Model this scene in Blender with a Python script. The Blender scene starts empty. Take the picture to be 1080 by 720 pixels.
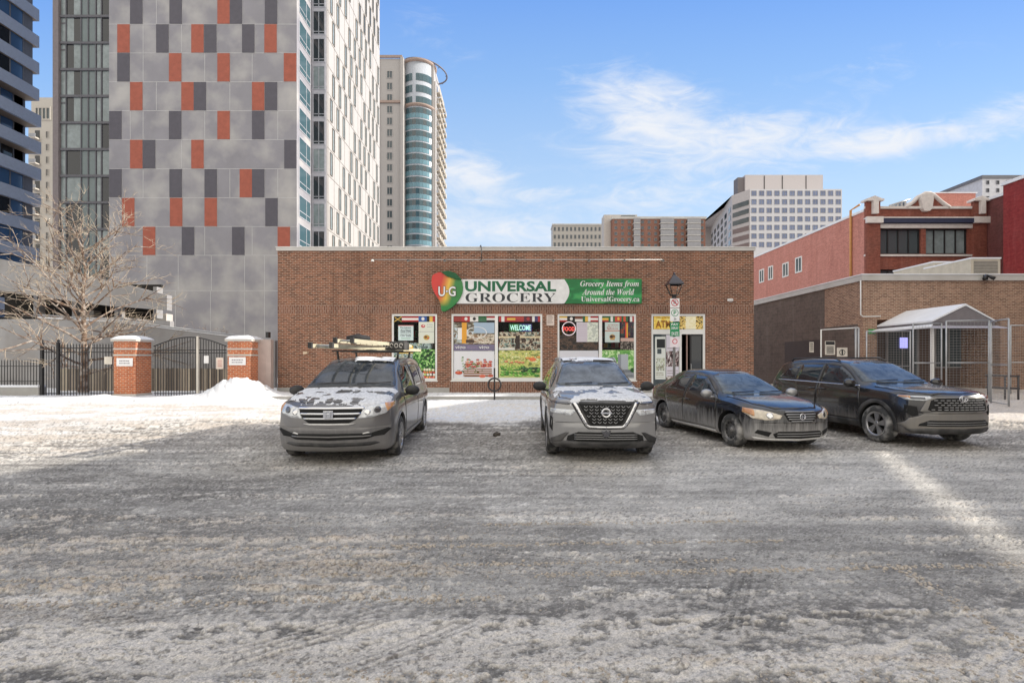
import bpy, bmesh, math, random
import numpy as np
from mathutils import Vector, Matrix
from mathutils.bvhtree import BVHTree
from mathutils.geometry import delaunay_2d_cdt
random.seed(7)
C = bpy.context.scene.collection
SC = bpy.context.scene
F = 515.0; CH = 1.65                       # focal length in 1080-px units, eye height

# ------------------------------------------------------------------ camera
cd = bpy.data.cameras.new('camera'); cam = bpy.data.objects.new('camera', cd); C.objects.link(cam)
cam.location = (0, 0, CH); cam.rotation_euler = (math.radians(90), 0, 0)
cd.sensor_width = 36; cd.lens = 36*F/1080; cd.shift_y = 20/1080
cd.clip_start = 0.1; cd.clip_end = 5000
SC.camera = cam
# ------------------------------------------------------------------ light
SUN_AZ, SUN_EL = 84.0, 25.0                # degrees right of the viewing direction, above the horizon
sd = Vector((math.sin(math.radians(SUN_AZ))*math.cos(math.radians(SUN_EL)),
             math.cos(math.radians(SUN_AZ))*math.cos(math.radians(SUN_EL)), math.sin(math.radians(SUN_EL))))
sl = bpy.data.lights.new('sun', 'SUN'); sl.energy = 2.9; sl.angle = math.radians(0.3); sl.color = (1, .93, .82)
so = bpy.data.objects.new('sun', sl); C.objects.link(so)
so.rotation_euler = (-sd).to_track_quat('-Z', 'Y').to_euler(); so.location = (60, 0, 60)
SKY_STRENGTH = 0.15; REAR = 1.32
SC.view_settings.view_transform = 'Standard'; SC.view_settings.look = 'None'
SC.view_settings.exposure = 1.0; SC.view_settings.gamma = 1; SC.view_settings.use_curve_mapping = False

def make_world():
    w = bpy.data.worlds.new('World'); SC.world = w; w.use_nodes = True
    nt = w.node_tree; N = nt.nodes; L = nt.links; N.clear()
    def nd(t, **k):
        n = N.new(t)
        for a, b in k.items(): setattr(n, a, b)
        return n
    def math_(op, a, b=None, c=None):
        n = nd('ShaderNodeMath', operation=op)
        for i, v in enumerate((a, b, c)):
            if v is None: continue
            if isinstance(v, (int, float)): n.inputs[i].default_value = v
            else: L.new(v, n.inputs[i])
        return n.outputs[0]
    sky = nd('ShaderNodeTexSky', sky_type='NISHITA'); sky.sun_disc = False
    sky.sun_elevation = math.radians(SUN_EL); sky.sun_rotation = math.radians(SUN_AZ)
    sky.air_density = 1.3; sky.dust_density = .6; sky.ozone_density = 2.5
    tc = nd('ShaderNodeTexCoord'); sp = nd('ShaderNodeSeparateXYZ'); L.new(tc.outputs['Generated'], sp.inputs[0])
    x, y, z = sp.outputs
    ym = math_('MAXIMUM', math_('ABSOLUTE', y), .2)
    u = math_('DIVIDE', x, ym); v = math_('DIVIDE', z, ym)
    def lobe(u0, v0, su, sv, rot=0.0):
        du = math_('SUBTRACT', u, u0); dv = math_('SUBTRACT', v, v0)
        c, s = math.cos(rot), math.sin(rot)
        a = math_('DIVIDE', math_('ADD', math_('MULTIPLY', du, c), math_('MULTIPLY', dv, s)), su)
        b = math_('DIVIDE', math_('SUBTRACT', math_('MULTIPLY', dv, c), math_('MULTIPLY', du, s)), sv)
        r = math_('ADD', math_('MULTIPLY', a, a), math_('MULTIPLY', b, b))
        return math_('EXPONENT', math_('MULTIPLY', r, -1.0))
    P = lambda px, py: ((px-540)/F, (380-py)/F)
    lobes = [(P(690, 125), .19, .085, -.35, 1.32), (P(770, 150), .30, .065, .05, 1.15), (P(715, 170), .14, .08, -.5, .9), (P(930, 150), .36, .035, .12, 1.1), (P(1075, 120), .2, .05, .3, .9),
             (P(740, 190), .16, .06, -.6, .7), (P(900, 80), .25, .06, .3, .33), (P(500, 185), .13, .06, -.4, .95), (P(565, 205), .12, .03, 0, .8), (P(700, 205), .35, .05, .1, .7),
             (P(470, 45), .15, .05, -.7, .3), (P(520, 240), .35, .045, 0, .9), (P(640, 225), .3, .05, .1, .35)]
    m = None
    for (p, su, sv, r, g) in lobes:
        l = math_('MULTIPLY', lobe(p[0], p[1], su, sv, r), g)
        m = l if m is None else math_('MAXIMUM', m, l)
    cb = nd('ShaderNodeCombineXYZ'); L.new(u, cb.inputs[0]); L.new(v, cb.inputs[1]); L.new(math_('MULTIPLY', y, .5), cb.inputs[2])
    mp = nd('ShaderNodeMapping'); L.new(cb.outputs[0], mp.inputs[0]); mp.inputs['Rotation'].default_value = (0, 0, -.22); mp.inputs['Scale'].default_value = (1.0, 2.8, 1)
    n1 = nd('ShaderNodeTexNoise'); L.new(mp.outputs[0], n1.inputs['Vector']); n1.inputs['Scale'].default_value = 3.2; n1.inputs['Detail'].default_value = 9
    n1.inputs['Roughness'].default_value = .6; n1.inputs['Distortion'].default_value = .9
    n2 = nd('ShaderNodeTexNoise'); L.new(mp.outputs[0], n2.inputs['Vector']); n2.inputs['Scale'].default_value = 9; n2.inputs['Detail'].default_value = 8
    n2.inputs['Roughness'].default_value = .62; n2.inputs['Distortion'].default_value = 1.6
    nn = math_('ADD', math_('MULTIPLY', n1.outputs['Fac'], .52), math_('MULTIPLY', n2.outputs['Fac'], .48))
    a = math_('ADD', math_('MULTIPLY', m, .62), math_('MULTIPLY', math_('SUBTRACT', nn, .5), 2.1))
    mr = nd('ShaderNodeMapRange', interpolation_type='SMOOTHSTEP'); L.new(a, mr.inputs[0])
    mr.inputs[1].default_value = .10; mr.inputs[2].default_value = 1.0; mr.inputs[3].default_value = 0; mr.inputs[4].default_value = .93
    cl = math_('MULTIPLY', mr.outputs[0], math_('MINIMUM', math_('MULTIPLY', m, 2.2), 1.0))
    # blue of the air: the Nishita sky evened out towards the deep blue overhead and pale air low down
    K = 1/(SKY_STRENGTH*2**SC.view_settings.exposure)
    ramp = nd('ShaderNodeValToRGB'); L.new(math_('DIVIDE', v, 1.6), ramp.inputs[0]); cr = ramp.color_ramp
    stops = [(0, (220, 232, 246)), (.10, (208, 226, 248)), (.22, (182, 212, 247)), (.36, (144, 188, 245)), (.47, (116, 167, 243)), (1, (92, 144, 226))]
    def lin(c): return tuple(((q/255+.055)/1.055)**2.4 for q in c)
    cr.elements[0].position = 0; cr.elements[0].color = (*lin(stops[0][1]), 1); cr.elements[1].position = 1; cr.elements[1].color = (*lin(stops[-1][1]), 1)
    for p_, c_ in stops[1:-1]: e = cr.elements.new(p_); e.color = (*lin(c_), 1)
    sc_ = nd('ShaderNodeVectorMath', operation='SCALE'); L.new(ramp.outputs[0], sc_.inputs[0]); sc_.inputs['Scale'].default_value = K
    mixh = nd('ShaderNodeMix', data_type='RGBA'); mixh.inputs[0].default_value = .88; L.new(sky.outputs[0], mixh.inputs[6]); L.new(sc_.outputs[0], mixh.inputs[7])
    mixc = nd('ShaderNodeMix', data_type='RGBA'); L.new(cl, mixc.inputs[0]); L.new(mixh.outputs[2], mixc.inputs[6]); mixc.inputs[7].default_value = (.90*K, .92*K, .96*K, 1)
    # unseen bright cloud added behind the viewpoint to brighten and warm the shaded fronts
    nb = nd('ShaderNodeTexNoise'); L.new(tc.outputs['Generated'], nb.inputs['Vector']); nb.inputs['Scale'].default_value = 2.2; nb.inputs['Detail'].default_value = 7
    bk = nd('ShaderNodeMapRange', interpolation_type='SMOOTHSTEP'); L.new(y, bk.inputs[0]); bk.inputs[1].default_value = .12; bk.inputs[2].default_value = -.25; bk.inputs[3].default_value = 0; bk.inputs[4].default_value = 1
    bn = nd('ShaderNodeMapRange', interpolation_type='SMOOTHSTEP'); L.new(nb.outputs['Fac'], bn.inputs[0]); bn.inputs[1].default_value = .30; bn.inputs[2].default_value = .55; bn.inputs[3].default_value = .80
    bf = math_('MULTIPLY', bk.outputs[0], bn.outputs[0])
    mixb = nd('ShaderNodeMix', data_type='RGBA'); L.new(bf, mixb.inputs[0]); L.new(mixc.outputs[2], mixb.inputs[6]); mixb.inputs[7].default_value = (REAR*1.06*K, REAR*1.0*K, REAR*.90*K, 1)
    # unseen veil of high cloud added overhead to whiten the light from above
    zk = nd('ShaderNodeMapRange', interpolation_type='SMOOTHSTEP'); L.new(z, zk.inputs[0]); zk.inputs[1].default_value = .66; zk.inputs[2].default_value = .90; zk.inputs[4].default_value = .85
    zn = nd('ShaderNodeMapRange', interpolation_type='SMOOTHSTEP'); L.new(nb.outputs['Fac'], zn.inputs[0]); zn.inputs[1].default_value = .35; zn.inputs[2].default_value = .55; zn.inputs[3].default_value = .55
    mixz = nd('ShaderNodeMix', data_type='RGBA'); L.new(math_('MULTIPLY', zk.outputs[0], zn.outputs[0]), mixz.inputs[0]); L.new(mixb.outputs[2], mixz.inputs[6]); mixz.inputs[7].default_value = (1.25*K, 1.22*K, 1.17*K, 1)
    mixc = mixz
    bg = nd('ShaderNodeBackground'); bg.inputs[1].default_value = SKY_STRENGTH; L.new(mixc.outputs[2], bg.inputs[0])
    out = nd('ShaderNodeOutputWorld'); L.new(bg.outputs[0], out.inputs[0])
make_world()

# ------------------------------------------------------------------ helpers
def P(px, py, Y): return Vector(((px-540)/F*Y, Y, CH-(py-380)/F*Y))
def PX(px, Y): return (px-540)/F*Y
def PZ(py, Y): return CH-(py-380)/F*Y
def s2l(c):
    c = np.asarray(c, float)/255.0
    return np.where(c <= .04045, c/12.92, ((c+.055)/1.055)**2.4)
def rgb(*c): return tuple(float(v) for v in s2l(c))

def new_mat(name):
    m = bpy.data.materials.new(name); m.use_nodes = True; nt = m.node_tree
    b = nt.nodes['Principled BSDF']; return m, nt, nt.nodes, nt.links, b
def M(name, col, rough=.6, metal=0.0, var=.12, scale=3.0, bump=0.0, bscale=30.0, coat=0.0, spec=.5, emis=None, es=0.0, tint=None, tscale=.4, tamt=0.0):
    m, nt, N, L, b = new_mat(name)
    b.inputs['Roughness'].default_value = rough; b.inputs['Metallic'].default_value = metal
    b.inputs['Coat Weight'].default_value = coat; b.inputs['Coat Roughness'].default_value = .06
    b.inputs['Specular IOR Level'].default_value = spec
    tc = N.new('ShaderNodeTexCoord')
    n = N.new('ShaderNodeTexNoise'); n.inputs['Scale'].default_value = scale; n.inputs['Detail'].default_value = 6; n.inputs['Roughness'].default_value = .65
    L.new(tc.outputs['Object'], n.inputs['Vector'])
    r = N.new('ShaderNodeMapRange'); r.inputs[1].default_value = .3; r.inputs[2].default_value = .7
    r.inputs[3].default_value = 1-var; r.inputs[4].default_value = 1+var; L.new(n.outputs['Fac'], r.inputs[0])
    mx = N.new('ShaderNodeVectorMath'); mx.operation = 'SCALE'; mx.inputs[0].default_value = col[:3]; L.new(r.outputs[0], mx.inputs['Scale'])
    outc = mx.outputs[0]
    if tint:
        n3 = N.new('ShaderNodeTexNoise'); n3.inputs['Scale'].default_value = tscale; n3.inputs['Detail'].default_value = 7; L.new(tc.outputs['Object'], n3.inputs['Vector'])
        r3 = N.new('ShaderNodeMapRange'); r3.inputs[1].default_value = .45; r3.inputs[2].default_value = .7; r3.inputs[4].default_value = tamt; L.new(n3.outputs['Fac'], r3.inputs[0])
        m3 = N.new('ShaderNodeMix'); m3.data_type = 'RGBA'; L.new(r3.outputs[0], m3.inputs[0]); L.new(outc, m3.inputs[6]); m3.inputs[7].default_value = (*tint, 1); outc = m3.outputs[2]
    L.new(outc, b.inputs['Base Color'])
    if bump:
        n2 = N.new('ShaderNodeTexNoise'); n2.inputs['Scale'].default_value = bscale; n2.inputs['Detail'].default_value = 5; L.new(tc.outputs['Object'], n2.inputs['Vector'])
        bp = N.new('ShaderNodeBump'); bp.inputs['Strength'].default_value = bump; bp.inputs['Distance'].default_value = .02
        L.new(n2.outputs['Fac'], bp.inputs['Height']); L.new(bp.outputs[0], b.inputs['Normal'])
    if emis: b.inputs['Emission Color'].default_value = (*emis, 1); b.inputs['Emission Strength'].default_value = es
    return m
def brick(name, c1, c2, mortar, bw=.235, bh=.080, ms=.013, swap=False, grime=.25, gcol=(.12, .09, .075)):
    m, nt, N, L, b = new_mat(name); b.inputs['Roughness'].default_value = .88; b.inputs['Specular IOR Level'].default_value = .25
    g = N.new('ShaderNodeNewGeometry'); sp = N.new('ShaderNodeSeparateXYZ'); L.new(g.outputs['Position'], sp.inputs[0])
    sn = N.new('ShaderNodeSeparateXYZ'); L.new(g.outputs['True Normal'], sn.inputs[0])
    ab = N.new('ShaderNodeMath'); ab.operation = 'ABSOLUTE'; L.new(sn.outputs[0], ab.inputs[0])
    gt = N.new('ShaderNodeMath'); gt.operation = 'GREATER_THAN'; L.new(ab.outputs[0], gt.inputs[0]); gt.inputs[1].default_value = .6
    mx = N.new('ShaderNodeMix'); L.new(gt.outputs[0], mx.inputs[0]); L.new(sp.outputs[0], mx.inputs[2]); L.new(sp.outputs[1], mx.inputs[3])
    cb = N.new('ShaderNodeCombineXYZ'); L.new(mx.outputs[0], cb.inputs[1 if swap else 0]); L.new(sp.outputs[2], cb.inputs[0 if swap else 1])
    br = N.new('ShaderNodeTexBrick'); L.new(cb.outputs[0], br.inputs['Vector']); br.inputs['Scale'].default_value = 1
    br.inputs['Brick Width'].default_value = bw; br.inputs['Row Height'].default_value = bh; br.inputs['Mortar Size'].default_value = ms
    br.inputs['Mortar Smooth'].default_value = .2; br.inputs['Bias'].default_value = 0
    br.inputs['Color1'].default_value = (*c1, 1); br.inputs['Color2'].default_value = (*c2, 1); br.inputs['Mortar'].default_value = (*mortar, 1)
    n = N.new('ShaderNodeTexNoise'); n.inputs['Scale'].default_value = .55; n.inputs['Detail'].default_value = 8; L.new(g.outputs['Position'], n.inputs['Vector'])
    r = N.new('ShaderNodeMapRange'); r.inputs[1].default_value = .42; r.inputs[2].default_value = .72; r.inputs[4].default_value = grime; L.new(n.outputs['Fac'], r.inputs[0])
    m2 = N.new('ShaderNodeMix'); m2.data_type = 'RGBA'; L.new(r.outputs[0], m2.inputs[0]); L.new(br.outputs['Color'], m2.inputs[6]); m2.inputs[7].default_value = (*gcol, 1)
    n4 = N.new('ShaderNodeTexNoise'); n4.inputs['Scale'].default_value = 7; n4.inputs['Detail'].default_value = 6; L.new(g.outputs['Position'], n4.inputs['Vector'])
    r4 = N.new('ShaderNodeMapRange'); r4.inputs[1].default_value = .3; r4.inputs[2].default_value = .7; r4.inputs[3].default_value = .88; r4.inputs[4].default_value = 1.12; L.new(n4.outputs['Fac'], r4.inputs[0])
    vm = N.new('ShaderNodeVectorMath'); vm.operation = 'SCALE'; L.new(m2.outputs[2], vm.inputs[0]); L.new(r4.outputs[0], vm.inputs['Scale'])
    mv = N.new('ShaderNodeMapping'); L.new(g.outputs['Position'], mv.inputs[0]); mv.inputs['Scale'].default_value = (2.2, 2.2, .22)
    n6 = N.new('ShaderNodeTexNoise'); n6.inputs['Scale'].default_value = 1; n6.inputs['Detail'].default_value = 8; n6.inputs['Roughness'].default_value = .7; L.new(mv.outputs[0], n6.inputs['Vector'])
    r6 = N.new('ShaderNodeMapRange'); r6.inputs[1].default_value = .54; r6.inputs[2].default_value = .74; r6.inputs[4].default_value = .42; L.new(n6.outputs['Fac'], r6.inputs[0])
    m6 = N.new('ShaderNodeMix'); m6.data_type = 'RGBA'; L.new(r6.outputs[0], m6.inputs[0]); L.new(vm.outputs[0], m6.inputs[6]); m6.inputs[7].default_value = (c1[0]*1.15+.05, c1[1]*1.25+.05, c1[2]*1.3+.05, 1)
    r7 = N.new('ShaderNodeMapRange'); r7.inputs[1].default_value = .46; r7.inputs[2].default_value = .28; r7.inputs[4].default_value = .45; L.new(n6.outputs['Fac'], r7.inputs[0])
    m7 = N.new('ShaderNodeMix'); m7.data_type = 'RGBA'; L.new(r7.outputs[0], m7.inputs[0]); L.new(m6.outputs[2], m7.inputs[6]); m7.inputs[7].default_value = (c2[0]*.6, c2[1]*.6, c2[2]*.6, 1)
    L.new(m7.outputs[2], b.inputs['Base Color'])
    bp = N.new('ShaderNodeBump'); bp.invert = True; bp.inputs['Strength'].default_value = .5; bp.inputs['Distance'].default_value = .008
    L.new(br.outputs['Fac'], bp.inputs['Height']); L.new(bp.outputs[0], b.inputs['Normal'])
    return m
def vcol_mat(name, rough=.8, spec=.3, bump=0.0, bscale=60, noise=.0, nscale=40, coat=0.0, attr='col'):
    m, nt, N, L, b = new_mat(name); b.inputs['Roughness'].default_value = rough; b.inputs['Specular IOR Level'].default_value = spec
    b.inputs['Coat Weight'].default_value = coat
    a = N.new('ShaderNodeAttribute'); a.attribute_name = attr; out = a.outputs['Color']
    g = N.new('ShaderNodeNewGeometry')
    if noise:
        n = N.new('ShaderNodeTexNoise'); n.inputs['Scale'].default_value = nscale; n.inputs['Detail'].default_value = 5; n.inputs['Roughness'].default_value = .7; L.new(g.outputs['Position'], n.inputs['Vector'])
        r = N.new('ShaderNodeMapRange'); r.inputs[1].default_value = .3; r.inputs[2].default_value = .7; r.inputs[3].default_value = 1-noise; r.inputs[4].default_value = 1+noise; L.new(n.outputs['Fac'], r.inputs[0])
        v = N.new('ShaderNodeVectorMath'); v.operation = 'SCALE'; L.new(out, v.inputs[0]); L.new(r.outputs[0], v.inputs['Scale']); out = v.outputs[0]
    L.new(out, b.inputs['Base Color'])
    if bump:
        n2 = N.new('ShaderNodeTexNoise'); n2.inputs['Scale'].default_value = bscale; n2.inputs['Detail'].default_value = 6; n2.inputs['Roughness'].default_value = .7; L.new(g.outputs['Position'], n2.inputs['Vector'])
        bp = N.new('ShaderNodeBump'); bp.inputs['Strength'].default_value = bump; bp.inputs['Distance'].default_value = .012
        L.new(n2.outputs['Fac'], bp.inputs['Height']); L.new(bp.outputs[0], b.inputs['Normal'])
    return m
def glass_mat(name, tint=(.02, .03, .035), rough=.03, see=0.0):
    m, nt, N, L, b = new_mat(name)
    b.inputs['Base Color'].default_value = (*tint, 1); b.inputs['Roughness'].default_value = rough; b.inputs['Specular IOR Level'].default_value = .7
    if see:
        tr = N.new('ShaderNodeBsdfTransparent'); tr.inputs[0].default_value = (1, 1, 1, 1)
        gl = N.new('ShaderNodeBsdfGlossy'); gl.inputs['Roughness'].default_value = rough
        fr = N.new('ShaderNodeFresnel'); fr.inputs[0].default_value = 1.18
        mx = N.new('ShaderNodeMixShader'); L.new(fr.outputs[0], mx.inputs[0]); L.new(tr.outputs[0], mx.inputs[1]); L.new(gl.outputs[0], mx.inputs[2])
        mx2 = N.new('ShaderNodeMixShader'); mx2.inputs[0].default_value = 1-see; L.new(mx.outputs[0], mx2.inputs[1]); L.new(b.outputs[0], mx2.inputs[2])
        L.new(mx2.outputs[0], N['Material Output'].inputs[0])
    return m
def paint(name, col, metal=.55, rough=.32, salt=.0, saltcol=(.42, .40, .37), ztop=.9, streak=True, dust=.12):
    """car paint with road-salt dirt that thickens towards the sill"""
    m, nt, N, L, b = new_mat(name)
    b.inputs['Metallic'].default_value = metal; b.inputs['Coat Weight'].default_value = .8; b.inputs['Coat Roughness'].default_value = .05
    tc = N.new('ShaderNodeTexCoord'); sp = N.new('ShaderNodeSeparateXYZ'); L.new(tc.outputs['Object'], sp.inputs[0])
    mp = N.new('ShaderNodeMapping'); L.new(tc.outputs['Object'], mp.inputs[0]); mp.inputs['Scale'].default_value = (14, 14, 1.6 if streak else 14)
    n = N.new('ShaderNodeTexNoise'); n.inputs['Scale'].default_value = 1; n.inputs['Detail'].default_value = 8; n.inputs['Roughness'].default_value = .7; L.new(mp.outputs[0], n.inputs['Vector'])
    zr = N.new('ShaderNodeMapRange'); L.new(sp.outputs[2], zr.inputs[0]); zr.inputs[1].default_value = .15; zr.inputs[2].default_value = ztop; zr.inputs[3].default_value = .62; zr.inputs[4].default_value = -.25
    ad = N.new('ShaderNodeMath'); ad.operation = 'ADD'; L.new(n.outputs['Fac'], ad.inputs[0]); L.new(zr.outputs[0], ad.inputs[1])
    r = N.new('ShaderNodeMapRange'); L.new(ad.outputs[0], r.inputs[0]); r.inputs[1].default_value = .55; r.inputs[2].default_value = .95; r.inputs[3].default_value = dust*.5; r.inputs[4].default_value = salt
    n5 = N.new('ShaderNodeTexNoise'); n5.inputs['Scale'].default_value = 3; n5.inputs['Detail'].default_value = 8; L.new(tc.outputs['Object'], n5.inputs['Vector'])
    m5 = N.new('ShaderNodeMath'); m5.operation = 'MULTIPLY_ADD'; L.new(n5.outputs['Fac'], m5.inputs[0]); m5.inputs[1].default_value = dust; L.new(r.outputs[0], m5.inputs[2]); m5.use_clamp = True
    mx = N.new('ShaderNodeMix'); mx.data_type = 'RGBA'; L.new(m5.outputs[0], mx.inputs[0]); mx.inputs[6].default_value = (*col, 1); mx.inputs[7].default_value = (*saltcol, 1)
    L.new(mx.outputs[2], b.inputs['Base Color'])
    rr = N.new('ShaderNodeMapRange'); L.new(m5.outputs[0], rr.inputs[0]); rr.inputs[3].default_value = rough; rr.inputs[4].default_value = .85; L.new(rr.outputs[0], b.inputs['Roughness'])
    mm = N.new('ShaderNodeMapRange'); L.new(m5.outputs[0], mm.inputs[0]); mm.inputs[3].default_value = metal; mm.inputs[4].default_value = 0; L.new(mm.outputs[0], b.inputs['Metallic'])
    cc = N.new('ShaderNodeMapRange'); L.new(m5.outputs[0], cc.inputs[0]); cc.inputs[3].default_value = .8; cc.inputs[4].default_value = 0; cc.inputs[2].default_value = .6; L.new(cc.outputs[0], b.inputs['Coat Weight'])
    return m

def tag(o, label=None, cat=None, group=None, kind=None):
    if label: o['label'] = label
    if cat: o['category'] = cat
    if group: o['group'] = group
    if kind: o['kind'] = kind
    return o
def empty(name, loc, label, cat, group=None):
    o = bpy.data.objects.new(name, None); C.objects.link(o); o.location = loc; o.empty_display_size = .2
    return tag(o, label, cat, group)
def origin(o):
    v = Vector((0, 0, 0))
    while o is not None: v += o.location; o = o.parent
    return v
def children(o): return [c for c in bpy.data.objects if c.parent == o]
def copy_tree(o, parent=None):
    c = o.copy(); C.objects.link(c); c.parent = parent
    for ch in children(o): copy_tree(ch, c)
    return c

class MB:
    def __init__(s): s.v = []; s.f = []; s.m = []; s.s = []
    def add(s, vs, fs, mi=0, smooth=False):
        b = len(s.v); s.v.extend(tuple(p) for p in vs); s.f.extend(tuple(b+i for i in f) for f in fs)
        s.m.extend([mi]*len(fs)); s.s.extend([smooth]*len(fs)); return s
    def box(s, x0, x1, y0, y1, z0, z1, mi=0, rz=0, c=None):
        vs = [Vector((x, y, z)) for z in (z0, z1) for y in (y0, y1) for x in (x0, x1)]
        if rz:
            c = Vector(c) if c is not None else Vector(((x0+x1)/2, (y0+y1)/2, 0)); R = Matrix.Rotation(rz, 3, 'Z'); vs = [R@(v-c)+c for v in vs]
        return s.add(vs, [(0, 2, 3, 1), (4, 5, 7, 6), (0, 1, 5, 4), (2, 6, 7, 3), (0, 4, 6, 2), (1, 3, 7, 5)], mi)
    def quad(s, a, b, c, d, mi=0): return s.add([a, b, c, d], [(0, 1, 2, 3)], mi)
    def tube(s, pts, rad, n=8, mi=0, smooth=True, cap=True):
        pts = [Vector(p) for p in pts]
        if not hasattr(rad, '__len__'): rad = [rad]*len(pts)
        vs = []; fs = []; pu = None
        for i, p in enumerate(pts):
            t = (pts[min(i+1, len(pts)-1)]-pts[max(i-1, 0)])
            if t.length < 1e-9: t = Vector((0, 0, 1))
            t.normalize()
            if pu is None:
                pu = t.orthogonal().normalized()
            else:
                pu = (pu-t*pu.dot(t)); pu = pu.normalized() if pu.length > 1e-6 else t.orthogonal().normalized()
            w = t.cross(pu)
            for k in range(n):
                a = 2*math.pi*k/n; vs.append(p+(pu*math.cos(a)+w*math.sin(a))*rad[i])
        for i in range(len(pts)-1):
            for k in range(n):
                a = i*n+k; b = i*n+(k+1) % n; fs.append((a, b, b+n, a+n))
        if cap: fs.append(tuple(reversed(range(n)))); fs.append(tuple(range((len(pts)-1)*n, len(pts)*n)))
        return s.add(vs, fs, mi, smooth)
    def lathe(s, prof, n=24, c=(0, 0, 0), axis='Z', mi=0, smooth=True, closed=False):
        vs = []; fs = []; m = len(prof)
        for (r, h) in prof:
            for k in range(n):
                a = 2*math.pi*k/n
                p = (r*math.cos(a), r*math.sin(a), h) if axis == 'Z' else ((r*math.cos(a), h, r*math.sin(a)) if axis == 'Y' else (h, r*math.cos(a), r*math.sin(a)))
                vs.append((p[0]+c[0], p[1]+c[1], p[2]+c[2]))
        for i in range(m if closed else m-1):
            j = (i+1) % m
            for k in range(n):
                k2 = (k+1) % n; fs.append((i*n+k, i*n+k2, j*n+k2, j*n+k))
        return s.add(vs, fs, mi, smooth)
    def prism(s, poly, d0, d1, axis='Y', mi=0):
        """poly in the plane across `axis`"""
        def mk(a, b, d): return {'Y': (a, d, b), 'X': (d, a, b), 'Z': (a, b, d)}[axis]
        n = len(poly); vs = [mk(a, b, d0) for a, b in poly]+[mk(a, b, d1) for a, b in poly]
        fs = [tuple(range(n)), tuple(reversed(range(n, 2*n)))]+[(i, i+n, (i+1) % n+n, (i+1) % n) for i in range(n)]
        return s.add(vs, fs, mi)
    def build(s, name, mats, parent=None, local=False, bevel=0.0):
        if not isinstance(mats, (list, tuple)): mats = [mats]
        me = bpy.data.meshes.new(name)
        off = Vector((0, 0, 0)) if (local or parent is None) else origin(parent)
        vs = [(v[0]-off[0], v[1]-off[1], v[2]-off[2]) for v in s.v]
        me.from_pydata(vs, [], s.f); me.polygons.foreach_set('material_index', s.m); me.polygons.foreach_set('use_smooth', s.s)
        for m in mats: me.materials.append(m)
        me.update()
        bm = bmesh.new(); bm.from_mesh(me); bmesh.ops.recalc_face_normals(bm, faces=bm.faces); bm.to_mesh(me); bm.free()
        o = bpy.data.objects.new(name, me); C.objects.link(o)
        if parent is not None: o.parent = parent
        if bevel:
            bv = o.modifiers.new('bevel', 'BEVEL'); bv.width = bevel; bv.segments = 2; bv.limit_method = 'ANGLE'; bv.angle_limit = .6
        return o
def grid_mesh(name, X, Y, Z, col, mat, parent=None, smooth=True):
    """X,Y,Z arrays (rows, cols); col (rows, cols, 3) per vertex"""
    r, c = X.shape; off = origin(parent) if parent is not None else Vector((0, 0, 0))
    co = np.stack([X-off.x, Y-off.y, Z-off.z], -1).reshape(-1, 3).astype(np.float32)
    i = np.arange((r-1)*(c-1)); a = (i//(c-1))*c+i % (c-1)
    fc = np.stack([a, a+1, a+1+c, a+c], -1).astype(np.int32)
    me = bpy.data.meshes.new(name); me.vertices.add(len(co)); me.vertices.foreach_set('co', co.ravel())
    me.loops.add(fc.size); me.loops.foreach_set('vertex_index', fc.ravel())
    me.polygons.add(len(fc)); me.polygons.foreach_set('loop_start', np.arange(len(fc), dtype=np.int32)*4); me.polygons.foreach_set('loop_total', np.full(len(fc), 4, np.int32))
    me.polygons.foreach_set('use_smooth', np.full(len(fc), smooth)); me.update(calc_edges=True)
    at = me.color_attributes.new('col', 'FLOAT_COLOR', 'POINT')
    cc = np.concatenate([col.reshape(-1, 3), np.ones((r*c, 1))], 1).astype(np.float32); at.data.foreach_set('color', cc.ravel())
    me.materials.append(mat); o = bpy.data.objects.new(name, me); C.objects.link(o)
    if parent is not None: o.parent = parent
    return o
def text(s, x0, x1, z0, z1, Y, mat, parent=None, name='lettering', style=None, shear=0, bold=0.0, depth=.004):
    if style:
        base = {'bold': (0x1D400, 0x1D41A, 0x1D7CE), 'bi': (0x1D468, 0x1D482, 0x1D7CE)}[style]; t = ''
        for ch in s:
            if 'A' <= ch <= 'Z': t += chr(base[0]+ord(ch)-65)
            elif 'a' <= ch <= 'z': t += chr(base[1]+ord(ch)-97)
            else: t += ch
        s = t
    cu = bpy.data.curves.new('t', 'FONT'); cu.body = s; cu.size = 1; cu.shear = shear; cu.offset = bold; cu.resolution_u = 3
    to = bpy.data.objects.new('t', cu); C.objects.link(to)
    dg = bpy.context.evaluated_depsgraph_get(); me = bpy.data.meshes.new_from_object(to.evaluated_get(dg)); bpy.data.objects.remove(to)
    n = len(me.vertices)
    if n == 0: return None
    co = np.zeros(n*3); me.vertices.foreach_get('co', co); co = co.reshape(-1, 3); lo = co.min(0); hi = co.max(0)
    off = origin(parent) if parent is not None else Vector((0, 0, 0))
    out = np.zeros_like(co); out[:, 0] = x0+(co[:, 0]-lo[0])/(hi[0]-lo[0])*(x1-x0)-off.x; out[:, 2] = z0+(co[:, 1]-lo[1])/(hi[1]-lo[1])*(z1-z0)-off.z; out[:, 1] = Y-off.y
    me.vertices.foreach_set('co', out.ravel()); me.materials.clear(); me.materials.append(mat); me.update()
    me.name = name; o = bpy.data.objects.new(name, me); C.objects.link(o)
    if parent is not None: o.parent = parent
    return o
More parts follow.
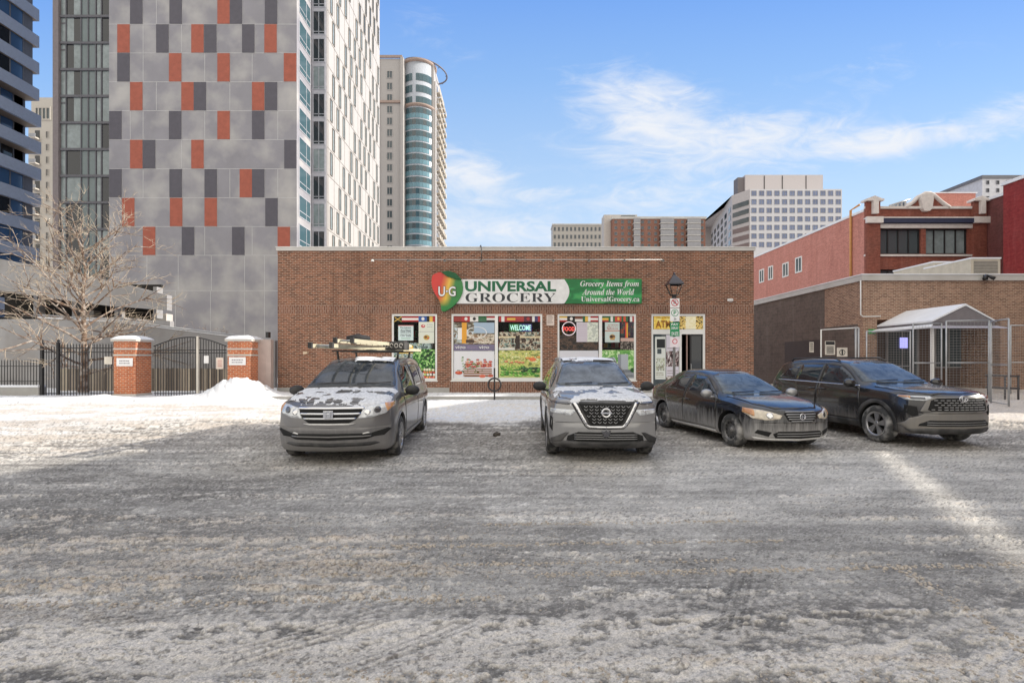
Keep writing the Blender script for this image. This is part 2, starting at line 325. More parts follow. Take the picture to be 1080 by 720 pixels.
# numpy value noise
def _h(ix, iy, seed):
    n = (ix.astype(np.int64)*374761393+iy.astype(np.int64)*668265263+seed*1274126177) & 0xFFFFFFFF
    n = ((n ^ (n >> 13))*1274126177) & 0xFFFFFFFF; n = n ^ (n >> 16)
    return (n & 0xFFFF)/65535.0
def vn(x, y, seed=0):
    ix = np.floor(x); iy = np.floor(y); fx = x-ix; fy = y-iy; fx = fx*fx*(3-2*fx); fy = fy*fy*(3-2*fy)
    a = _h(ix, iy, seed); b = _h(ix+1, iy, seed); c = _h(ix, iy+1, seed); d = _h(ix+1, iy+1, seed)
    return (a*(1-fx)+b*fx)*(1-fy)+(c*(1-fx)+d*fx)*fy
def fbm(x, y, seed=0, o=5, g=.55):
    s = 0; a = 1; t = 0
    for i in range(o): s = s+a*vn(x*2**i+i*17.3, y*2**i-i*9.1, seed+i); t += a; a *= g
    return s/t
def sm(a, b, x): t = np.clip((x-a)/(b-a), 0, 1); return t*t*(3-2*t)

# ------------------------------------------------------------------ materials
SNOW = M('snow', (.80, .82, .86), .75, var=.05, scale=2, bump=.5, bscale=12)
SNOW_D = M('road_snow', (.70, .69, .67), .8, var=.15, scale=5, bump=.6, bscale=20)
CONC = M('concrete', (.36, .35, .33), .85, var=.15, scale=1.2, bump=.3)
CONC_L = M('pale_concrete', (.52, .49, .45), .85, var=.12, scale=1.0, bump=.2)
CONC_P = M('pinkish_concrete', (.48, .39, .36), .85, var=.14, scale=3.0, bump=.3, tint=(.32, .27, .25), tscale=6, tamt=.4)
BLACKM = M('black_metal', (.018, .018, .02), .45, var=.1)
GALV = M('galvanised_steel', (.42, .43, .44), .4, metal=.6, var=.15)
WHITEF = M('white_frame', (.78, .78, .76), .5, var=.05)
WHITEP = M('white_print', (.82, .82, .82), .6, var=.03)
COPING = M('coping_metal', (.56, .55, .53), .5, var=.08, tint=(.35, .33, .30), tscale=1.5, tamt=.4)
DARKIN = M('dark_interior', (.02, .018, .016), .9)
GL_DARK = glass_mat('dark_glass', (.012, .016, .022), .04)
GL_BLUE = glass_mat('blue_glass', (.05, .12, .26), .08)
GL_TEAL = glass_mat('teal_glass', (.055, .11, .135), .05)
GL_GREY = glass_mat('grey_glass', (.07, .09, .10), .06)
GL_PALE = M('curtained_glass', (.22, .26, .27), .12, var=.25, scale=1.5)
GL_SHOP = glass_mat('shop_glass', (.02, .02, .02), .02, see=1.0)
B_SHOP = brick('brown_brick', rgb(146, 94, 70), rgb(88, 54, 42), rgb(166, 146, 130), grime=.3, gcol=rgb(105, 72, 58))
B_SHOPV = brick('brown_brick_soldier', rgb(138, 92, 72), rgb(98, 64, 52), rgb(160, 140, 126), swap=True)
B_GATE = brick('orange_brick', rgb(205, 112, 66), rgb(170, 84, 50), rgb(200, 170, 145), grime=.2)
B_RED = brick('lit_red_brick', rgb(204, 142, 130), rgb(186, 126, 114), rgb(198, 152, 140), ms=.005, grime=.15, gcol=rgb(160, 90, 78))  # brick paled: brightness of the side wall is put into the colour
B_RED2 = brick('deep_red_brick', rgb(146, 86, 72), rgb(124, 70, 60), rgb(136, 96, 84), ms=.005, grime=.2)
B_WALLR = brick('painted_red_brick', rgb(150, 62, 62), rgb(136, 52, 54), rgb(126, 52, 54), ms=.004, grime=.15)
B_BRN = brick('far_brown_brick', rgb(150, 110, 96), rgb(130, 94, 82), rgb(150, 120, 106), ms=.004)
B_TAN = brick('tan_brick', rgb(166, 130, 108), rgb(124, 92, 76), rgb(182, 164, 148), grime=.2)
B_GREY = brick('grey_block', rgb(112, 100, 94), rgb(100, 90, 84), rgb(122, 110, 102), bw=.4, bh=.2, ms=.006, grime=.2, gcol=rgb(84, 74, 70))
def vmat(name, c, **k): return M(name, rgb(*c), **k)

# ------------------------------------------------------------------ SETTING: ground
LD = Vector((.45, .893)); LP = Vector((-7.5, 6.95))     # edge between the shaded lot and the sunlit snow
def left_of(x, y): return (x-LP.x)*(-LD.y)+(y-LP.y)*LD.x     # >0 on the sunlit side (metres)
def terrain(x, y):
    z = np.zeros_like(x)
    n1 = fbm(x*.5, y*.5, 3)
    side = sm(20.15, 20.35, y)*sm(-10.9, -10.4, x); z = z+.15*side*(1-sm(30, 31, y))
    # snow on the pavement and drifts by the fence
    z = z+.05*fbm(x*1.3, y*1.3, 5)*sm(12.3, 13.4, y+1.2*n1)*(1-sm(19.9, 20.1, y)*(1-sm(20.4, 20.6, y)))
    left = sm(-10.2, -11.5, x)*sm(17.5, 20.5, y+.6*n1)
    z = z+left*(.03+.09*fbm(x*.9, y*1.4, 8))
    dx = (x+11.25); dy = (y-20.25)
    heap = np.exp(-(np.abs(dx/1.0)**2.6+np.abs(dy/1.1)**2.1))*(.52+.60*fbm(x*2.8, y*2.8, 9, 5, .62))
    heap2 = .16*np.exp(-((x+12.6)/1.3)**2-((y-20.0)/.9)**2)
    z = z+heap+heap2*(.7+.5*fbm(x*2, y*2, 10))
    for (cx, cy, sx, sy, h) in ((-15.6, 18.9, 1.5, .5, .22), (-19.5, 19.2, 2.4, .6, .20), (-13.8, 18.9, 1.1, .4, .12), (13.5, 18.0, 2.5, .5, .18), (17.5, 18.5, 3, .8, .2), (-16.9, 20.1, .9, .5, .25)):
        z = z+.45*h*np.exp(-((x-cx)/sx)**2-((y-cy)/sy)**2)*(.4+1.1*fbm(x*2.5, y*2.5, 12))
    return z
def lot_surface(x, y):
    z = terrain(x, y)
    n_big = fbm(x*.35, y*.45, 21, 4); n_mid = fbm(x*1.3, y*2.2, 22, 4); n_f = fbm(x*13, y*20, 23, 5, .68)
    n_ff = fbm(x*48, y*56, 24, 3, .7); n_st = fbm(x*.28+n_big*1.5, y*7+.5*n_mid, 25, 5, .62); n_st2 = fbm((x*.88+y*.47)*.5, (-x*.47+y*.88)*10, 26, 4, .6)
    crumb = fbm(x*55, y*55, 27, 2, .7)
    # zones by place on the lot
    snow = .0*x
    fore = 1-sm(3.0, 4.0, y+1.1*(n_big-.5)+.5*(n_mid-.5))
    snow = np.maximum(snow, .80*fore)
    fore2 = sm(3.3, 3.7, y)*(1-sm(4.6, 5.6, y+1.4*(n_mid-.5)))*(1-sm(-1.6, 1.2, x+2*(n_big-.5)))
    snow = np.maximum(snow, .56*fore2)
    snow = np.maximum(snow, .26*sm(3.6, 4.2, y)*(1-sm(6.4, 8.0, y)))
    snow = np.maximum(snow, .24*sm(6, 8, y))
    rear = sm(12.0, 13.6, y+1.6*(n_mid-.5)+.8*(n_big-.5)); snow = np.maximum(snow, 1.05*rear)
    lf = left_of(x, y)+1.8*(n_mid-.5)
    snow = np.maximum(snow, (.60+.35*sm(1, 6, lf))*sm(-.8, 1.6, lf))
    rt = sm(10.0, 13.0, x)*sm(9, 12, y); snow = np.maximum(snow, .62*rt)
    cover = snow+(n_f-.5)*1.45+(n_st-.5)*.95*(1-rear)+(n_mid-.5)*.55+(n_st2-.5)*.6*(1-rear)+(n_big-.5)*.4
    cv = sm(.42, .74, cover)
    # clotted tan slush in ridges along the driving lane
    rid = sm(.50, .66, n_st)*sm(.44, .62, n_f)*(.35+.65*sm(.42, .6, n_mid))
    zone = np.clip(fore2*1.1+.38*(1-sm(7, 9, y))+.25*sm(7, 9, y)*(1-rear), 0, 1)
    tan = np.clip(rid*zone*1.5, 0, 1)*(1-rear)
    asp = np.array([.165, .155, .142]); film = np.array([.60, .575, .53]); sn = np.array([.80, .765, .71]); tn = np.array([.56, .475, .385]); clean = np.array([.80, .82, .86]); brown = np.array([.27, .235, .20])
    filmf = np.clip(.40+.9*(n_mid-.35)+.8*(n_f-.5)+1.1*(n_st-.5)+.40*sm(-1, 3, x)*sm(4.0, 5, y)*(1-sm(8, 9.5, y)), 0, 1)
    c = asp+(film-asp)*filmf[..., None]
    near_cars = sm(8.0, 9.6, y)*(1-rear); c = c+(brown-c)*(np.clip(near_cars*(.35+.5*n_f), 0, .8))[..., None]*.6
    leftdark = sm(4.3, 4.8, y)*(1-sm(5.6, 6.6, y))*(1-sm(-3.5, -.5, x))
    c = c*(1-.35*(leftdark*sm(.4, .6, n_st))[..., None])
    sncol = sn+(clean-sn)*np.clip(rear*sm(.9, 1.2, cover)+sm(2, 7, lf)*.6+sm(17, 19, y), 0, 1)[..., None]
    tanmix = np.clip(.55*fore2+.30*fore+.75*sm(.42, .58, n_mid*.5+n_st*.5)*sm(0, 2, lf)*(1-sm(17, 19, y))+.75*rt, 0, .85)*(.5+.8*n_f)
    sncol = sncol+(tn-sncol)*np.clip(tanmix, 0, .9)[..., None]
    c = c+(sncol-c)*(cv*.93)[..., None]
    c = c+(tn*.98-c)*(tan*.85)[..., None]
    # the tyre-scrubbed marks: dark, straight, across the foreground
    for (ax, ay, bx, by, w) in ((-1.55, 2.7, -.75, 3.2, .16), (1.35, 3.0, 1.85, 3.85, .13), (-2.7, 3.0, -1.2, 3.55, .10), (-.9, 2.55, -.2, 3.1, .1)):
        d = np.array([bx-ax, by-ay]); l = np.hypot(*d); d /= l
        t = (x-ax)*d[0]+(y-ay)*d[1]; s = -(x-ax)*d[1]+(y-ay)*d[0]
        k = sm(-.15, .15, t)*(1-sm(l-.2, l+.1, t))*(1-sm(w*.6, w, np.abs(s)))
        tr = (.5+.5*np.sign(np.sin(s*2*np.pi/.055)))*(.5+.5*n_ff*1.4)
        c = c*(1-(k*.40*tr)[..., None]); cv = cv*(1-.6*k*tr)
    rut = np.zeros_like(x)
    for (y0, sl_, cu_, w_, st_) in ((3.25, .03, .004, .16, .8), (4.75, .02, -.004, .17, .9), (3.75, -.05, .006, .15, .7), (5.35, -.04, .005, .16, .8), (6.6, .05, -.006, .18, .6), (8.1, .08, -.008, .18, .5), (2.75, .10, 0, .14, .5), (9.0, -.16, .01, .18, .45)):
        yc = y0+sl_*x+cu_*x*x+.12*(fbm(x*.4, x*0+y0, 40, 2)-.5); s_ = np.abs(y-yc); fade = sm(.30, .62, fbm(x*.35+y0*3, x*0, 44, 2))
        rut = np.maximum(rut, (1-sm(w_*.55, w_, s_))*st_*fade)
        edge = np.exp(-((s_-w_*1.15)/.035)**2)*fade*st_; tan = np.clip(tan+edge*.6*sm(.35, .6, n_f)*(1-rear), 0, 1)
    # tracks curving out of the parking bays
    for (x0, y0, k_, w_) in ((-3.6, 8.0, .35, .13), (-2.3, 8.0, .32, .13), (.9, 7.6, .28, .13), (2.3, 7.6, .25, .13), (-.9, 11, .22, .14), (-5.5, 9, .4, .14)):
        xc = x0-k_*(y0-y)-.09*(y0-y)**2; s_ = np.abs(x-xc)/np.sqrt(1+(k_+.18*(y0-y))**2); rut = np.maximum(rut, (1-sm(w_*.6, w_, s_))*.55*sm(4.6, 6.2, y)*(1-sm(y0+1, y0+3, y)))
    trd = .75+.25*np.sign(np.sin(x*2*np.pi/.07+8*n_f))
    c = c+(np.array([.20, .19, .178])*(.8+.5*n_ff)[..., None]-c)*(rut*.62*trd)[..., None]; cv = cv*(1-.7*rut)
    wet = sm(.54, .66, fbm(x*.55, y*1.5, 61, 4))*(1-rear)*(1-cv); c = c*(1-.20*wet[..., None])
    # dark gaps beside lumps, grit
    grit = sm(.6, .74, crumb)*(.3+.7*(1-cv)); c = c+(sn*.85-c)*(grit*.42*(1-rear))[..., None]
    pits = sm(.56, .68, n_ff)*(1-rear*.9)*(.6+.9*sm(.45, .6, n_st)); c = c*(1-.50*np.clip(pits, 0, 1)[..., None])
    c = c*(.86+.28*fbm(x*60, y*60, 31, 2))[..., None]
    lump = fbm(x*14, y*18, 28, 4, .65)
    hgt = cv*(.004+.012*n_f+.006*(lump-.5)+.006*crumb)*(1+1.5*rear)+tan*.010*(.4+1.2*crumb)+.003*n_ff+grit*.004
    hgt = hgt-.010*sm(.55, .7, n_st2)*cv*(1-rear)
    bumpy = (sm(0, 3, lf)*(1-sm(17, 18.5, y))+sm(10, 12, y)*(1-sm(18, 19, y)))
    hgt = hgt+np.clip(bumpy, 0, 1)*.05*(fbm(x*1.6, y*2.6, 33, 5, .6)-.4)
    # gutter line at the kerb
    gut = np.exp(-((y-20.0+.12*(n_mid-.5))/.10)**2)*sm(-10.2, -9.8, x)*(1-sm(11, 12, x)); c = c+(np.array([.16, .15, .145])-c)*(gut*.9)[..., None]
    return z+hgt, np.clip(c, .02, .9)
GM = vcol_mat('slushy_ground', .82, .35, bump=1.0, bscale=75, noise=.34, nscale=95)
def build_ground():
    ys = [1.3]
    while ys[-1] < 30: ys.append(ys[-1]+max(.005, ys[-1]**2/(F*CH)*.75))
    ys = np.array(ys); us = np.arange(-1.45, 1.4501, 1.6/F)
    U, Y = np.meshgrid(us, ys); X = U*Y
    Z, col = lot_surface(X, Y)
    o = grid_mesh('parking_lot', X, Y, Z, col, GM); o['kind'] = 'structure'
    # wide ground
    n = 90; s = np.linspace(-1, 1, n); gx, gy = np.meshgrid(np.sign(s)*np.abs(s)**3*2500, np.sign(s)*np.abs(s)**3*2500)
    gz = np.full_like(gx, -.08); cc = np.full((n, n, 3), .5)*np.array([1, .98, .96])
    o2 = grid_mesh('ground', gx, gy, gz, cc, GM); o2['kind'] = 'structure'
build_ground()
def ground_z(x, y): return float(lot_surface(np.array([[float(x)]]), np.array([[float(y)]]))[0][0, 0])
def terr_z(x, y): return float(terrain(np.array([[float(x)]]), np.array([[float(y)]]))[0, 0])
# kerb
k = MB(); k.box(-10.3, 11.6, 20.12, 20.28, -.05, .165); tag(k.build('kerb', CONC, bevel=.02), kind='structure')
# ------------------------------------------------------------------ CARS
CH_BLK = M('car_black_plastic', (.022, .022, .023), .6, var=.2, scale=8, tint=(.22, .21, .2), tscale=3, tamt=.35)
CH_CHR = M('car_chrome', (.75, .75, .76), .12, metal=1.0, var=.05)
CH_SIL = M('silver_plastic', (.42, .42, .42), .4, metal=.5, var=.1)
CH_TYR = M('tyre_rubber', (.03, .03, .031), .85, var=.2, scale=9, tint=(.36, .34, .31), tscale=7, tamt=.5)
CH_TYRS = M('salty_tyre', (.06, .06, .06), .9, var=.2, scale=9, tint=(.50, .48, .45), tscale=5, tamt=.95)
CH_RIM = M('alloy_rim', (.45, .45, .46), .3, metal=.8, var=.15, scale=9, tint=(.4, .38, .35), tscale=6, tamt=.5)
CH_RIMD = M('dark_rim', (.10, .10, .10), .45, metal=.3, var=.2, scale=9, tint=(.5, .48, .45), tscale=8, tamt=.7)
CH_LAMP = M('headlamp_lens', (.62, .64, .66), .08, metal=.25, var=.3, scale=14, coat=1)
CH_LAMPD = M('headlamp_inner', (.10, .10, .11), .12, metal=.5, var=.3, scale=14, coat=1)
CH_AMB = M('amber_lens', (.62, .30, .12), .15, var=.1, coat=1)
CH_YEL = M('yellowed_lens', (.62, .55, .44), .14, var=.25, scale=12, coat=1)
CH_RED = M('red_lens', (.35, .02, .02), .15, var=.1, coat=1)
CH_WELL = M('wheel_well', (.012, .012, .012), .9)
FROST = M('thin_frosty_snow', (.68, .69, .71), .8, var=.25, scale=22, bump=.4, bscale=30)
CH_GLS = glass_mat('car_glass', (.012, .017, .024), .03)
def car_glass(name, tint, frost=0.0, frostcol=(.5, .54, .6)):
    m, nt, N, L, b = new_mat(name); b.inputs['Roughness'].default_value = .05; b.inputs['Specular IOR Level'].default_value = .6
    tc = N.new('ShaderNodeTexCoord'); n = N.new('ShaderNodeTexNoise'); n.inputs['Scale'].default_value = 4; n.inputs['Detail'].default_value = 9; n.inputs['Roughness'].default_value = .7; n.inputs['Distortion'].default_value = .8
    L.new(tc.outputs['Object'], n.inputs['Vector'])
    r = N.new('ShaderNodeMapRange'); r.inputs[1].default_value = .36; r.inputs[2].default_value = .72; r.inputs[3].default_value = frost*.12; r.inputs[4].default_value = frost; L.new(n.outputs['Fac'], r.inputs[0])
    mx = N.new('ShaderNodeMix'); mx.data_type = 'RGBA'; L.new(r.outputs[0], mx.inputs[0]); mx.inputs[6].default_value = (*tint, 1); mx.inputs[7].default_value = (*frostcol, 1); L.new(mx.outputs[2], b.inputs['Base Color'])
    rr = N.new('ShaderNodeMapRange'); L.new(r.outputs[0], rr.inputs[0]); rr.inputs[3].default_value = .04; rr.inputs[4].default_value = .6; L.new(rr.outputs[0], b.inputs['Roughness'])
    return m

def pchip(keys):
    """monotone cubic through (x,v) keys"""
    k = sorted(keys); xs = np.array([a for a, _ in k], float); ys = np.array([b for _, b in k], float)
    h = np.diff(xs); d = np.diff(ys)/h; m = np.zeros(len(xs))
    for i in range(1, len(xs)-1):
        if d[i-1]*d[i] > 0:
            w1 = 2*h[i]+h[i-1]; w2 = h[i]+2*h[i-1]; m[i] = (w1+w2)/(w1/d[i-1]+w2/d[i])
    m[0] = d[0]; m[-1] = d[-1]
    def f(x):
        i = int(np.clip(np.searchsorted(xs, x)-1, 0, len(h)-1)); t = min(max((x-xs[i])/h[i], 0), 1)
        return (2*t**3-3*t*t+1)*ys[i]+(t**3-2*t*t+t)*h[i]*m[i]+(-2*t**3+3*t*t)*ys[i+1]+(t**3-t*t)*h[i]*m[i+1]
    return f

class Car:
    def __init__(s, name, label, cat, sp, pmat):
        s.sp = sp; s.root = empty(name, (0, 0, 0), label, cat, None); s.pm = pmat
        s.xf = sp['top'][0][0]; s.xr = sp['top'][-1][0]
        ft, fb, fw = pchip(sp['top']), pchip(sp['bot']), pchip(sp['w']); fbe, fwt, fe = pchip(sp['belt']), pchip(sp['wt']), pchip(sp['edge'])
        xs = set(np.round(np.arange(s.xr+.06, s.xf-.06, .045), 4))
        for q in (0, .002, .005, .010, .016, .024, .034, .046, .06, .08): xs.add(round(s.xf-q, 4)); xs.add(round(s.xr+q, 4))
        xs = sorted(xs); rings = []; Wm = max(v for _, v in sp['w'])
        bf, br, pf = sp.get('bend', .34), sp.get('rbend', .25), sp.get('bp', 2.6)
        for x in xs:
            zt, zb, w = ft(x), fb(x), fw(x)
            if zt-zb < .02: zt = zb+.02
            H = zt-zb; e = min(fe(x), .42*H); wt = min(fwt(x), w-.005); be = min(fbe(x), zt-e-.04*H); be = max(be, zb+.45*H)
            hb = be-zb; ib = .10 if H > .4 else .02
            key = [(0, zb), (.55*w, zb), (w-.10, zb+.004), (w-.035, zb+.05*hb/.6), (w-.012, zb+.22*hb), (w, zb+.48*hb), (w-.004, zb+.72*hb), (w-.022, zb+.88*hb), (w-.06*min(1, H), be)]
            w4 = w-.06*min(1, H); z4 = be; w5, z5 = wt, zt-e
            for t in (.28, .55, .8): key.append((w4+(w5-w4)*t+.018*math.sin(math.pi*t)*min(1, (z5-z4)/.3), z4+(z5-z4)*t))
            key += [(w5, z5), (w5-.03, z5+e*.42), (w5-.085, z5+e*.70), (w5*.72, zt-e*.14), (w5*.38, zt-e*.03), (0, zt)]
            r = []
            for (yy, zz) in key:
                yy = max(yy, 0); xx = x
                k = (abs(yy)/Wm)**pf
                if x > s.xf-.95: xx -= bf*k*((x-(s.xf-.95))/.95)**1.6
                if x < s.xr+.8: xx += br*k*(((s.xr+.8)-x)/.8)**1.6
                r.append((xx, yy, zz))
            rings.append(r)
        n = len(rings[0]); vs = []; fs = []
        for r in rings:
            vs += [Vector(p) for p in r]+[Vector((p[0], -p[1], p[2])) for p in r[1:-1]]
        m = 2*n-2
        order = list(range(n))+[n+i for i in range(n-2)][::-1]      # ring order around
        for i in range(len(rings)-1):
            for k in range(m):
                a, b = order[k], order[(k+1) % m]; fs.append((i*m+a, i*m+b, (i+1)*m+b, (i+1)*m+a))
        for base in (0, (len(rings)-1)*m):                           # narrow end strips
            for k in range(n-1):
                pass
            fs.append(tuple(base+o for o in order))
        mb = MB(); mb.add(vs, fs, 0, True); s.body0 = mb
        s.bvh = BVHTree.FromPolygons(vs, fs)
        s.tops = []
    def finish_body(s, mats=None):
        sp = s.sp; o = s.body0.build('body', [s.pm, CH_WELL], s.root, local=True)
        R = sp['r']+.055; cut = MB()
        for ax in (sp['fa'], sp['ra']):
            for sg in (1, -1):
                y0 = sg*(max(v for _, v in sp['w'])-.36); y1 = sg*1.3
                cut.lathe([(0, y0), (R, y0), (R, y1), (0, y1)], 40, (ax, 0, sp['r']+.01), 'Y', 0, False)
        co = cut.build('cutter', [CH_WELL], None)
        bmod = o.modifiers.new('b', 'BOOLEAN'); bmod.object = co; bmod.operation = 'DIFFERENCE'; bmod.solver = 'EXACT'; bmod.material_mode = 'TRANSFER'
        dg = bpy.context.evaluated_depsgraph_get(); me = bpy.data.meshes.new_from_object(o.evaluated_get(dg)); o.modifiers.clear(); o.data = me; me.name = 'body'
        bpy.data.objects.remove(co)
        # sharpen the arch edges
        me.set_sharp_from_angle(angle=math.radians(38))
        return o
    def cast(s, p, d):
        h = s.bvh.ray_cast(Vector(p)-Vector(d)*4, Vector(d))
        return h
    def patch(s, name, poly, d, mat, off=.004, res=.03, parent=None, skirt=.02, mirror=False, smooth=True, add=None):
        """a panel that follows the body: outline poly (3D points seen along d) laid on it"""
        out = []
        for sg in ((1, -1) if mirror else (1,)):
            pl = [Vector((p[0], p[1]*sg, p[2])) for p in poly]; dd = Vector((d[0], d[1]*sg, d[2])).normalized()
            e1 = Vector((1, 0, 0)) if abs(dd.z) > .9 else dd.cross(Vector((0, 0, 1))).normalized()
            e2 = e1.cross(dd).normalized()
            q = [Vector((p.dot(e1), p.dot(e2))) for p in pl]; b = []
            for i in range(len(q)):
                a, c = q[i], q[(i+1) % len(q)]; n = max(1, int((c-a).length/res))
                b += [a+(c-a)*(t/n) for t in range(n)]
            nb = len(b); xs = [p.x for p in b]; ys = [p.y for p in b]; inner = []
            x = min(xs)+res*.5
            while x < max(xs):
                y = min(ys)+res*.5
                while y < max(ys):
                    pt = Vector((x, y)); ins = False; j = nb-1
                    for i in range(nb):
                        if (b[i].y > y) != (b[j].y > y) and x < (b[j].x-b[i].x)*(y-b[i].y)/(b[j].y-b[i].y)+b[i].x: ins = not ins
                        j = i
                    if ins and min((pt-bb).length for bb in b) > res*.45: inner.append(pt)
                    y += res
                x += res
            vv, ee, ff, ov, oe, of = delaunay_2d_cdt(b+inner, [], [list(range(nb))], 1, 1e-5)
            P3 = []; ok = []; NN = []
            for p in vv:
                o3 = e1*p.x+e2*p.y; h = s.cast(o3, dd)
                if h[0] is None: P3.append(o3); ok.append(False); NN.append(-dd)
                else:
                    nrm = h[1] if h[1].dot(dd) < 0 else -h[1]
                    P3.append(h[0]); ok.append(True); NN.append(nrm)
            ff = [f for f in ff if all(ok[i] for i in f)]
            # average normals a little
            acc = [Vector(n_)*1.0 for n_ in NN]
            for f in ff:
                for i in f:
                    for j in f: acc[i] = acc[i]+NN[j]
            NN = [a.normalized() for a in acc]
            V = [P3[i]+NN[i]*off for i in range(len(P3))]; n0 = len(V)
            from collections import Counter
            ec = Counter()
            for f in ff:
                for i in range(len(f)): ec[tuple(sorted((f[i], f[(i+1) % len(f)])))] += 1
            faces = list(ff); low = {}
            for (a, c), k in ec.items():
                if k == 1:
                    for v in (a, c):
                        if v not in low: low[v] = len(V); V.append(P3[v]-NN[v]*skirt)
                    faces.append((a, c, low[c], low[a]))
            mb = MB(); nt_ = len(ff); mb.add(V, faces, 0, smooth)
            for i in range(nt_, len(faces)): mb.s[i] = False
            if add is not None: add.add(V, faces, 0, smooth); continue
            o = mb.build(name, mat, parent if parent is not None else s.root, local=True); out.append(o)
        return out
    def snow(s, x0, x1, y0, y1, thr, seed, mat=None, st=.022, th=.03, f=2.6, edgefall=None, name='snow_cover'):
        nx = int((x1-x0)/st)+1; ny = int((y1-y0)/st)+1
        X, Y = np.meshgrid(np.linspace(x0, x1, nx), np.linspace(y0, y1, ny), indexing='ij')
        nz = fbm(X*f+seed, Y*f*1.3, seed, 5, .58)
        if edgefall: nz = nz+edgefall(X, Y)
        idx = {}; V = []; fs = []
        for i in range(nx):
            for j in range(ny):
                h = s.cast((X[i, j], Y[i, j], 1), (0, 0, -1))
                if h[0] is None or h[1].z < .15: continue
                a = nz[i, j]-thr; hh = min(th, max(-.02, a*.28))
                if a > -.03: idx[(i, j)] = len(V); V.append(h[0]+Vector((0, 0, 1))*hh)
        for i in range(nx-1):
            for j in range(ny-1):
                k = [(i, j), (i+1, j), (i+1, j+1), (i, j+1)]
                if all(q in idx for q in k) and any(nz[q] > thr for q in k): fs.append([idx[q] for q in k])
        if not fs: return
        mb = MB(); mb.add(V, fs, 0, True); return mb.build(name, mat or SNOW, s.root, local=True)
    def wheels(s, style, rim, tyre, faces=(1, -1)):
        sp = s.sp; r = sp['r']; hw = sp['track']
        for ax in (sp['fa'], sp['ra']):
            for sg in (1, -1):
                e = bpy.data.objects.new('wheel', None); C.objects.link(e); e.parent = s.root; e.location = (ax, sg*(hw-.11), r)
                rr = r*sp.get('rimf', .64); w = .11
                t = MB(); t.lathe([(rr-.01, -w*.8), (rr+.01, -w), (r-.05, -w), (r-.015, -w*.86), (r, -w*.6), (r, w*.6), (r-.015, w*.86), (r-.05, w), (rr+.01, w), (rr-.01, w*.8)], 44, (0, 0, 0), 'Y')
                to = t.build('tyre', tyre, e, local=True)
                m = MB(); sy = sg
                m.lathe([(rr, w*.92*sy), (rr-.02, w*.9*sy), (rr-.035, w*.4*sy), (rr-.04, -w*.4*sy), (0, -w*.4*sy)], 40, (0, 0, 0), 'Y', 1)
                m.lathe([(rr+.004, w*.96*sy), (rr-.028, w*.90*sy), (rr-.03, w*.7*sy)], 40, (0, 0, 0), 'Y', 0)
                hub = .055
                m.lathe([(hub, w*.5*sy), (hub, w*.80*sy), (hub*.7, w*.86*sy), (0, w*.86*sy)], 20, (0, 0, 0), 'Y', 0)
                n = {'ten': 10, 'five': 5, 'six': 6, 'steel': 0}[style]
                for q in range(n):
                    for dsp in ((-.16, .16) if style in ('five', 'six') else (0,)):
                        a = 2*math.pi*q/n+.2; a2 = a+dsp
                        ri, ro = hub*.6, rr-.012; wi, wo = (.022, .03) if n <= 6 else (.018, .022)
                        c0 = Vector((math.cos(a)*ri, 0, math.sin(a)*ri)); c1 = Vector((math.cos(a2)*ro, 0, math.sin(a2)*ro)); tdir = Vector((-math.sin(a2), 0, math.cos(a2)))
                        yo, yi, yb = w*.80*sy, w*.90*sy, w*.45*sy
                        A = [c0-tdir*wi+Vector((0, yo, 0)), c0+tdir*wi+Vector((0, yo, 0)), c1+tdir*wo+Vector((0, yi, 0)), c1-tdir*wo+Vector((0, yi, 0))]
                        B = [v*1 for v in A]
                        for v in B: v.y = yb
                        m.add(A+B, [(0, 1, 2, 3), (0, 4, 5, 1), (1, 5, 6, 2), (2, 6, 7, 3), (3, 7, 4, 0)], 0)
                if style == 'steel':
                    m.lathe([(rr-.02, w*.62*sy), (rr-.055, w*.70*sy), (rr*.62, w*.52*sy), (rr*.5, w*.66*sy), (hub, w*.66*sy)], 36, (0, 0, 0), 'Y', 0)
                    for q in range(12):
                        a = 2*math.pi*q/12; c = Vector((math.cos(a), 0, math.sin(a)))*rr*.74; pts = [c+Vector((math.cos(b)*.018, w*.70*sy, math.sin(b)*.018)) for b in [k*math.pi/4 for k in range(8)]]
                        m.add(pts, [tuple(range(8))], 1)
                m.build('rim', [rim, CH_WELL], e, local=True)
    def mirror(s, x, y, z, mat, arm=True, sz=1.0):
        for sg in (1, -1):
            m = MB(); n = 14
            prof = [(.0, -.062), (.045, -.055), (.068, -.02), (.07, .02), (.062, .045), (.05, .05)]
            vs = []; base = len(m.v)
            m.lathe([(r_*sz, h*sz) for r_, h in prof], 16, (0, 0, 0), 'X', 0)
            m.v = [(x-v[0]*1.0, sg*y+v[1]*1.65, z+v[2]*1.15) for v in m.v]
            if arm: m.tube([(x-.02, sg*(y-.05), z-.06), (x-.02, sg*(y-.19), z-.09)], [.02, .03], 6, 0)
            o = m.build('wing_mirror', mat, s.root, local=True)
            g = MB(); g.lathe([(.0, -.052), (.048, -.05)], 16, (0, 0, 0), 'X', 0); g.v = [(x-v[0], sg*y+v[1]*1.6, z+v[2]*1.1) for v in g.v]; g.build('mirror_glass', CH_GLS, o, local=True)
    def place(s, x, y, head_deg, z=0.0):
        """head_deg: heading measured from straight towards the viewpoint, positive turns the nose to the right"""
        a = math.radians(head_deg); h = Vector((math.sin(a), -math.cos(a)))
        s.root.rotation_euler = (0, 0, math.atan2(h.y, h.x)); s.root.location = (x, y, z)
def arc(cx, cz, r, a0, a1, n=14): return [(cx+r*math.cos(math.radians(a0+(a1-a0)*i/n)), 0, cz+r*math.sin(math.radians(a0+(a1-a0)*i/n))) for i in range(n+1)]
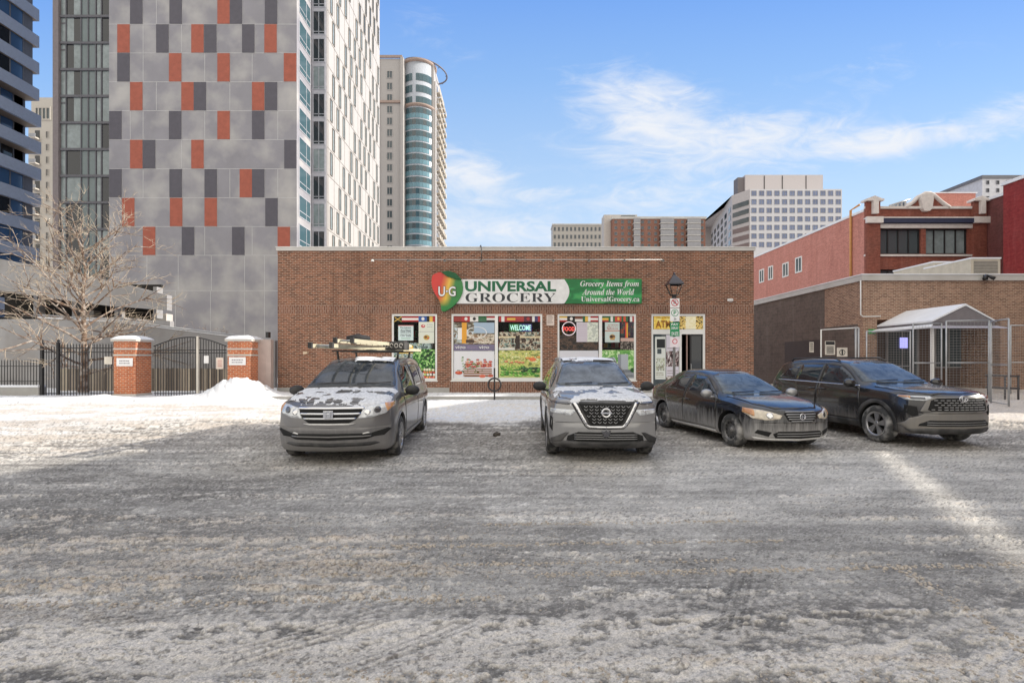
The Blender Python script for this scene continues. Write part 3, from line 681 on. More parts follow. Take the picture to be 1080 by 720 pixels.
def S(pts, y=1.0): return [(a, y, b) for a, b in pts]       # side-view outline (x,z) for the +y flank
def Fv(pts): return [(2.2, a, b) for a, b in pts]           # front-view outline (y,z)
SIDE = (0, -1, 0); FRONT = (-1, 0, 0); TOPD = (0, 0, -1)
def symm(pts): return pts+[(-a, b) for a, b in reversed(pts)]
def arch_trim(car, mat, w=.055, off=.014, a0=-12, a1=192):
    sp = car.sp
    for ax in (sp['fa'], sp['ra']):
        R = sp['r']+.05; cz = sp['r']+.01
        car.patch('arch_trim', S([(p[0], p[2]) for p in arc(ax, cz, R+w, a0, a1)]+[(p[0], p[2]) for p in arc(ax, cz, R-.004, a1, a0)]), SIDE, mat, off, .03, mirror=True, skirt=.03)
def door_set(car, doors, hz, glass, seam=True):
    """doors: list of (outline, window outline or None, handle x)"""
    for (ol, win, hx) in doors:
        car.patch('seam', S(ol), SIDE, CH_WELL, .0015, .05, mirror=True, skirt=.001)
        cx = sum(p[0] for p in ol)/len(ol); cz = sum(p[1] for p in ol)/len(ol)
        inn = []
        for (a, b) in ol:
            inn.append((a+(cx-a)/abs(cx-a)*.008 if abs(cx-a) > .01 else a, b+(cz-b)/abs(cz-b)*.008 if abs(cz-b) > .01 else b))
        ds = car.patch('door', S(inn), SIDE, car.pm, .0045, .045, mirror=True, skirt=.003)
        for dobj, sg in zip(ds, (1, -1)):
            if hx is not None:
                h = car.cast((hx, sg*1.0, hz), (0, -sg, 0))
                if h[0] is not None:
                    p = h[0]; y = p.y
                    mb = MB(); mb.tube([(hx-.10, y, hz), (hx-.085, y+sg*.035, hz), (hx+.085, y+sg*.035, hz), (hx+.10, y, hz)], [.012, .014, .014, .012], 8); mb.build('door_handle', car.pm, dobj, local=True)
        if win:
            for w in win:
                for sg, dobj in zip((1, -1), ds):
                    car.patch('door_window', [(a, sg*1.0, b) for a, b in w], (0, -sg, 0), glass, .008, .05, parent=dobj, skirt=.006)

def build_van():
    pm = paint('grey_van_paint', (.15, .146, .148), salt=.25, ztop=.8, dust=.06)
    sp = dict(fa=1.5, ra=-1.5, r=.345, track=.955, rimf=.66, bend=.42, bp=2.4, rbend=.2,
        top=[(2.45, .60), (2.443, .70), (2.42, .84), (2.33, .955), (2.15, 1.02), (1.85, 1.08), (1.5, 1.125), (1.33, 1.15), (1.22, 1.20), (.78, 1.46), (.42, 1.625), (.25, 1.675), (-.1, 1.715), (-.8, 1.735), (-1.6, 1.72), (-2.2, 1.67), (-2.42, 1.60), (-2.56, 1.32), (-2.66, 1.0), (-2.695, .7)],
        bot=[(2.45, .58), (2.443, .42), (2.41, .28), (2.3, .20), (1.95, .19), (-2.2, .22), (-2.55, .30), (-2.68, .45), (-2.695, .68)],
        w=[(2.45, .90), (2.2, .93), (1.7, .955), (.5, .96), (-1.5, .96), (-2.3, .93), (-2.695, .87)],
        belt=[(2.45, .70), (2.2, .86), (1.6, 1.0), (1.2, 1.04), (0, 1.06), (-1.0, 1.06), (-1.6, 1.09), (-2.695, 1.10)],
        wt=[(2.45, .88), (2.2, .84), (1.6, .86), (1.3, .84), (1.0, .77), (.42, .68), (0, .68), (-1.5, .69), (-2.3, .67), (-2.6, .74), (-2.695, .84)],
        edge=[(2.45, .02), (2.2, .05), (1.4, .06), (1.0, .06), (.2, .065), (-2.2, .065), (-2.695, .05)])
    c = Car('minivan', 'grey minivan with snow patches on its bonnet and a ladder on its roof', 'minivan', sp, pm)
    c.finish_body()
    g = car_glass('van_windscreen', (.016, .022, .03), .14)
    c.patch('windscreen', [(1, a, b) for a, b in symm([(.0, 1.665), (.36, 1.655), (.62, 1.60), (.70, 1.42), (.785, 1.19), (.74, 1.175), (.36, 1.185), (0, 1.19)])], FRONT, g, .006, .04)
    sw = [(.62, 1.13), (.95, 1.10), (.55, 1.50), (.30, 1.585), (-.28, 1.615), (-.30, 1.12)]
    door_set(c, [([(1.02, .33), (1.06, .62), (1.10, 1.00), (.60, 1.47), (.3, 1.60), (-.36, 1.635), (-.38, .33)], [[(.98, 1.12), (.62, 1.44), (.34, 1.565), (-.28, 1.595), (-.30, 1.12)]], -.18),
                 ([(-.40, .33), (-.38, 1.635), (-1.28, 1.635), (-1.32, .92), (-1.16, .70), (-1.04, .33)], [[(-.44, 1.12), (-.42, 1.595), (-1.24, 1.585), (-1.26, 1.13)]], -.56)], .93, CH_GLS)
    c.patch('quarter_window', S([(-1.40, 1.13), (-1.38, 1.575), (-2.20, 1.53), (-2.42, 1.16)]), SIDE, CH_GLS, .005, .05, mirror=True)
    c.patch('side_rail', S([(-1.15, .86), (-1.15, .875), (-2.5, .90), (-2.5, .885)]), SIDE, CH_WELL, .003, .05, mirror=True)
    c.patch('sill', S([(1.05, .20), (1.05, .31), (-1.08, .31), (-1.08, .20)]), SIDE, pm, .02, .06, mirror=True, skirt=.03)
    # bonnet shut line and panel
    hood = [(2.27, 0), (2.24, .45), (2.05, .70), (1.7, .80), (1.36, .82), (1.25, .5), (1.24, 0)]
    hp = [(a, b, 1) for a, b in hood]+[(a, -b, 1) for a, b in reversed(hood[1:-1])]
    c.patch('seam', hp, TOPD, CH_WELL, .0015, .06, skirt=.001)
    c.patch('bonnet', [(a+(1.75-a)*.012, b*.987, 1) for a, b, _ in hp], TOPD, pm, .006, .05, skirt=.004)
    # grille: dark field, three chrome blades, outer chrome wings
    c.patch('grille', Fv(symm([(0, .905), (.36, .90), (.50, .865), (.40, .72), (.30, .665), (0, .655)])), FRONT, CH_WELL, .006, .03)
    for (z0, w0, z1, w1, nm) in ((.875, .52, .915, .50, 'grille_blade'), (.795, .46, .825, .47, 'grille_blade'), (.725, .39, .75, .41, 'grille_blade')):
        c.patch(nm, Fv([(-w1, z1), (w1, z1), (w0, z0), (-w0, z0)]), FRONT, CH_CHR, .02, .04, skirt=.02)
    c.patch('lower_chrome', Fv([(-.40, .665), (.40, .665), (.30, .640), (-.30, .640)]), FRONT, SNOW_D, .022, .04, skirt=.02)
    b = MB()
    for q in (-.035, .035): b.box(2.475, 2.495, q-.010, q+.010, .765, .855)
    b.box(2.475, 2.495, -.035, .035, .802, .820); b.box(2.468, 2.474, -.075, .075, .75, .87)
    b.build('badge', CH_CHR, c.root, local=True, bevel=.004)
    # headlamps with amber outer corner
    for sg in (1, -1):
        hl = c.patch('headlight', [(2.2, sg*a, b) for a, b in [(.50, .895), (.46, .79), (.43, .735), (.62, .745), (.82, .80), (.905, .90), (.895, .975), (.70, .945)]], FRONT, CH_LAMP, .012, .03, skirt=.02)[0]
        c.patch('turn_signal', [(2.2, sg*a, b) for a, b in [(.84, .83), (.90, .90), (.89, .965), (.79, .955)]], FRONT, CH_AMB, .016, .02, parent=hl)
        c.patch('lamp_bowl', [(2.2, sg*(.56+.045*math.cos(t)), .83+.045*math.sin(t)) for t in [k*math.pi/6 for k in range(12)]], FRONT, CH_CHR, .018, .02, parent=hl)
        c.patch('lamp_bowl', [(2.2, sg*(.70+.05*math.cos(t)), .86+.05*math.sin(t)) for t in [k*math.pi/6 for k in range(12)]], FRONT, CH_LAMPD, .018, .02, parent=hl)
        c.patch('fog_recess', [(2.2, sg*a, b) for a, b in [(.62, .50), (.86, .565), (.90, .545), (.80, .45), (.62, .44)]], FRONT, CH_WELL, .005, .03)
        c.patch('bumper_snow', [(2.2, sg*a, b) for a, b in [(.50, .505), (.58, .52), (.60, .50), (.50, .49)]], FRONT, SNOW_D, .01, .02)
    c.patch('air_intake', Fv(symm([(0, .505), (.60, .50), (.66, .44), (.55, .41), (0, .40)])), FRONT, CH_WELL, .006, .04)
    c.patch('intake_bar', Fv([(-.62, .465), (.62, .465), (.60, .445), (-.60, .445)]), FRONT, pm, .018, .04)
    c.patch('lower_intake', Fv(symm([(0, .355), (.68, .36), (.74, .33), (.60, .30), (0, .295)])), FRONT, CH_BLK, .006, .04)
    c.patch('tail_light', S([(-2.5, .98), (-2.45, 1.12), (-2.66, 1.12), (-2.70, .98)]), SIDE, CH_RED, .006, .03, mirror=True)
    c.mirror(.98, 1.06, 1.10, CH_BLK, sz=1.15)
    arch_trim(c, pm, .03, .008)
    c.wheels('ten', CH_RIM, CH_TYR)
    # wipers
    w = MB()
    for (a, b2) in ((.10, .70), (-.62, -.05)):
        p0 = c.cast((1, a, 1.215), (-1, 0, 0))[0]; p1 = c.cast((1, b2, 1.235), (-1, 0, 0))[0]
        w.tube([p0+Vector((.03, 0, .02)), p1+Vector((.03, 0, .02))], .010, 6)
    w.build('wiper', CH_BLK, c.root, local=True)
    c.snow(1.30, 2.34, -.86, .86, .50, 5, mat=FROST, f=4.2, th=.012, st=.018, edgefall=lambda X, Y: .22*(np.exp(-((X-1.40)/.14)**2))+.10*sm(.2, .7, Y)*sm(2.3, 2.0, X)+.06*sm(-.2, .4, Y)-.12*sm(.75, .86, np.abs(Y)))
    c.snow(.15, .46, -.6, .60, .40, 8, f=3, th=.04, edgefall=lambda X, Y: -.25*sm(-.1, -.3, Y)*1.0+.15*sm(.1, .3, Y))
    # roof rack: two cross bars on feet
    for x in (.02, -1.35):
        r = MB(); zr = 1.86
        r.box(x-.03, x+.03, -.72, .72, zr-.03, zr)
        for sg in (1, -1):
            h = c.cast((x, sg*.60, 1), (0, 0, -1))[0]; r.tube([(x, sg*.60, h.z-.01), (x, sg*.62, zr-.015)], .022, 8)
        r.build('roof_bar', CH_BLK, c.root, local=True)
    c.place(-2.96, 10.05, 2.4); return c
def build_rogue():
    pm = paint('silver_grey_paint', (.30, .298, .30), salt=.25, saltcol=(.42, .41, .39), ztop=.8, dust=.08)
    sp = dict(fa=1.35, ra=-1.35, r=.36, track=.915, rimf=.68, bend=.30, bp=3.0, rbend=.22,
        top=[(2.27, .66), (2.265, .78), (2.25, .92), (2.19, 1.005), (2.0, 1.06), (1.6, 1.115), (1.25, 1.15), (1.12, 1.17), (1.03, 1.20), (.62, 1.42), (.25, 1.60), (.12, 1.635), (-.2, 1.675), (-.9, 1.695), (-1.6, 1.665), (-1.95, 1.60), (-2.1, 1.48), (-2.28, 1.15), (-2.36, .9), (-2.37, .7)],
        bot=[(2.27, .64), (2.265, .45), (2.24, .30), (2.12, .23), (1.8, .22), (-1.9, .25), (-2.2, .33), (-2.35, .48), (-2.37, .68)],
        w=[(2.27, .86), (2.1, .89), (1.7, .92), (.9, .915), (-.9, .915), (-1.6, .92), (-2.1, .89), (-2.37, .82)],
        belt=[(2.27, .76), (2.0, .95), (1.5, 1.03), (1.0, 1.06), (0, 1.08), (-1.0, 1.10), (-1.8, 1.14), (-2.37, 1.14)],
        wt=[(2.27, .80), (2.0, .78), (1.5, .79), (1.15, .77), (.9, .70), (.25, .60), (0, .60), (-1.3, .60), (-1.9, .58), (-2.2, .66), (-2.37, .76)],
        edge=[(2.27, .02), (2.0, .045), (1.2, .055), (.2, .06), (-1.8, .06), (-2.37, .05)])
    c = Car('compact_suv', 'silver grey suv with a V-shaped grille, parked between minivan and black saloon', 'suv', sp, pm); c.finish_body()
    g = car_glass('rogue_windscreen', (.03, .04, .052), .42, (.42, .48, .56))
    c.patch('windscreen', [(1, a, b) for a, b in symm([(.0, 1.625), (.34, 1.612), (.545, 1.565), (.62, 1.42), (.715, 1.205), (.66, 1.19), (.3, 1.185), (0, 1.185)])], FRONT, g, .006, .04)
    door_set(c, [([(.92, .36), (.96, .7), (.93, 1.06), (.42, 1.40), (.15, 1.52), (-.28, 1.56), (-.30, .36)], [[(.80, 1.14), (.44, 1.37), (.16, 1.49), (-.22, 1.525), (-.24, 1.14)]], -.14),
                 ([(-.32, .36), (-.30, 1.56), (-1.1, 1.54), (-1.18, 1.10), (-1.04, .80), (-.94, .36)], [[(-.36, 1.14), (-.34, 1.525), (-1.06, 1.505), (-1.10, 1.15)]], -.46)], .98, CH_GLS)
    c.patch('quarter_window', S([(-1.20, 1.17), (-1.16, 1.49), (-1.55, 1.44), (-1.85, 1.22)]), SIDE, CH_GLS, .005, .05, mirror=True)
    c.patch('sill_cladding', S([(.93, .24), (.93, .36), (-.96, .36), (-.96, .24)]), SIDE, CH_BLK, .018, .06, mirror=True, skirt=.03)
    hood = [(2.20, 0), (2.16, .50), (1.95, .72), (1.6, .77), (1.18, .76), (1.10, .4), (1.09, 0)]
    hp = [(a, b, 1) for a, b in hood]+[(a, -b, 1) for a, b in reversed(hood[1:-1])]
    c.patch('seam', hp, TOPD, CH_WELL, .0015, .06, skirt=.001)
    c.patch('bonnet', [(a+(1.6-a)*.012, b*.987, 1) for a, b, _ in hp], TOPD, pm, .006, .05, skirt=.004)
    # V-shaped grille: black mesh, chrome V, dark lower V
    c.patch('grille_surround', Fv(symm([(0, .985), (.47, .985), (.56, .975), (.34, .60), (.28, .555), (0, .55)])), FRONT, CH_BLK, .006, .03)
    gr = c.patch('grille', Fv(symm([(0, .955), (.42, .955), (.26, .655), (.22, .625), (0, .62)])), FRONT, CH_WELL, .012, .03)[0]
    mesh = MB()
    for row in range(6):
        z = .66+row*.05; wv = .22+.2*(z-.63)/.32
        n = int(wv*2/.085)
        for k in range(n):
            y = (k-(n-1)/2)*.085+(.02 if row % 2 else -.02)
            h = c.cast((2.2, y, z), (-1, 0, 0))[0]
            mesh.tube([h+Vector((.016, -.03, .012)), h+Vector((.022, 0, -.012)), h+Vector((.016, .03, .012))], .006, 4)
    mesh.build('grille_mesh', CH_SIL, gr, local=True)
    for sg in (1, -1):
        c.patch('grille_chrome', [(2.2, sg*a, b) for a, b in [(.47, .97), (.52, .965), (.325, .61), (.28, .575), (0.0, .57), (0, .60), (.255, .605), (.285, .63)]], FRONT, CH_CHR, .022, .025, skirt=.02)
        hl = c.patch('headlight', [(2.2, sg*a, b) for a, b in [(.50, .86), (.48, .83), (.55, .765), (.86, .795), (.87, .865)]], FRONT, CH_LAMP, .010, .03, skirt=.02)[0]
        c.patch('lamp_divider', [(2.2, sg*a, b) for a, b in [(.62, .855), (.635, .855), (.66, .78), (.645, .778)]], FRONT, CH_CHR, .014, .03, parent=hl)
        c.patch('running_light', [(2.2, sg*a, b) for a, b in [(.54, .955), (.60, .935), (.88, .955), (.885, .985), (.60, .975)]], FRONT, CH_LAMPD, .010, .03, skirt=.02)
        c.patch('air_curtain', [(2.2, sg*a, b) for a, b in [(.83, .72), (.87, .74), (.88, .56), (.84, .50)]], FRONT, CH_WELL, .008, .03)
        c.patch('bumper_wing', [(2.2, sg*a, b) for a, b in [(.58, .49), (.64, .49), (.86, .38), (.86, .32), (.70, .34)]], FRONT, CH_BLK, .014, .03)
    c.patch('air_intake', Fv(symm([(0, .50), (.44, .505), (.60, .44), (.62, .36), (0, .35)])), FRONT, CH_WELL, .008, .03)
    for z in (.39, .425, .46): c.patch('intake_slat', Fv([(-.50, z), (.50, z), (.50, z+.008), (-.50, z+.008)]), FRONT, CH_SIL, .014, .05)
    c.patch('sensor_plate', Fv([(0, .56), (.07, .53), (.05, .45), (0, .41), (-.05, .45), (-.07, .53)]), FRONT, CH_LAMPD, .026, .03)
    c.patch('skid_plate', Fv(symm([(0, .345), (.66, .355), (.88, .33), (.80, .26), (.50, .245), (0, .245)])), FRONT, CH_BLK, .014, .04)
    h = c.cast((2.2, 0, .80), (-1, 0, 0))[0]
    b = MB(); b.lathe([(.050, h.x+.022), (.062, h.x+.030), (.072, h.x+.030), (.078, h.x+.022)], 28, (0, 0, .815), 'X'); b.box(h.x+.02, h.x+.036, -.085, .085, .802, .828); b.build('badge', CH_CHR, c.root, local=True)
    c.mirror(.80, 1.015, 1.165, CH_BLK, sz=1.1); arch_trim(c, CH_BLK, .06, .014); c.wheels('five', CH_RIM, CH_TYR)
    w = MB()
    for (a, b2) in ((.05, .62), (-.55, -.05)):
        p0 = c.cast((1, a, 1.205), (-1, 0, 0))[0]; p1 = c.cast((1, b2, 1.225), (-1, 0, 0))[0]; w.tube([p0+Vector((.03, 0, .02)), p1+Vector((.03, 0, .02))], .010, 6)
    w.build('wiper', CH_BLK, c.root, local=True)
    c.snow(1.12, 2.2, -.80, .80, (.48), 15, mat=FROST, f=3.6, th=.014, st=.018, edgefall=lambda X, Y: .03+.10*np.exp(-((X-2.12)/.07)**2)-.12*sm(.7, .8, np.abs(Y)))
    c.snow(-1.3, .12, -.52, .52, .40, 18, f=3, th=.03)
    for sg in (1, -1):
        r = MB(); r.tube([(-1.7, sg*.56, 1.60), (-1.6, sg*.56, 1.69), (-.2, sg*.565, 1.70), (.02, sg*.57, 1.63)], .018, 8); r.build('roof_rail', CH_SIL, c.root, local=True)
    c.place(1.56, 10.05, -1.5); return c
def build_sedan():
    pm = paint('black_sedan_paint', (.013, .012, .012), metal=0, rough=.25, salt=.85, saltcol=(.38, .37, .36), ztop=.92, dust=.0)
    sp = dict(fa=1.325, ra=-1.325, r=.315, track=.87, rimf=.62, bend=.38, bp=2.4, rbend=.34,
        top=[(2.165, .54), (2.158, .64), (2.12, .725), (2.02, .785), (1.75, .865), (1.3, .935), (1.05, .965), (.95, .99), (.55, 1.19), (.12, 1.375), (0, 1.405), (-.35, 1.455), (-.8, 1.45), (-1.15, 1.39), (-1.5, 1.24), (-1.78, 1.10), (-1.95, 1.065), (-2.2, 1.04), (-2.28, .97), (-2.32, .78), (-2.33, .6)],
        bot=[(2.165, .52), (2.158, .40), (2.13, .26), (2.0, .19), (1.7, .18), (-1.8, .20), (-2.15, .27), (-2.31, .40), (-2.33, .58)],
        w=[(2.165, .80), (1.95, .84), (1.5, .885), (.5, .885), (-1.0, .885), (-1.6, .88), (-2.1, .83), (-2.36, .74)],
        belt=[(2.165, .62), (1.9, .74), (1.4, .83), (.9, .87), (0, .90), (-1.0, .94), (-1.6, .97), (-2.36, .93)],
        wt=[(2.165, .76), (1.9, .76), (1.3, .77), (.98, .74), (.7, .66), (.12, .545), (-.3, .53), (-.9, .53), (-1.3, .55), (-1.78, .68), (-2.2, .70), (-2.36, .68)],
        edge=[(2.165, .02), (1.9, .05), (1.0, .055), (.1, .06), (-1.2, .06), (-2.36, .05)])
    c = Car('sedan', 'black saloon car streaked with road salt on its doors and bumper', 'car', sp, pm); c.finish_body()
    g = car_glass('sedan_windscreen', (.03, .04, .05), .34, (.42, .50, .56))
    c.patch('windscreen', [(1, a, b) for a, b in symm([(.0, 1.385), (.30, 1.37), (.49, 1.325), (.58, 1.17), (.695, .985), (.64, .975), (.3, .97), (0, .97)])], FRONT, g, .006, .04)
    door_set(c, [([(.86, .28), (.90, .6), (.86, .90), (.40, 1.15), (.10, 1.30), (-.33, 1.34), (-.36, .28)], [[(.74, .965), (.40, 1.14), (.08, 1.27), (-.27, 1.30), (-.30, .965)]], -.20),
                 ([(-.38, .28), (-.35, 1.34), (-.72, 1.335), (-1.12, 1.22), (-1.28, 1.00), (-1.10, .66), (-.95, .28)], [[(-.42, .97), (-.40, 1.30), (-.72, 1.295), (-1.02, 1.205), (-1.18, 1.0)]], -.98)], .80, CH_GLS)
    hood = [(2.06, 0), (2.0, .42), (1.72, .66), (1.35, .72), (1.02, .73), (.97, .4), (.96, 0)]
    hp = [(a, b, 1) for a, b in hood]+[(a, -b, 1) for a, b in reversed(hood[1:-1])]
    c.patch('seam', hp, TOPD, CH_WELL, .0015, .06, skirt=.001)
    c.patch('bonnet', [(a+(1.5-a)*.012, b*.987, 1) for a, b, _ in hp], TOPD, pm, .006, .05, skirt=.004)
    c.patch('grille', Fv(symm([(0, .735), (.26, .73), (.33, .70), (.27, .575), (.20, .545), (0, .54)])), FRONT, CH_WELL, .008, .03)
    for z, wv in ((.715, .30), (.675, .30), (.635, .285), (.595, .265), (.555, .22)): c.patch('grille_bar', Fv([(-wv, z), (wv, z), (wv-.01, z+.014), (-wv+.01, z+.014)]), FRONT, CH_SIL, .018, .04, skirt=.015)
    h = c.cast((2.2, 0, .65), (-1, 0, 0))[0]
    b = MB(); b.lathe([(.045, h.x+.020), (.055, h.x+.026), (.062, h.x+.020)], 24, (0, 0, .645), 'X')
    for q in (-.022, .022): b.box(h.x+.02, h.x+.03, q-.006, q+.006, .612, .678)
    b.box(h.x+.02, h.x+.03, -.022, .022, .64, .652); b.build('badge', CH_CHR, c.root, local=True)
    dl = Vector((-.78, -.62, 0))
    for sg in (1, -1):
        hl = c.patch('headlight', [(2.2, sg*a, b) for a, b in [(.36, .665), (.40, .60), (.60, .575), (.78, .60), (.835, .70), (.82, .775), (.62, .745)]], FRONT, CH_YEL, .012, .03, skirt=.02)[0]
        c.patch('turn_signal', [(2.2, sg*a, b) for a, b in [(.76, .64), (.835, .70), (.82, .775), (.74, .755)]], FRONT, CH_AMB, .016, .02, parent=hl)
        c.patch('lamp_bowl', [(2.2, sg*(.55+.05*math.cos(t)), .655+.05*math.sin(t)) for t in [k*math.pi/6 for k in range(12)]], FRONT, CH_CHR, .018, .02, parent=hl)
        c.patch('fog_recess', [(2.2, sg*a, b) for a, b in [(.52, .36), (.72, .40), (.76, .34), (.56, .28)]], FRONT, CH_WELL, .006, .03)
    c.patch('air_intake', Fv(symm([(0, .38), (.42, .38), (.50, .33), (.46, .26), (0, .25)])), FRONT, CH_WELL, .006, .03)
    for z in (.29, .335): c.patch('intake_slat', Fv([(-.44, z), (.44, z), (.44, z+.01), (-.44, z+.01)]), FRONT, CH_SIL, .012, .05)
    c.patch('bumper_lip', Fv(symm([(0, .235), (.60, .245), (.78, .27), (.74, .225), (0, .20)])), FRONT, SNOW_D, .010, .04)
    c.patch('tail_light', S([(-1.95, .80), (-1.98, .98), (-2.30, .96), (-2.34, .82)]), SIDE, CH_RED, .006, .03, mirror=True)
    c.mirror(.74, .985, .985, CH_SIL, sz=1.05); c.wheels('steel', CH_RIMD, CH_TYRS)
    w = MB()
    for (a, b2) in ((.05, .58), (-.55, -.05)):
        p0 = c.cast((1, a, .99), (-1, 0, 0))[0]; p1 = c.cast((1, b2, 1.005), (-1, 0, 0))[0]; w.tube([p0+Vector((.03, 0, .02)), p1+Vector((.03, 0, .02))], .010, 6)
    w.build('wiper', CH_BLK, c.root, local=True)
    c.patch('sill_snow', S([(.85, .20), (.85, .25), (.3, .27), (-.4, .25), (-.92, .26), (-.92, .20)]), SIDE, SNOW_D, .008, .05, mirror=True)
    c.place(4.80, 10.86, 10.5); return c
def build_rav():
    pm = paint('dark_blue_grey_paint', (.024, .023, .024), metal=.2, rough=.25, salt=.6, saltcol=(.26, .245, .23), ztop=.85, dust=.0)
    sil = paint('dirty_fascia', (.16, .155, .15), metal=.3, rough=.4, salt=.4, saltcol=(.28, .25, .21), ztop=.9, dust=.25)
    sp = dict(fa=1.345, ra=-1.345, r=.37, track=.925, rimf=.66, bend=.34, bp=2.6, rbend=.24,
        top=[(2.275, .68), (2.27, .82), (2.25, .94), (2.18, 1.02), (1.95, 1.075), (1.5, 1.12), (1.2, 1.145), (1.08, 1.165), (.98, 1.20), (.55, 1.43), (.18, 1.60), (.03, 1.64), (-.3, 1.685), (-.9, 1.70), (-1.6, 1.67), (-1.95, 1.61), (-2.1, 1.50), (-2.25, 1.18), (-2.32, .95), (-2.33, .7)],
        bot=[(2.275, .66), (2.27, .46), (2.24, .32), (2.12, .255), (1.8, .24), (-1.9, .27), (-2.2, .36), (-2.31, .5), (-2.33, .68)],
        w=[(2.275, .87), (2.1, .90), (1.7, .925), (.9, .915), (-.9, .915), (-1.6, .925), (-2.1, .90), (-2.33, .84)],
        belt=[(2.275, .80), (2.0, .95), (1.5, 1.04), (1.0, 1.07), (0, 1.09), (-1.0, 1.11), (-1.8, 1.15), (-2.33, 1.15)],
        wt=[(2.275, .82), (2.0, .80), (1.5, .81), (1.15, .79), (.9, .71), (.2, .61), (0, .61), (-1.3, .62), (-1.9, .60), (-2.2, .68), (-2.33, .78)],
        edge=[(2.275, .02), (2.0, .045), (1.2, .055), (.2, .06), (-1.8, .06), (-2.33, .05)])
    c = Car('suv', 'large dark grey suv with a dirt-browned bumper, parked nearest the wire fence', 'suv', sp, pm); c.finish_body()
    g = car_glass('rav_windscreen', (.03, .04, .055), .30, (.40, .48, .56))
    c.patch('windscreen', [(1, a, b) for a, b in symm([(.0, 1.625), (.34, 1.61), (.555, 1.565), (.63, 1.42), (.73, 1.205), (.67, 1.19), (.3, 1.185), (0, 1.185)])], FRONT, g, .006, .04)
    door_set(c, [([(.90, .40), (.94, .72), (.90, 1.06), (.38, 1.40), (.10, 1.53), (-.32, 1.57), (-.34, .40)], [[(.76, 1.15), (.40, 1.37), (.12, 1.495), (-.26, 1.53), (-.28, 1.15)]], -.18),
                 ([(-.36, .40), (-.34, 1.57), (-1.12, 1.55), (-1.16, 1.12), (-1.02, .84), (-.92, .40)], [[(-.40, 1.15), (-.38, 1.53), (-1.08, 1.51), (-1.10, 1.16)]], -.50)], 1.0, CH_GLS)
    c.patch('quarter_window', S([(-1.20, 1.18), (-1.17, 1.50), (-1.62, 1.46), (-1.80, 1.22)]), SIDE, CH_GLS, .005, .05, mirror=True)
    c.patch('window_trim', S([(.84, 1.105), (.84, 1.12), (-1.8, 1.165), (-1.8, 1.15)]), SIDE, CH_CHR, .010, .05, mirror=True, skirt=.01)
    c.patch('sill_cladding', S([(.93, .26), (.93, .40), (-.94, .40), (-.94, .26)]), SIDE, CH_BLK, .020, .06, mirror=True, skirt=.03)
    hood = [(2.18, 0), (2.15, .52), (1.95, .74), (1.6, .79), (1.16, .78), (1.07, .4), (1.06, 0)]
    hp = [(a, b, 1) for a, b in hood]+[(a, -b, 1) for a, b in reversed(hood[1:-1])]
    c.patch('seam', hp, TOPD, CH_WELL, .0015, .06, skirt=.001)
    c.patch('bonnet', [(a+(1.6-a)*.012, b*.987, 1) for a, b, _ in hp], TOPD, pm, .006, .05, skirt=.004)
    c.patch('grille_surround', Fv(symm([(0, .975), (.50, .965), (.60, .93), (.70, .70), (.62, .655), (0, .66)])), FRONT, sil, .008, .03)
    gr = c.patch('grille', Fv(symm([(0, .945), (.44, .94), (.545, .90), (.60, .73), (.55, .70), (0, .70)])), FRONT, CH_WELL, .015, .03)[0]
    mesh = MB()
    for row in range(5):
        z = .725+row*.043; wv = .57-.06*(z-.7)/.2; n = int(wv*2/.10)
        for kk in range(n):
            y = (kk-(n-1)/2)*.10+(.025 if row % 2 else -.025); h = c.cast((2.2, y, z), (-1, 0, 0))[0]
            mesh.box(h.x+.012, h.x+.024, y-.036, y+.036, z, z+.014)
    mesh.build('grille_mesh', CH_SIL, gr, local=True)
    for sg in (1, -1):
        hl = c.patch('headlight', [(2.2, sg*a, b) for a, b in [(.54, .975), (.50, .945), (.62, .895), (.84, .905), (.868, .965), (.85, .985), (.70, .98)]], FRONT, CH_LAMP, .012, .03, skirt=.02)[0]
        c.patch('turn_signal', [(2.2, sg*a, b) for a, b in [(.81, .935), (.862, .955), (.85, .98), (.80, .975)]], FRONT, CH_AMB, .016, .02, parent=hl)
        c.patch('lamp_inner', [(2.2, sg*a, b) for a, b in [(.62, .955), (.62, .915), (.80, .92), (.82, .96)]], FRONT, CH_LAMPD, .016, .03, parent=hl)
        c.patch('fog_recess', [(2.2, sg*a, b) for a, b in [(.74, .78), (.86, .81), (.88, .68), (.80, .60), (.72, .62)]], FRONT, CH_WELL, .010, .03)
    c.patch('bumper_panel', Fv(symm([(0, .655), (.64, .65), (.72, .60), (.84, .56), (.90, .44), (.84, .34), (0, .34)])), FRONT, sil, .010, .03)
    c.patch('air_intake', Fv(symm([(0, .53), (.56, .53), (.70, .46), (.72, .42), (0, .42)])), FRONT, CH_WELL, .018, .03)
    for z in (.445, .485): c.patch('intake_slat', Fv([(-.60, z), (.60, z), (.60, z+.008), (-.60, z+.008)]), FRONT, CH_SIL, .023, .05)
    c.patch('skid_plate', Fv(symm([(0, .375), (.60, .38), (.86, .36), (.80, .30), (.50, .275), (0, .275)])), FRONT, CH_BLK, .020, .04)
    h = c.cast((2.2, 0, .92), (-1, 0, 0))[0]; b = MB()
    for (ry, rz, cz) in ((.085, .058, .935), (.032, .056, .935), (.060, .026, .952)):
        b.tube([(h.x+.035, ry*math.cos(t), cz+rz*math.sin(t)) for t in [k*math.pi/10 for k in range(21)]], .008, 6)
    b.build('badge', CH_CHR, c.root, local=True)
    c.mirror(.80, 1.02, 1.17, pm, sz=1.15); arch_trim(c, CH_BLK, .07, .016); c.wheels('five', CH_RIM, CH_TYRS)
    w = MB()
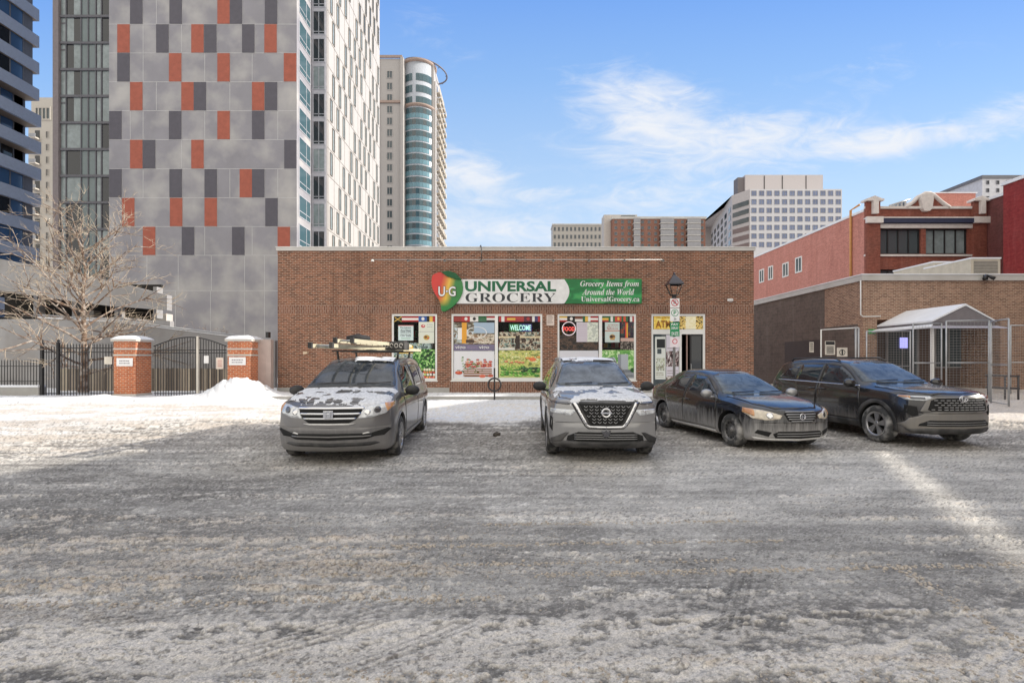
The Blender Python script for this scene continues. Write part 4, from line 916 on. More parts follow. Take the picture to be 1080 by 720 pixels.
    for (a, b2) in ((.05, .62), (-.55, -.05)):
        p0 = c.cast((1, a, 1.205), (-1, 0, 0))[0]; p1 = c.cast((1, b2, 1.225), (-1, 0, 0))[0]; w.tube([p0+Vector((.03, 0, .02)), p1+Vector((.03, 0, .02))], .010, 6)
    w.build('wiper', CH_BLK, c.root, local=True)
    for sg in (1, -1):
        r = MB(); r.tube([(-1.7, sg*.57, 1.61), (-1.6, sg*.57, 1.70), (-.2, sg*.575, 1.715), (.0, sg*.58, 1.64)], .018, 8); r.build('roof_rail', CH_BLK, c.root, local=True)
    c.place(8.17, 11.35, 5.5); return c
van = build_van(); rogue = build_rogue(); sedan = build_sedan(); rav = build_rav()
# ------------------------------------------------------------------ BUILDINGS
def wall_holes(mb, axis, plane, a0, a1, z0, z1, holes, depth, sgn, mi=0):
    """wall face on `plane` seen from the side -sgn, openings with reveals going in by depth (towards +sgn)"""
    xs = sorted({a0, a1, *[h[0] for h in holes], *[h[1] for h in holes]}); zs = sorted({z0, z1, *[h[2] for h in holes], *[h[3] for h in holes]})
    def pt(a, z, d=0): return (a, plane+sgn*d, z) if axis == 'Y' else (plane+sgn*d, a, z)
    for i in range(len(xs)-1):
        for j in range(len(zs)-1):
            cx, cz = (xs[i]+xs[i+1])/2, (zs[j]+zs[j+1])/2
            if any(h[0] < cx < h[1] and h[2] < cz < h[3] for h in holes): continue
            mb.quad(pt(xs[i], zs[j]), pt(xs[i+1], zs[j]), pt(xs[i+1], zs[j+1]), pt(xs[i], zs[j+1]), mi)
    for (h0, h1, k0, k1) in holes:
        for (p, q) in (((h0, k0), (h1, k0)), ((h1, k0), (h1, k1)), ((h1, k1), (h0, k1)), ((h0, k1), (h0, k0))):
            mb.quad(pt(*p), pt(*q), pt(q[0], q[1], depth), pt(p[0], p[1], depth), mi)
def win(mb, axis, plane, sgn, a0, a1, z0, z1, fw=.08, d=.06, mull=(), tr=(), gi=1, fi=0, gd=.012):
    """window laid on a wall: frame strips and glass; sgn = outward direction"""
    def bx(p, q, r, s_, dd, mi):
        if axis == 'Y': mb.box(p, q, min(plane, plane+sgn*dd), max(plane, plane+sgn*dd), r, s_, mi)
        else: mb.box(min(plane, plane+sgn*dd), max(plane, plane+sgn*dd), p, q, r, s_, mi)
    bx(a0+fw, a1-fw, z0+fw, z1-fw, gd, gi)
    bx(a0, a0+fw, z0, z1, d, fi); bx(a1-fw, a1, z0, z1, d, fi); bx(a0+fw, a1-fw, z0, z0+fw, d, fi); bx(a0+fw, a1-fw, z1-fw, z1, d, fi)
    for m_ in mull: bx(m_-fw*.4, m_+fw*.4, z0+fw, z1-fw, d*.8, fi)
    for t in tr: bx(a0+fw, a1-fw, t-fw*.4, t+fw*.4, d*.8, fi)
def canvas(w, h, c): return np.ones((h, w, 3))*s2l(c)
def cR(a, x0, x1, y0, y1, c):
    h, w, _ = a.shape; a[int(round(y0*h)):max(int(round(y1*h)), int(round(y0*h))+1), int(round(x0*w)):max(int(round(x1*w)), int(round(x0*w))+1)] = s2l(c)
def cD(a, x, y, r, c, asp=1.0, ring=0):
    h, w, _ = a.shape; yy, xx = np.mgrid[0:h, 0:w]; d = np.hypot((xx-x*w), (yy-y*h)/asp)
    m = d < r*w
    if ring: m &= d > (r-ring)*w
    a[m] = s2l(c)
def cN(a, x0, x1, y0, y1, cols, f, seed):
    h, w, _ = a.shape; X0, X1, Y0, Y1 = int(x0*w), int(x1*w), int(y0*h), int(y1*h); yy, xx = np.mgrid[Y0:Y1, X0:X1]
    n = fbm(xx/f, yy/f, seed, 3, .6); n = np.clip((n-.25)/.5, 0, .999); idx = (n*len(cols)).astype(int)
    a[Y0:Y1, X0:X1] = s2l(np.array(cols))[idx]
PRINT = vcol_mat('printed_vinyl', .45, .4)
def picture(name, a, x0, x1, z0, z1, Y, parent, back=True):
    """a printed sheet: one mesh with the picture as colours, 3 mm thick"""
    h, w, _ = a.shape; off = origin(parent) if parent is not None else Vector((0, 0, 0)); a = a.mean(2, keepdims=True)*.06+a*1.12; a = np.clip(a, 0, .92)
    gx, gz = np.meshgrid(np.linspace(x0, x1, w+1), np.linspace(z0, z1, h+1))
    co = np.stack([gx-off.x, np.full_like(gx, Y-off.y), gz-off.z], -1).reshape(-1, 3).astype(np.float32)
    i = np.arange(w*h); b = (i//w)*(w+1)+i % w; fc = np.stack([b, b+1, b+w+2, b+w+1], -1).astype(np.int32)
    me = bpy.data.meshes.new(name); me.vertices.add(len(co)); me.vertices.foreach_set('co', co.ravel()); me.loops.add(fc.size); me.loops.foreach_set('vertex_index', fc.ravel())
    me.polygons.add(len(fc)); me.polygons.foreach_set('loop_start', np.arange(len(fc), dtype=np.int32)*4); me.polygons.foreach_set('loop_total', np.full(len(fc), 4, np.int32)); me.update(calc_edges=True)
    at = me.color_attributes.new('col', 'FLOAT_COLOR', 'CORNER'); cc = np.concatenate([a.reshape(-1, 3), np.ones((w*h, 1))], 1).astype(np.float32)
    at.data.foreach_set('color', np.repeat(cc, 4, 0).ravel()); me.materials.append(PRINT)
    o = bpy.data.objects.new(name, me); C.objects.link(o)
    if parent is not None: o.parent = parent
    so_ = o.modifiers.new('t', 'SOLIDIFY'); so_.thickness = .003; so_.offset = 0
    return o

FY = 22.0                                   # front wall of the shop
def fx(px): return PX(px, FY)
def fz(py): return PZ(py, FY)
def build_shop():
    x0, x1 = fx(293), fx(795); zt = fz(264); z0 = .15
    r = empty('shop_building', (x0, FY, 0), 'long single storey brown brick shop with four poster filled windows', 'shop')
    holes = [(fx(413), fx(461), fz(401), fz(331)), (fx(476), fx(572), fz(401), fz(331)), (fx(588), fx(671), fz(401), fz(331)), (fx(687), fx(744), z0+.02, fz(331))]
    m = MB(); wall_holes(m, 'Y', FY, x0, x1, z0+.28, zt, [(a, b, max(c, z0+.28), d) for a, b, c, d in holes], .22, 1)
    m.quad((x0, FY, 0), (x0, FY+15, 0), (x0, FY+15, zt), (x0, FY, zt)); m.quad((x1, FY, 0), (x1, FY+15, 0), (x1, FY+15, zt), (x1, FY, zt)); m.quad((x0, FY+15, 0), (x1, FY+15, 0), (x1, FY+15, zt), (x0, FY+15, zt))
    m.build('wall', B_SHOP, r)
    m = MB()
    for a, b in ((x0-.02, holes[3][0]), (holes[3][1], x1+.02)): m.box(a, b, FY-.03, FY+.1, 0, z0+.28)
    m.build('foundation', CONC, r)
    m = MB(); m.box(x0-.05, x1+.05, FY-.06, FY+.3, zt-.02, zt+.12); m.box(x0-.07, x1+.07, FY-.09, FY+.3, zt+.12, zt+.15, 1); m.box(x1-.25, x1+.05, FY+.3, FY+15.1, zt-.02, zt+.12); m.box(x0-.05, x0+.25, FY+.3, FY+15.1, zt-.02, zt+.12)
    m.build('coping', [COPING, SNOW_D], r)
    m = MB(); m.box(x0+.2, x1-.2, FY+.2, FY+14.9, zt-.35, zt-.3); m.build('roof', SNOW, r)
    m = MB(); m.box(x0, x1, FY-.012, FY+.05, fz(330.4), fz(322)); m.build('soldier_course', B_SHOPV, r)
    # panel below the double window
    m = MB(); m.box(fx(474), fx(574), FY-.045, FY+.05, fz(415), fz(402.5)); m.build('sill_panel', B_SHOPV, r)
    m = MB(); m.box(fx(472), fx(576), FY-.06, FY+.03, fz(416), fz(414.6)); m.build('sill_flashing', CH_CHR if False else BLACKM, r)
    # dark room
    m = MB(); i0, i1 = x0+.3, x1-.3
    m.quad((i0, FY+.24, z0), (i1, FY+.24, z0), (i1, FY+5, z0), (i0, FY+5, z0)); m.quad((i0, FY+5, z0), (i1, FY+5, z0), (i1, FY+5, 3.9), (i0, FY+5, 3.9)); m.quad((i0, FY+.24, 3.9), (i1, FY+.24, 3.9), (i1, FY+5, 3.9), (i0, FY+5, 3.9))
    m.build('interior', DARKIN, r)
    frames = [('shop_window', 0, []), ('shop_window', 1, [fx(523.5)]), ('shop_window', 2, [fx(633.5)])]
    for nm, i, mu in frames:
        a, b, c, d = holes[i]; m = MB(); t = .085; y0_, y1_ = FY+.03, FY+.12
        m.box(a, a+t, y0_, y1_, c, d); m.box(b-t, b, y0_, y1_, c, d); m.box(a+t, b-t, y0_, y1_, d-t, d); m.box(a+t, b-t, y0_, y1_, c, c+t*1.1)
        for q in mu: m.box(q-.07, q+.07, y0_-.002, y1_, c+t*1.1, d-t)
        m.box(a-.03, b+.03, FY-.05, FY+.03, c-.05, c)
        wo = m.build('window', WHITEF, r)
        e = [a+t]+[v for q in mu for v in (q-.07, q+.07)]+[b-t]
        for k_ in range(0, len(e), 2):
            g = MB(); g.box(e[k_], e[k_+1], FY+.07, FY+.076, c+t*1.1, d-t); g.build('pane', GL_SHOP, wo)
    # back shelves seen through the clear strips
    for i, (a, b) in enumerate(((fx(413), fx(461)), (fx(476), fx(572)), (fx(588), fx(671)))):
        sh = MB(); n = 0
        for row in range(5):
            z = .6+row*.55; sh.box(a-1, b+1, FY+2.4, FY+2.9, z, z+.04, 0); x = a-1
            while x < b+1:
                w = random.uniform(.08, .22); h = random.uniform(.15, .42); sh.box(x, x+w*.9, FY+2.45, FY+2.75, z+.04, z+.04+h, random.randint(1, 5)); x += w
        sh.build('shelf_of_goods', [vmat('shelf_grey', (120, 110, 100)), vmat('box_red', (190, 60, 50)), vmat('box_cream', (225, 210, 180)), vmat('box_green', (80, 130, 70)), vmat('box_yellow', (230, 190, 80)), vmat('box_brown', (120, 80, 50))], r)
    # door set
    a, b, c, d = holes[3]; t = .09; y0_, y1_ = FY+.03, FY+.12; tz = fz(349.5)
    m = MB(); m.box(a, a+t, y0_, y1_, c, d); m.box(b-t, b, y0_, y1_, c, d); m.box(a+t, b-t, y0_, y1_, d-t, d); m.box(a+t, b-t, y0_, y1_, tz-.12, tz+.1)
    xm = fx(718); m.box(xm-.05, xm+.05, y0_, y1_, c, tz-.12); m.box(fx(690.5), xm-.05, y0_+.02, y1_-.01, c, .5); fr = m.build('door_frame', WHITEF, r)
    g = MB(); g.box(a+t, xm-.05, FY+.075, FY+.082, .5, tz-.12); g.build('side_light', GL_GREY, r)
    dr = MB(); dx0, dx1 = fx(728.5), fx(742); dr.box(dx0, dx0+.07, FY+.10, FY+.15, .2, tz-.12); dr.box(dx1-.05, dx1, FY+.10, FY+.15, .2, tz-.12); dr.box(dx0+.07, dx1-.05, FY+.10, FY+.15, tz-.19, tz-.12); dr.box(dx0+.07, dx1-.05, FY+.10, FY+.15, .2, .38)
    do = dr.build('door', BLACKM, r); g = MB(); g.box(dx0+.07, dx1-.05, FY+.12, FY+.126, .38, tz-.19); g.build('pane', GL_DARK, do); g = MB(); g.tube([(dx0+.035, FY+.08, 1.0), (dx0+.035, FY+.04, 1.05), (dx0+.035, FY+.04, 1.45), (dx0+.035, FY+.08, 1.5)], .014); g.build('door_handle', GALV, do)
    m = MB(); m.box(dx0-.16, dx0-.10, FY+.11, FY+.14, .2, tz-.12); m.build('door_jamb', vmat('bronze_jamb', (150, 125, 115)), r)
    # spotlights on a rail under the coping
    zz = fz(275.3)
    L_ = empty('spotlight_rail', (fx(395), FY-.35, zz), 'long thin rail of small spotlights fixed above the shop sign', 'light rail')
    m = MB(); m.tube([(fx(395), FY-.30, zz), (fx(697), FY-.30, zz)], .018, 6); m.build('rail', GALV, L_)
    m = MB(); cp = MB()
    cp.tube([(fx(508), FY-.30, zz), (fx(508.5), FY-.34, zz+.3), (fx(507.5), FY-.2, zt+.18), (fx(506), FY-.02, zt+.15)], .02, 6); cp.build('conduit', BLACKM, L_)
    for q in (395, 432, 470, 508, 545, 583, 620, 657, 697):
        x = fx(q); m = MB(); m.tube([(x, FY, zz), (x, FY-.3, zz)], .014, 6); m.lathe([(.02, .03), (.05, .0), (.075, -.06), (.06, -.06)], 12, (x, FY-.33, zz-.02), 'Z'); m.build('spotlight', vmat('lamp_grey', (70, 68, 66)) if q > 395 else WHITEF, L_)
        g = MB(); g.lathe([(.0, -.05), (.06, -.055)], 12, (x, FY-.33, zz-.02), 'Z'); g.build('bulb', WHITEP, L_)
    # small wall things
    m = MB(); x = fx(770); m.box(x-.06, x+.06, FY-.12, FY, fz(317)-.05, fz(317)+.05); m.box(x-.16, x+.02, FY-.26, FY-.10, fz(317)-.04, fz(317)+.06, 0, .5); tag(m.build('security_camera', WHITEF), 'small white camera fixed to the brick wall right of the door', 'camera')
    m = MB(); x = fx(323); m.box(x-.09, x+.07, FY-.14, FY, fz(372)-.06, fz(372)+.05); m.box(x+.0, x+.14, FY-.24, FY-.05, fz(372)-.03, fz(372)+.04); tag(m.build('wall_socket_box', vmat('beige_box', (205, 185, 160))), 'small beige utility box on the brick wall behind the minivan', 'utility box')
    nb = MB(); nb.box(fx(576.5), fx(584.5), FY-.02, FY+.0, fz(343), fz(332)); no = nb.build('wall_notice', vmat('notice_board', (215, 200, 190))); tag(no, 'small pale notice board on the brick between two shop windows', 'notice')
    tm = vmat('notice_ink', (120, 105, 100)); q = MB()
    for i in range(7): q.box(fx(577.3), fx(583.6)-random.random()*.08, FY-.024, FY-.02, fz(333.4+i*1.25), fz(333.0+i*1.25))
    q.build('notice_lines', tm, no)
build_shop()

def build_sign():
    Y = FY-.16; g1 = vmat('sign_green', (30, 105, 66)); g2 = vmat('sign_green_light', (70, 150, 84)); dk = vmat('sign_dark', (40, 50, 46)); wh = vmat('sign_white', (222, 222, 222), rough=.4)
    sx = lambda px: PX(px, Y); sz = lambda py: PZ(py, Y)
    r = empty('shop_sign', (sx(566), Y, sz(308)), 'long green and white sign board with a mango shaped emblem above the windows', 'sign')
    m = MB(); m.box(sx(478), sx(594), Y, Y+.12, sz(320), sz(294.5))
    arcp = [(sx(592), sz(320))]+[(sx(592)+(sx(600.5)-sx(592))*math.sin(math.pi*(.12+.76*t/10)), sz(320)+(sz(294.5)-sz(320))*t/10) for t in range(11)]+[(sx(592), sz(294.5))]
    m.prism(arcp, Y-.004, Y+.1, 'Y'); m.build('white_panel', wh, r)
    # green panel with lighter leaves printed
    w, h = 150, 50; a = canvas(w, h, (34, 122, 66)); yy, xx = np.mgrid[0:h, 0:w]; n = fbm(xx/26.0+yy/19.0, yy/13.0-xx/30.0, 51, 3)
    a = a*(.72+.75*sm(.35, .7, n))[..., None]; a[:, :, 0] += .03*sm(.5, .8, n)
    picture('green_panel', a, sx(593), sx(677), sz(320), sz(294), Y+.02, r)
    m = MB(); m.box(sx(593)+.01, sx(677)-.01, Y+.03, Y+.10, sz(320), sz(294)); m.build('panel_box', g1, r)
    tg = vmat('letter_green', (28, 98, 66)); td = vmat('letter_dark', (52, 56, 60))
    text('UNIVERSAL', sx(490.5), sx(586.5), sz(307.4), sz(296.4), Y-.006, tg, r, bold=.035)
    text('GROCERY', sx(491), sx(586), sz(318.6), sz(309), Y-.006, td, r, style='bold', bold=-.006)
    text('Grocery Items from', sx(612), sx(674), sz(303.6), sz(296), Y+.012, wh, r, style='bi')
    text('Around the World', sx(614), sx(669), sz(311), sz(304.6), Y+.012, wh, r, style='bi')
    text('UniversalGrocery.ca', sx(613), sx(674.5), sz(319.4), sz(312.6), Y+.012, wh, r, style='bold')
    # mango emblem
    pts = [(457, 290), (463, 287.5), (470, 288), (478, 289), (485, 293), (488, 300), (488, 308), (484.5, 316), (478, 323), (470, 328), (466, 327.5), (465, 322), (463, 316), (458.5, 309), (455.5, 301), (455.5, 294)]
    P2 = []
    n = len(pts)
    for i in range(n):
        p0, p1, p2, p3 = [np.array(pts[(i+k-1) % n], float) for k in range(4)]
        for t in (0, .25, .5, .75): P2.append(.5*((2*p1)+(-p0+p2)*t+(2*p0-5*p1+4*p2-p3)*t*t+(-p0+3*p1-3*p2+p3)*t**3))
    poly = [Vector((sx(p[0]), sz(p[1]))) for p in P2]; xs = [p.x for p in poly]; zs = [p.y for p in poly]; inner = []
    st = .035; x = min(xs)
    def inside(x, y):
        ins = False; j = len(poly)-1
        for i in range(len(poly)):
            if (poly[i].y > y) != (poly[j].y > y) and x < (poly[j].x-poly[i].x)*(y-poly[i].y)/(poly[j].y-poly[i].y)+poly[i].x: ins = not ins
            j = i
        return ins
    while x < max(xs):
        z = min(zs)
        while z < max(zs):
            if inside(x, z) and min((p-Vector((x, z))).length for p in poly) > st*.5: inner.append(Vector((x, z)))
            z += st
        x += st
    vv, _, ff, _, _, _ = delaunay_2d_cdt(poly+inner, [], [list(range(len(poly)))], 1, 1e-5)
    cx, cz = (min(xs)+max(xs))/2, (min(zs)+max(zs))/2
    mb = MB(); mb.add([(v.x, Y-.05-.05*max(0, 1-((v.x-cx)/.75)**2-((v.y-cz)/.9)**2), v.y) for v in vv], ff, 0, True)
    mat = vcol_mat('mango_skin', .35, .5, coat=.3); o = mb.build('mango_emblem', mat, r)
    at = o.data.color_attributes.new('col', 'FLOAT_COLOR', 'POINT')
    red, yel, grn, org = s2l((196, 44, 34)), s2l((222, 180, 60)), s2l((36, 122, 52)), s2l((205, 110, 44))
    for i, v in enumerate(vv):
        u = (v.x-min(xs))/(max(xs)-min(xs)); w_ = (v.y-min(zs))/(max(zs)-min(zs)); k_ = u*1.15-w_*.35+.18
        c = red if k_ < .28 else (red+(org-red)*((k_-.28)/.14) if k_ < .42 else (org+(yel-org)*((k_-.42)/.16) if k_ < .58 else (yel+(grn-yel)*min(1, (k_-.58)/.22))))
        if w_ < .32: c = c+(grn-c)*min(1, (.32-w_)/.2)
        at.data[i].color = (*c, 1)
    sd_ = MB(); sd_.prism([(p.x, p.y) for p in poly], Y-.048, Y+.1, 'Y'); sd_.build('emblem_side', g1, o)
    lf = [(466, 287.5), (473, 286), (481, 288.5), (487, 295), (480, 294.5), (472, 292)]
    mb = MB(); mb.prism([(sx(a_), sz(b_)) for a_, b_ in lf], Y-.14, Y-.06, 'Y'); mb.build('leaf', vmat('leaf_green', (20, 84, 46)), o)
    text('U·G', sx(462.5), sx(481.5), sz(313.2), sz(302), Y-.125, vmat('emblem_dark', (60, 50, 40)), o, bold=.045)
    text('U·G', sx(462.9), sx(480.9), sz(312.8), sz(302.5), Y-.135, wh, o, bold=.02)
build_sign()

# ---- printed sheets and posters inside the shop windows
WY = FY+.085
def wx(px): return PX(px, WY)
def wz(py): return PZ(py, WY)
def flags(px0, px1, cols, label):
    n = len(cols); w = 16*n; a = canvas(w, 10, (60, 45, 40))
    for i, f in enumerate(cols):
        o = i/n; q = 1/n
        kind, *c = f
        if kind == 'h':
            for j, cc in enumerate(c): cR(a, o+.006, o+q-.006, 1-(j+1)/len(c), 1-j/len(c), cc)
        if kind == 'v':
            for j, cc in enumerate(c): cR(a, o+.006+j*(q-.012)/len(c), o+.006+(j+1)*(q-.012)/len(c), 0, 1, cc)
        if kind == 'd': cR(a, o+.006, o+q-.006, 0, 1, c[0]); cD(a, o+q/2, .5, .16/n*1.2, c[1])
        if kind == 'x':
            cR(a, o+.006, o+q-.006, 0, 1, c[0])
            for t in np.linspace(0, .95, 18): cR(a, o+q*t, o+q*t+.012, max(0, t-.1), t+.05, c[1]); cR(a, o+q*t, o+q*t+.012, max(0, .95-t-.05), 1-t, c[1])
    tag(picture('flag_strip', a, wx(px0), wx(px1), wz(339.3), wz(333.5), WY, None), label, 'flags', 'strips of printed flags along the window tops')
R_, W_, G_, B_, Y_, K_ = (178, 42, 44), (228, 224, 220), (40, 104, 60), (44, 88, 160), (226, 186, 70), (30, 26, 26)
flags(415, 459, [('x', K_, Y_), ('h', R_, W_, R_), ('h', R_, W_, R_), ('d', B_, W_), ('v', K_, Y_, R_)], 'strip of small national flags across the top of the leftmost window')
flags(478, 522, [('h', (150, 50, 44), (150, 50, 44)), ('d', R_, W_), ('d', W_, K_), ('h', G_, (60, 110, 80)), ('h', R_, W_, K_)], 'strip of small national flags above the tomato poster')
flags(526, 570, [('v', R_, W_, R_), ('h', R_, Y_, R_), ('h', (180, 60, 50), (170, 50, 50)), ('d', (90, 30, 50), R_), ('v', W_, (70, 60, 110), R_)], 'strip of small national flags above the green vegetable poster')
flags(590, 631, [('h', Y_, W_, R_), ('d', K_, W_), ('h', (120, 70, 50), W_), ('v', G_, Y_, W_), ('h', R_, W_, R_)], 'strip of small national flags above the round neon sign')
flags(635, 669, [('h', G_, Y_, R_), ('v', G_, W_, G_), ('d', (200, 60, 40), Y_), ('v', G_, (210, 80, 40), G_), ('v', K_, W_, R_)], 'strip of small national flags above the sheet with the coffee bean')
def produce(a, x0, x1, y0, y1, rows, seed):
    rnd = random.Random(seed); h, w, _ = a.shape
    for (yc, cols, r, n) in rows:
        for i in range(n):
            x = x0+(i+.5+rnd.uniform(-.3, .3))*(x1-x0)/n; y = y0+(y1-y0)*(yc+rnd.uniform(-.03, .03)); c = np.array(rnd.choice(cols))
            cD(a, x, y, r, tuple(c*.55)); cD(a, x, y+.004, r*.85, tuple(c)); cD(a, x-r*.25, y+r*.5*w/h, r*.3, tuple(np.minimum(c*1.25+25, 245)))
def sheet(name, label, cat, px0, px1, py0, py1, a, y=0.0, group=None): return tag(picture(name, a, wx(px0), wx(px1), wz(py1), wz(py0), WY+y, None), label, cat, group)
def lines(a, x0, x1, ys, c=(70, 70, 80), seed=1, th=.018):
    rnd = random.Random(seed)
    for y in ys:
        x = x0
        while x < x1:
            l = rnd.uniform(.03, .09); cR(a, x, min(x+l, x1), y, y+th, c); x += l+.02
# window 1
a = canvas(96, 120, (40, 34, 30)); cN(a, 0, 1, 0, 1, [(30, 25, 22), (70, 60, 50), (20, 60, 30), (50, 110, 50), (100, 150, 60), (150, 190, 110)], 5, 3)
cN(a, 0, 1, .36, 1, [(10, 40, 15), (20, 70, 25), (45, 115, 40), (90, 160, 60), (180, 215, 140)], 6, 4)
produce(a, .05, .98, 0, .36, [(.85, [(230, 225, 190), (120, 170, 70)], .06, 9), (.6, [(225, 120, 50), (200, 70, 50)], .05, 10), (.4, [(190, 210, 120), (235, 230, 220)], .06, 8), (.15, [(225, 110, 70), (210, 60, 50), (240, 150, 60)], .055, 10)], 5)
sheet('produce_poster', 'leafy green vegetable print in the lower right of the leftmost window', 'poster', 435.5, 459, 368, 399.5, a, .004)
a = canvas(80, 90, (205, 222, 222)); lines(a, .15, .85, [.78, .66, .5, .38], (60, 60, 80), 3, .03); cR(a, .2, .8, .12, .16, (70, 150, 110)); cR(a, 0, 1, .96, 1, (230, 150, 150))
o = sheet('paper_notice', 'pale green notice with text lines hanging high in the leftmost window', 'notice', 420, 436, 343, 359, a, .002)
tk = vmat('poster_ink', (50, 60, 80))
for s_, p0, p1 in (('Frozen', 346.4, 344.2), ('Goat Meat', 350.2, 347.6), ('On Sale', 355, 352.6)): text(s_, wx(422.5), wx(433.5), wz(p0), wz(p1), WY-.004, tk, o)
a = canvas(70, 130, (214, 218, 205)); cR(a, 0, 1, .49, .51, (150, 150, 150)); cD(a, .28, .74, .13, (190, 50, 50)); cD(a, .3, .76, .06, (230, 200, 200)); lines(a, .55, .9, [.8, .7], (120, 130, 140), 5); cD(a, .5, .25, .2, (190, 160, 60)); cD(a, .45, .27, .09, (110, 60, 30)); cD(a, .6, .22, .07, (200, 90, 70))
sheet('paper_poster', 'tall pale poster with a red oval and a yellow fruit in the leftmost window', 'poster', 441.5, 458, 337.5, 362, a, .002)
a = canvas(100, 70, (70, 80, 84)); cN(a, 0, 1, 0, 1, [(50, 60, 60), (110, 130, 130), (180, 200, 200), (60, 100, 70), (190, 190, 170)], 7, 9); cR(a, .12, .5, .45, .85, (232, 186, 50)); cD(a, .2, .62, .1, (240, 196, 60)); cR(a, .52, .62, .3, .7, (50, 80, 150)); cR(a, .66, 1, .05, .5, (190, 200, 200)); lines(a, .68, .98, [.12, .26, .38], (60, 60, 60), 9, .05)
sheet('price_cards', 'cluster of yellow and pale cards at mid height of the leftmost window', 'poster', 415.5, 456, 361.5, 382, a, .006)
a = canvas(60, 50, (120, 150, 90)); cN(a, 0, 1, 0, 1, [(60, 90, 40), (130, 170, 80), (220, 220, 190), (180, 100, 70)], 6, 19)
sheet('produce_poster', 'mixed vegetable print partly hidden by the minivan roof', 'poster', 415.5, 435, 383, 399.5, a, .006)
# window 2 left
a = canvas(110, 150, (222, 222, 226)); rnd = random.Random(2)
for i in range(16): cR(a, .24+.0*i, .94, .10+.30*((i % 4))/4.0, .15+.30*((i % 4))/4.0, (150, 98, 60)) if i < 4 else None
cR(a, .26, .96, .08, .11, (110, 70, 44)); 
produce(a, .30, .92, .36, .9, [(.16, [(205, 92, 70), (190, 70, 60), (220, 130, 100)], .055, 11), (.30, [(205, 92, 70), (180, 60, 50), (215, 150, 120)], .055, 9), (.46, [(200, 80, 60), (225, 160, 130)], .05, 6), (.60, [(170, 60, 50)], .04, 3)], 7)
for i in range(70):
    x = .18+.5*rnd.random()**1.3; y = .2+.65*rnd.random(); 
    if y < 1.1-x: cR(a, x, x+.05*rnd.random()+.015, y, y+.014+.03*rnd.random(), rnd.choice([(70, 110, 60), (110, 150, 90), (50, 90, 50), (170, 190, 150)]))
cD(a, .12, .22, .09, (150, 50, 30)); cD(a, .12, .225, .078, (206, 84, 50)); cD(a, .10, .245, .025, (235, 150, 110)); cR(a, .08, .16, .30, .32, (60, 100, 50)); cD(a, .70, .10, .08, (214, 110, 80)); cD(a, .9, .11, .07, (190, 90, 60))
sheet('tomato_poster', 'white poster of a crate heaped with tomatoes and herbs', 'poster', 478.5, 521.5, 370, 399.5, a, .0)
a = canvas(100, 16, (120, 112, 140)); o = sheet('purple_banner', 'narrow purple lettered band above the tomato poster', 'banner', 478.5, 521.5, 363, 369.6, a, .0)
text('vigo', wx(480), wx(491), wz(368.6), wz(364.4), WY-.004, WHITEP, o, bold=.02); text('vigo', wx(505), wx(516), wz(368.6), wz(364.4), WY-.004, WHITEP, o, bold=.02); text('PRODUCTS', wx(493), wx(503.5), wz(367.4), wz(365.2), WY-.004, vmat('band_ink', (170, 150, 190)), o)
a = canvas(100, 90, (120, 110, 95)); cN(a, 0, 1, 0, 1, [(90, 80, 66), (140, 130, 110), (170, 178, 176), (200, 212, 220), (120, 100, 80)], 14, 12); cR(a, .5, 1, .5, 1, (165, 186, 206)); cN(a, .3, 1, 0, .45, [(90, 70, 50), (190, 180, 160), (215, 205, 190), (150, 120, 90)], 9, 13); cR(a, .1, .22, .2, .75, (230, 236, 230)); cR(a, .20, .32, .02, 1, (226, 162, 36)); cD(a, .56, .52, .25, (226, 226, 226), 1, .022); cR(a, .3, .5, .05, .2, (70, 50, 40))
sheet('window_print', 'hazy print with a white ring emblem and an orange stripe in the wide window', 'poster', 478.5, 521.5, 340, 362.6, a, .0)
# window 2 right
a = canvas(110, 150, (190, 200, 120)); cN(a, 0, 1, .45, 1, [(120, 130, 70), (190, 200, 100), (215, 205, 130), (170, 190, 90), (230, 225, 180)], 9, 14)
produce(a, .04, .6, 0, 1, [(.72, [(150, 170, 80), (190, 190, 110)], .05, 7), (.60, [(214, 130, 90), (180, 200, 120)], .05, 7)], 8); produce(a, .62, 1, 0, 1, [(.74, [(224, 150, 70), (230, 180, 90)], .06, 3)], 9); cD(a, .80, .68, .085, (226, 120, 70))
produce(a, .04, .62, 0, 1, [(.42, [(110, 160, 60), (150, 190, 80)], .055, 8), (.34, [(70, 130, 44), (120, 170, 60)], .05, 9)], 10); produce(a, .04, .98, 0, 1, [(.14, [(60, 130, 44), (110, 175, 66), (140, 200, 90)], .065, 9), (.22, [(80, 150, 50), (120, 180, 80)], .06, 9)], 11); produce(a, .55, 1, 0, 1, [(.36, [(44, 70, 50), (60, 100, 60)], .07, 5), (.28, [(50, 80, 44), (90, 150, 60)], .06, 6)], 12); cR(a, 0, 1, 0, .05, (214, 214, 205))
sheet('vegetable_poster', 'poster of stacked green vegetables in rows in the wide window', 'poster', 526, 570.5, 369.5, 399.5, a, .0)
a = canvas(60, 22, (40, 60, 110)); 
for i, c in enumerate([(70, 200, 110), (100, 220, 80), (90, 210, 120), (60, 170, 200), (70, 120, 240), (90, 90, 250), (120, 120, 255)]): cR(a, i/7, (i+1)/7, 0, 1, tuple(int(v*.55) for v in c))
o = sheet('welcome_sign', 'glowing multicoloured welcome sign in the wide window', 'sign', 537, 561, 341.5, 349.5, a, .0)
wm = M('welcome_glow', (.6, .9, .8), emis=(.5, .95, .85), es=.25); text('WELCOME', wx(538), wx(560), wz(348.4), wz(342.6), WY-.005, wm, o, bold=.02)
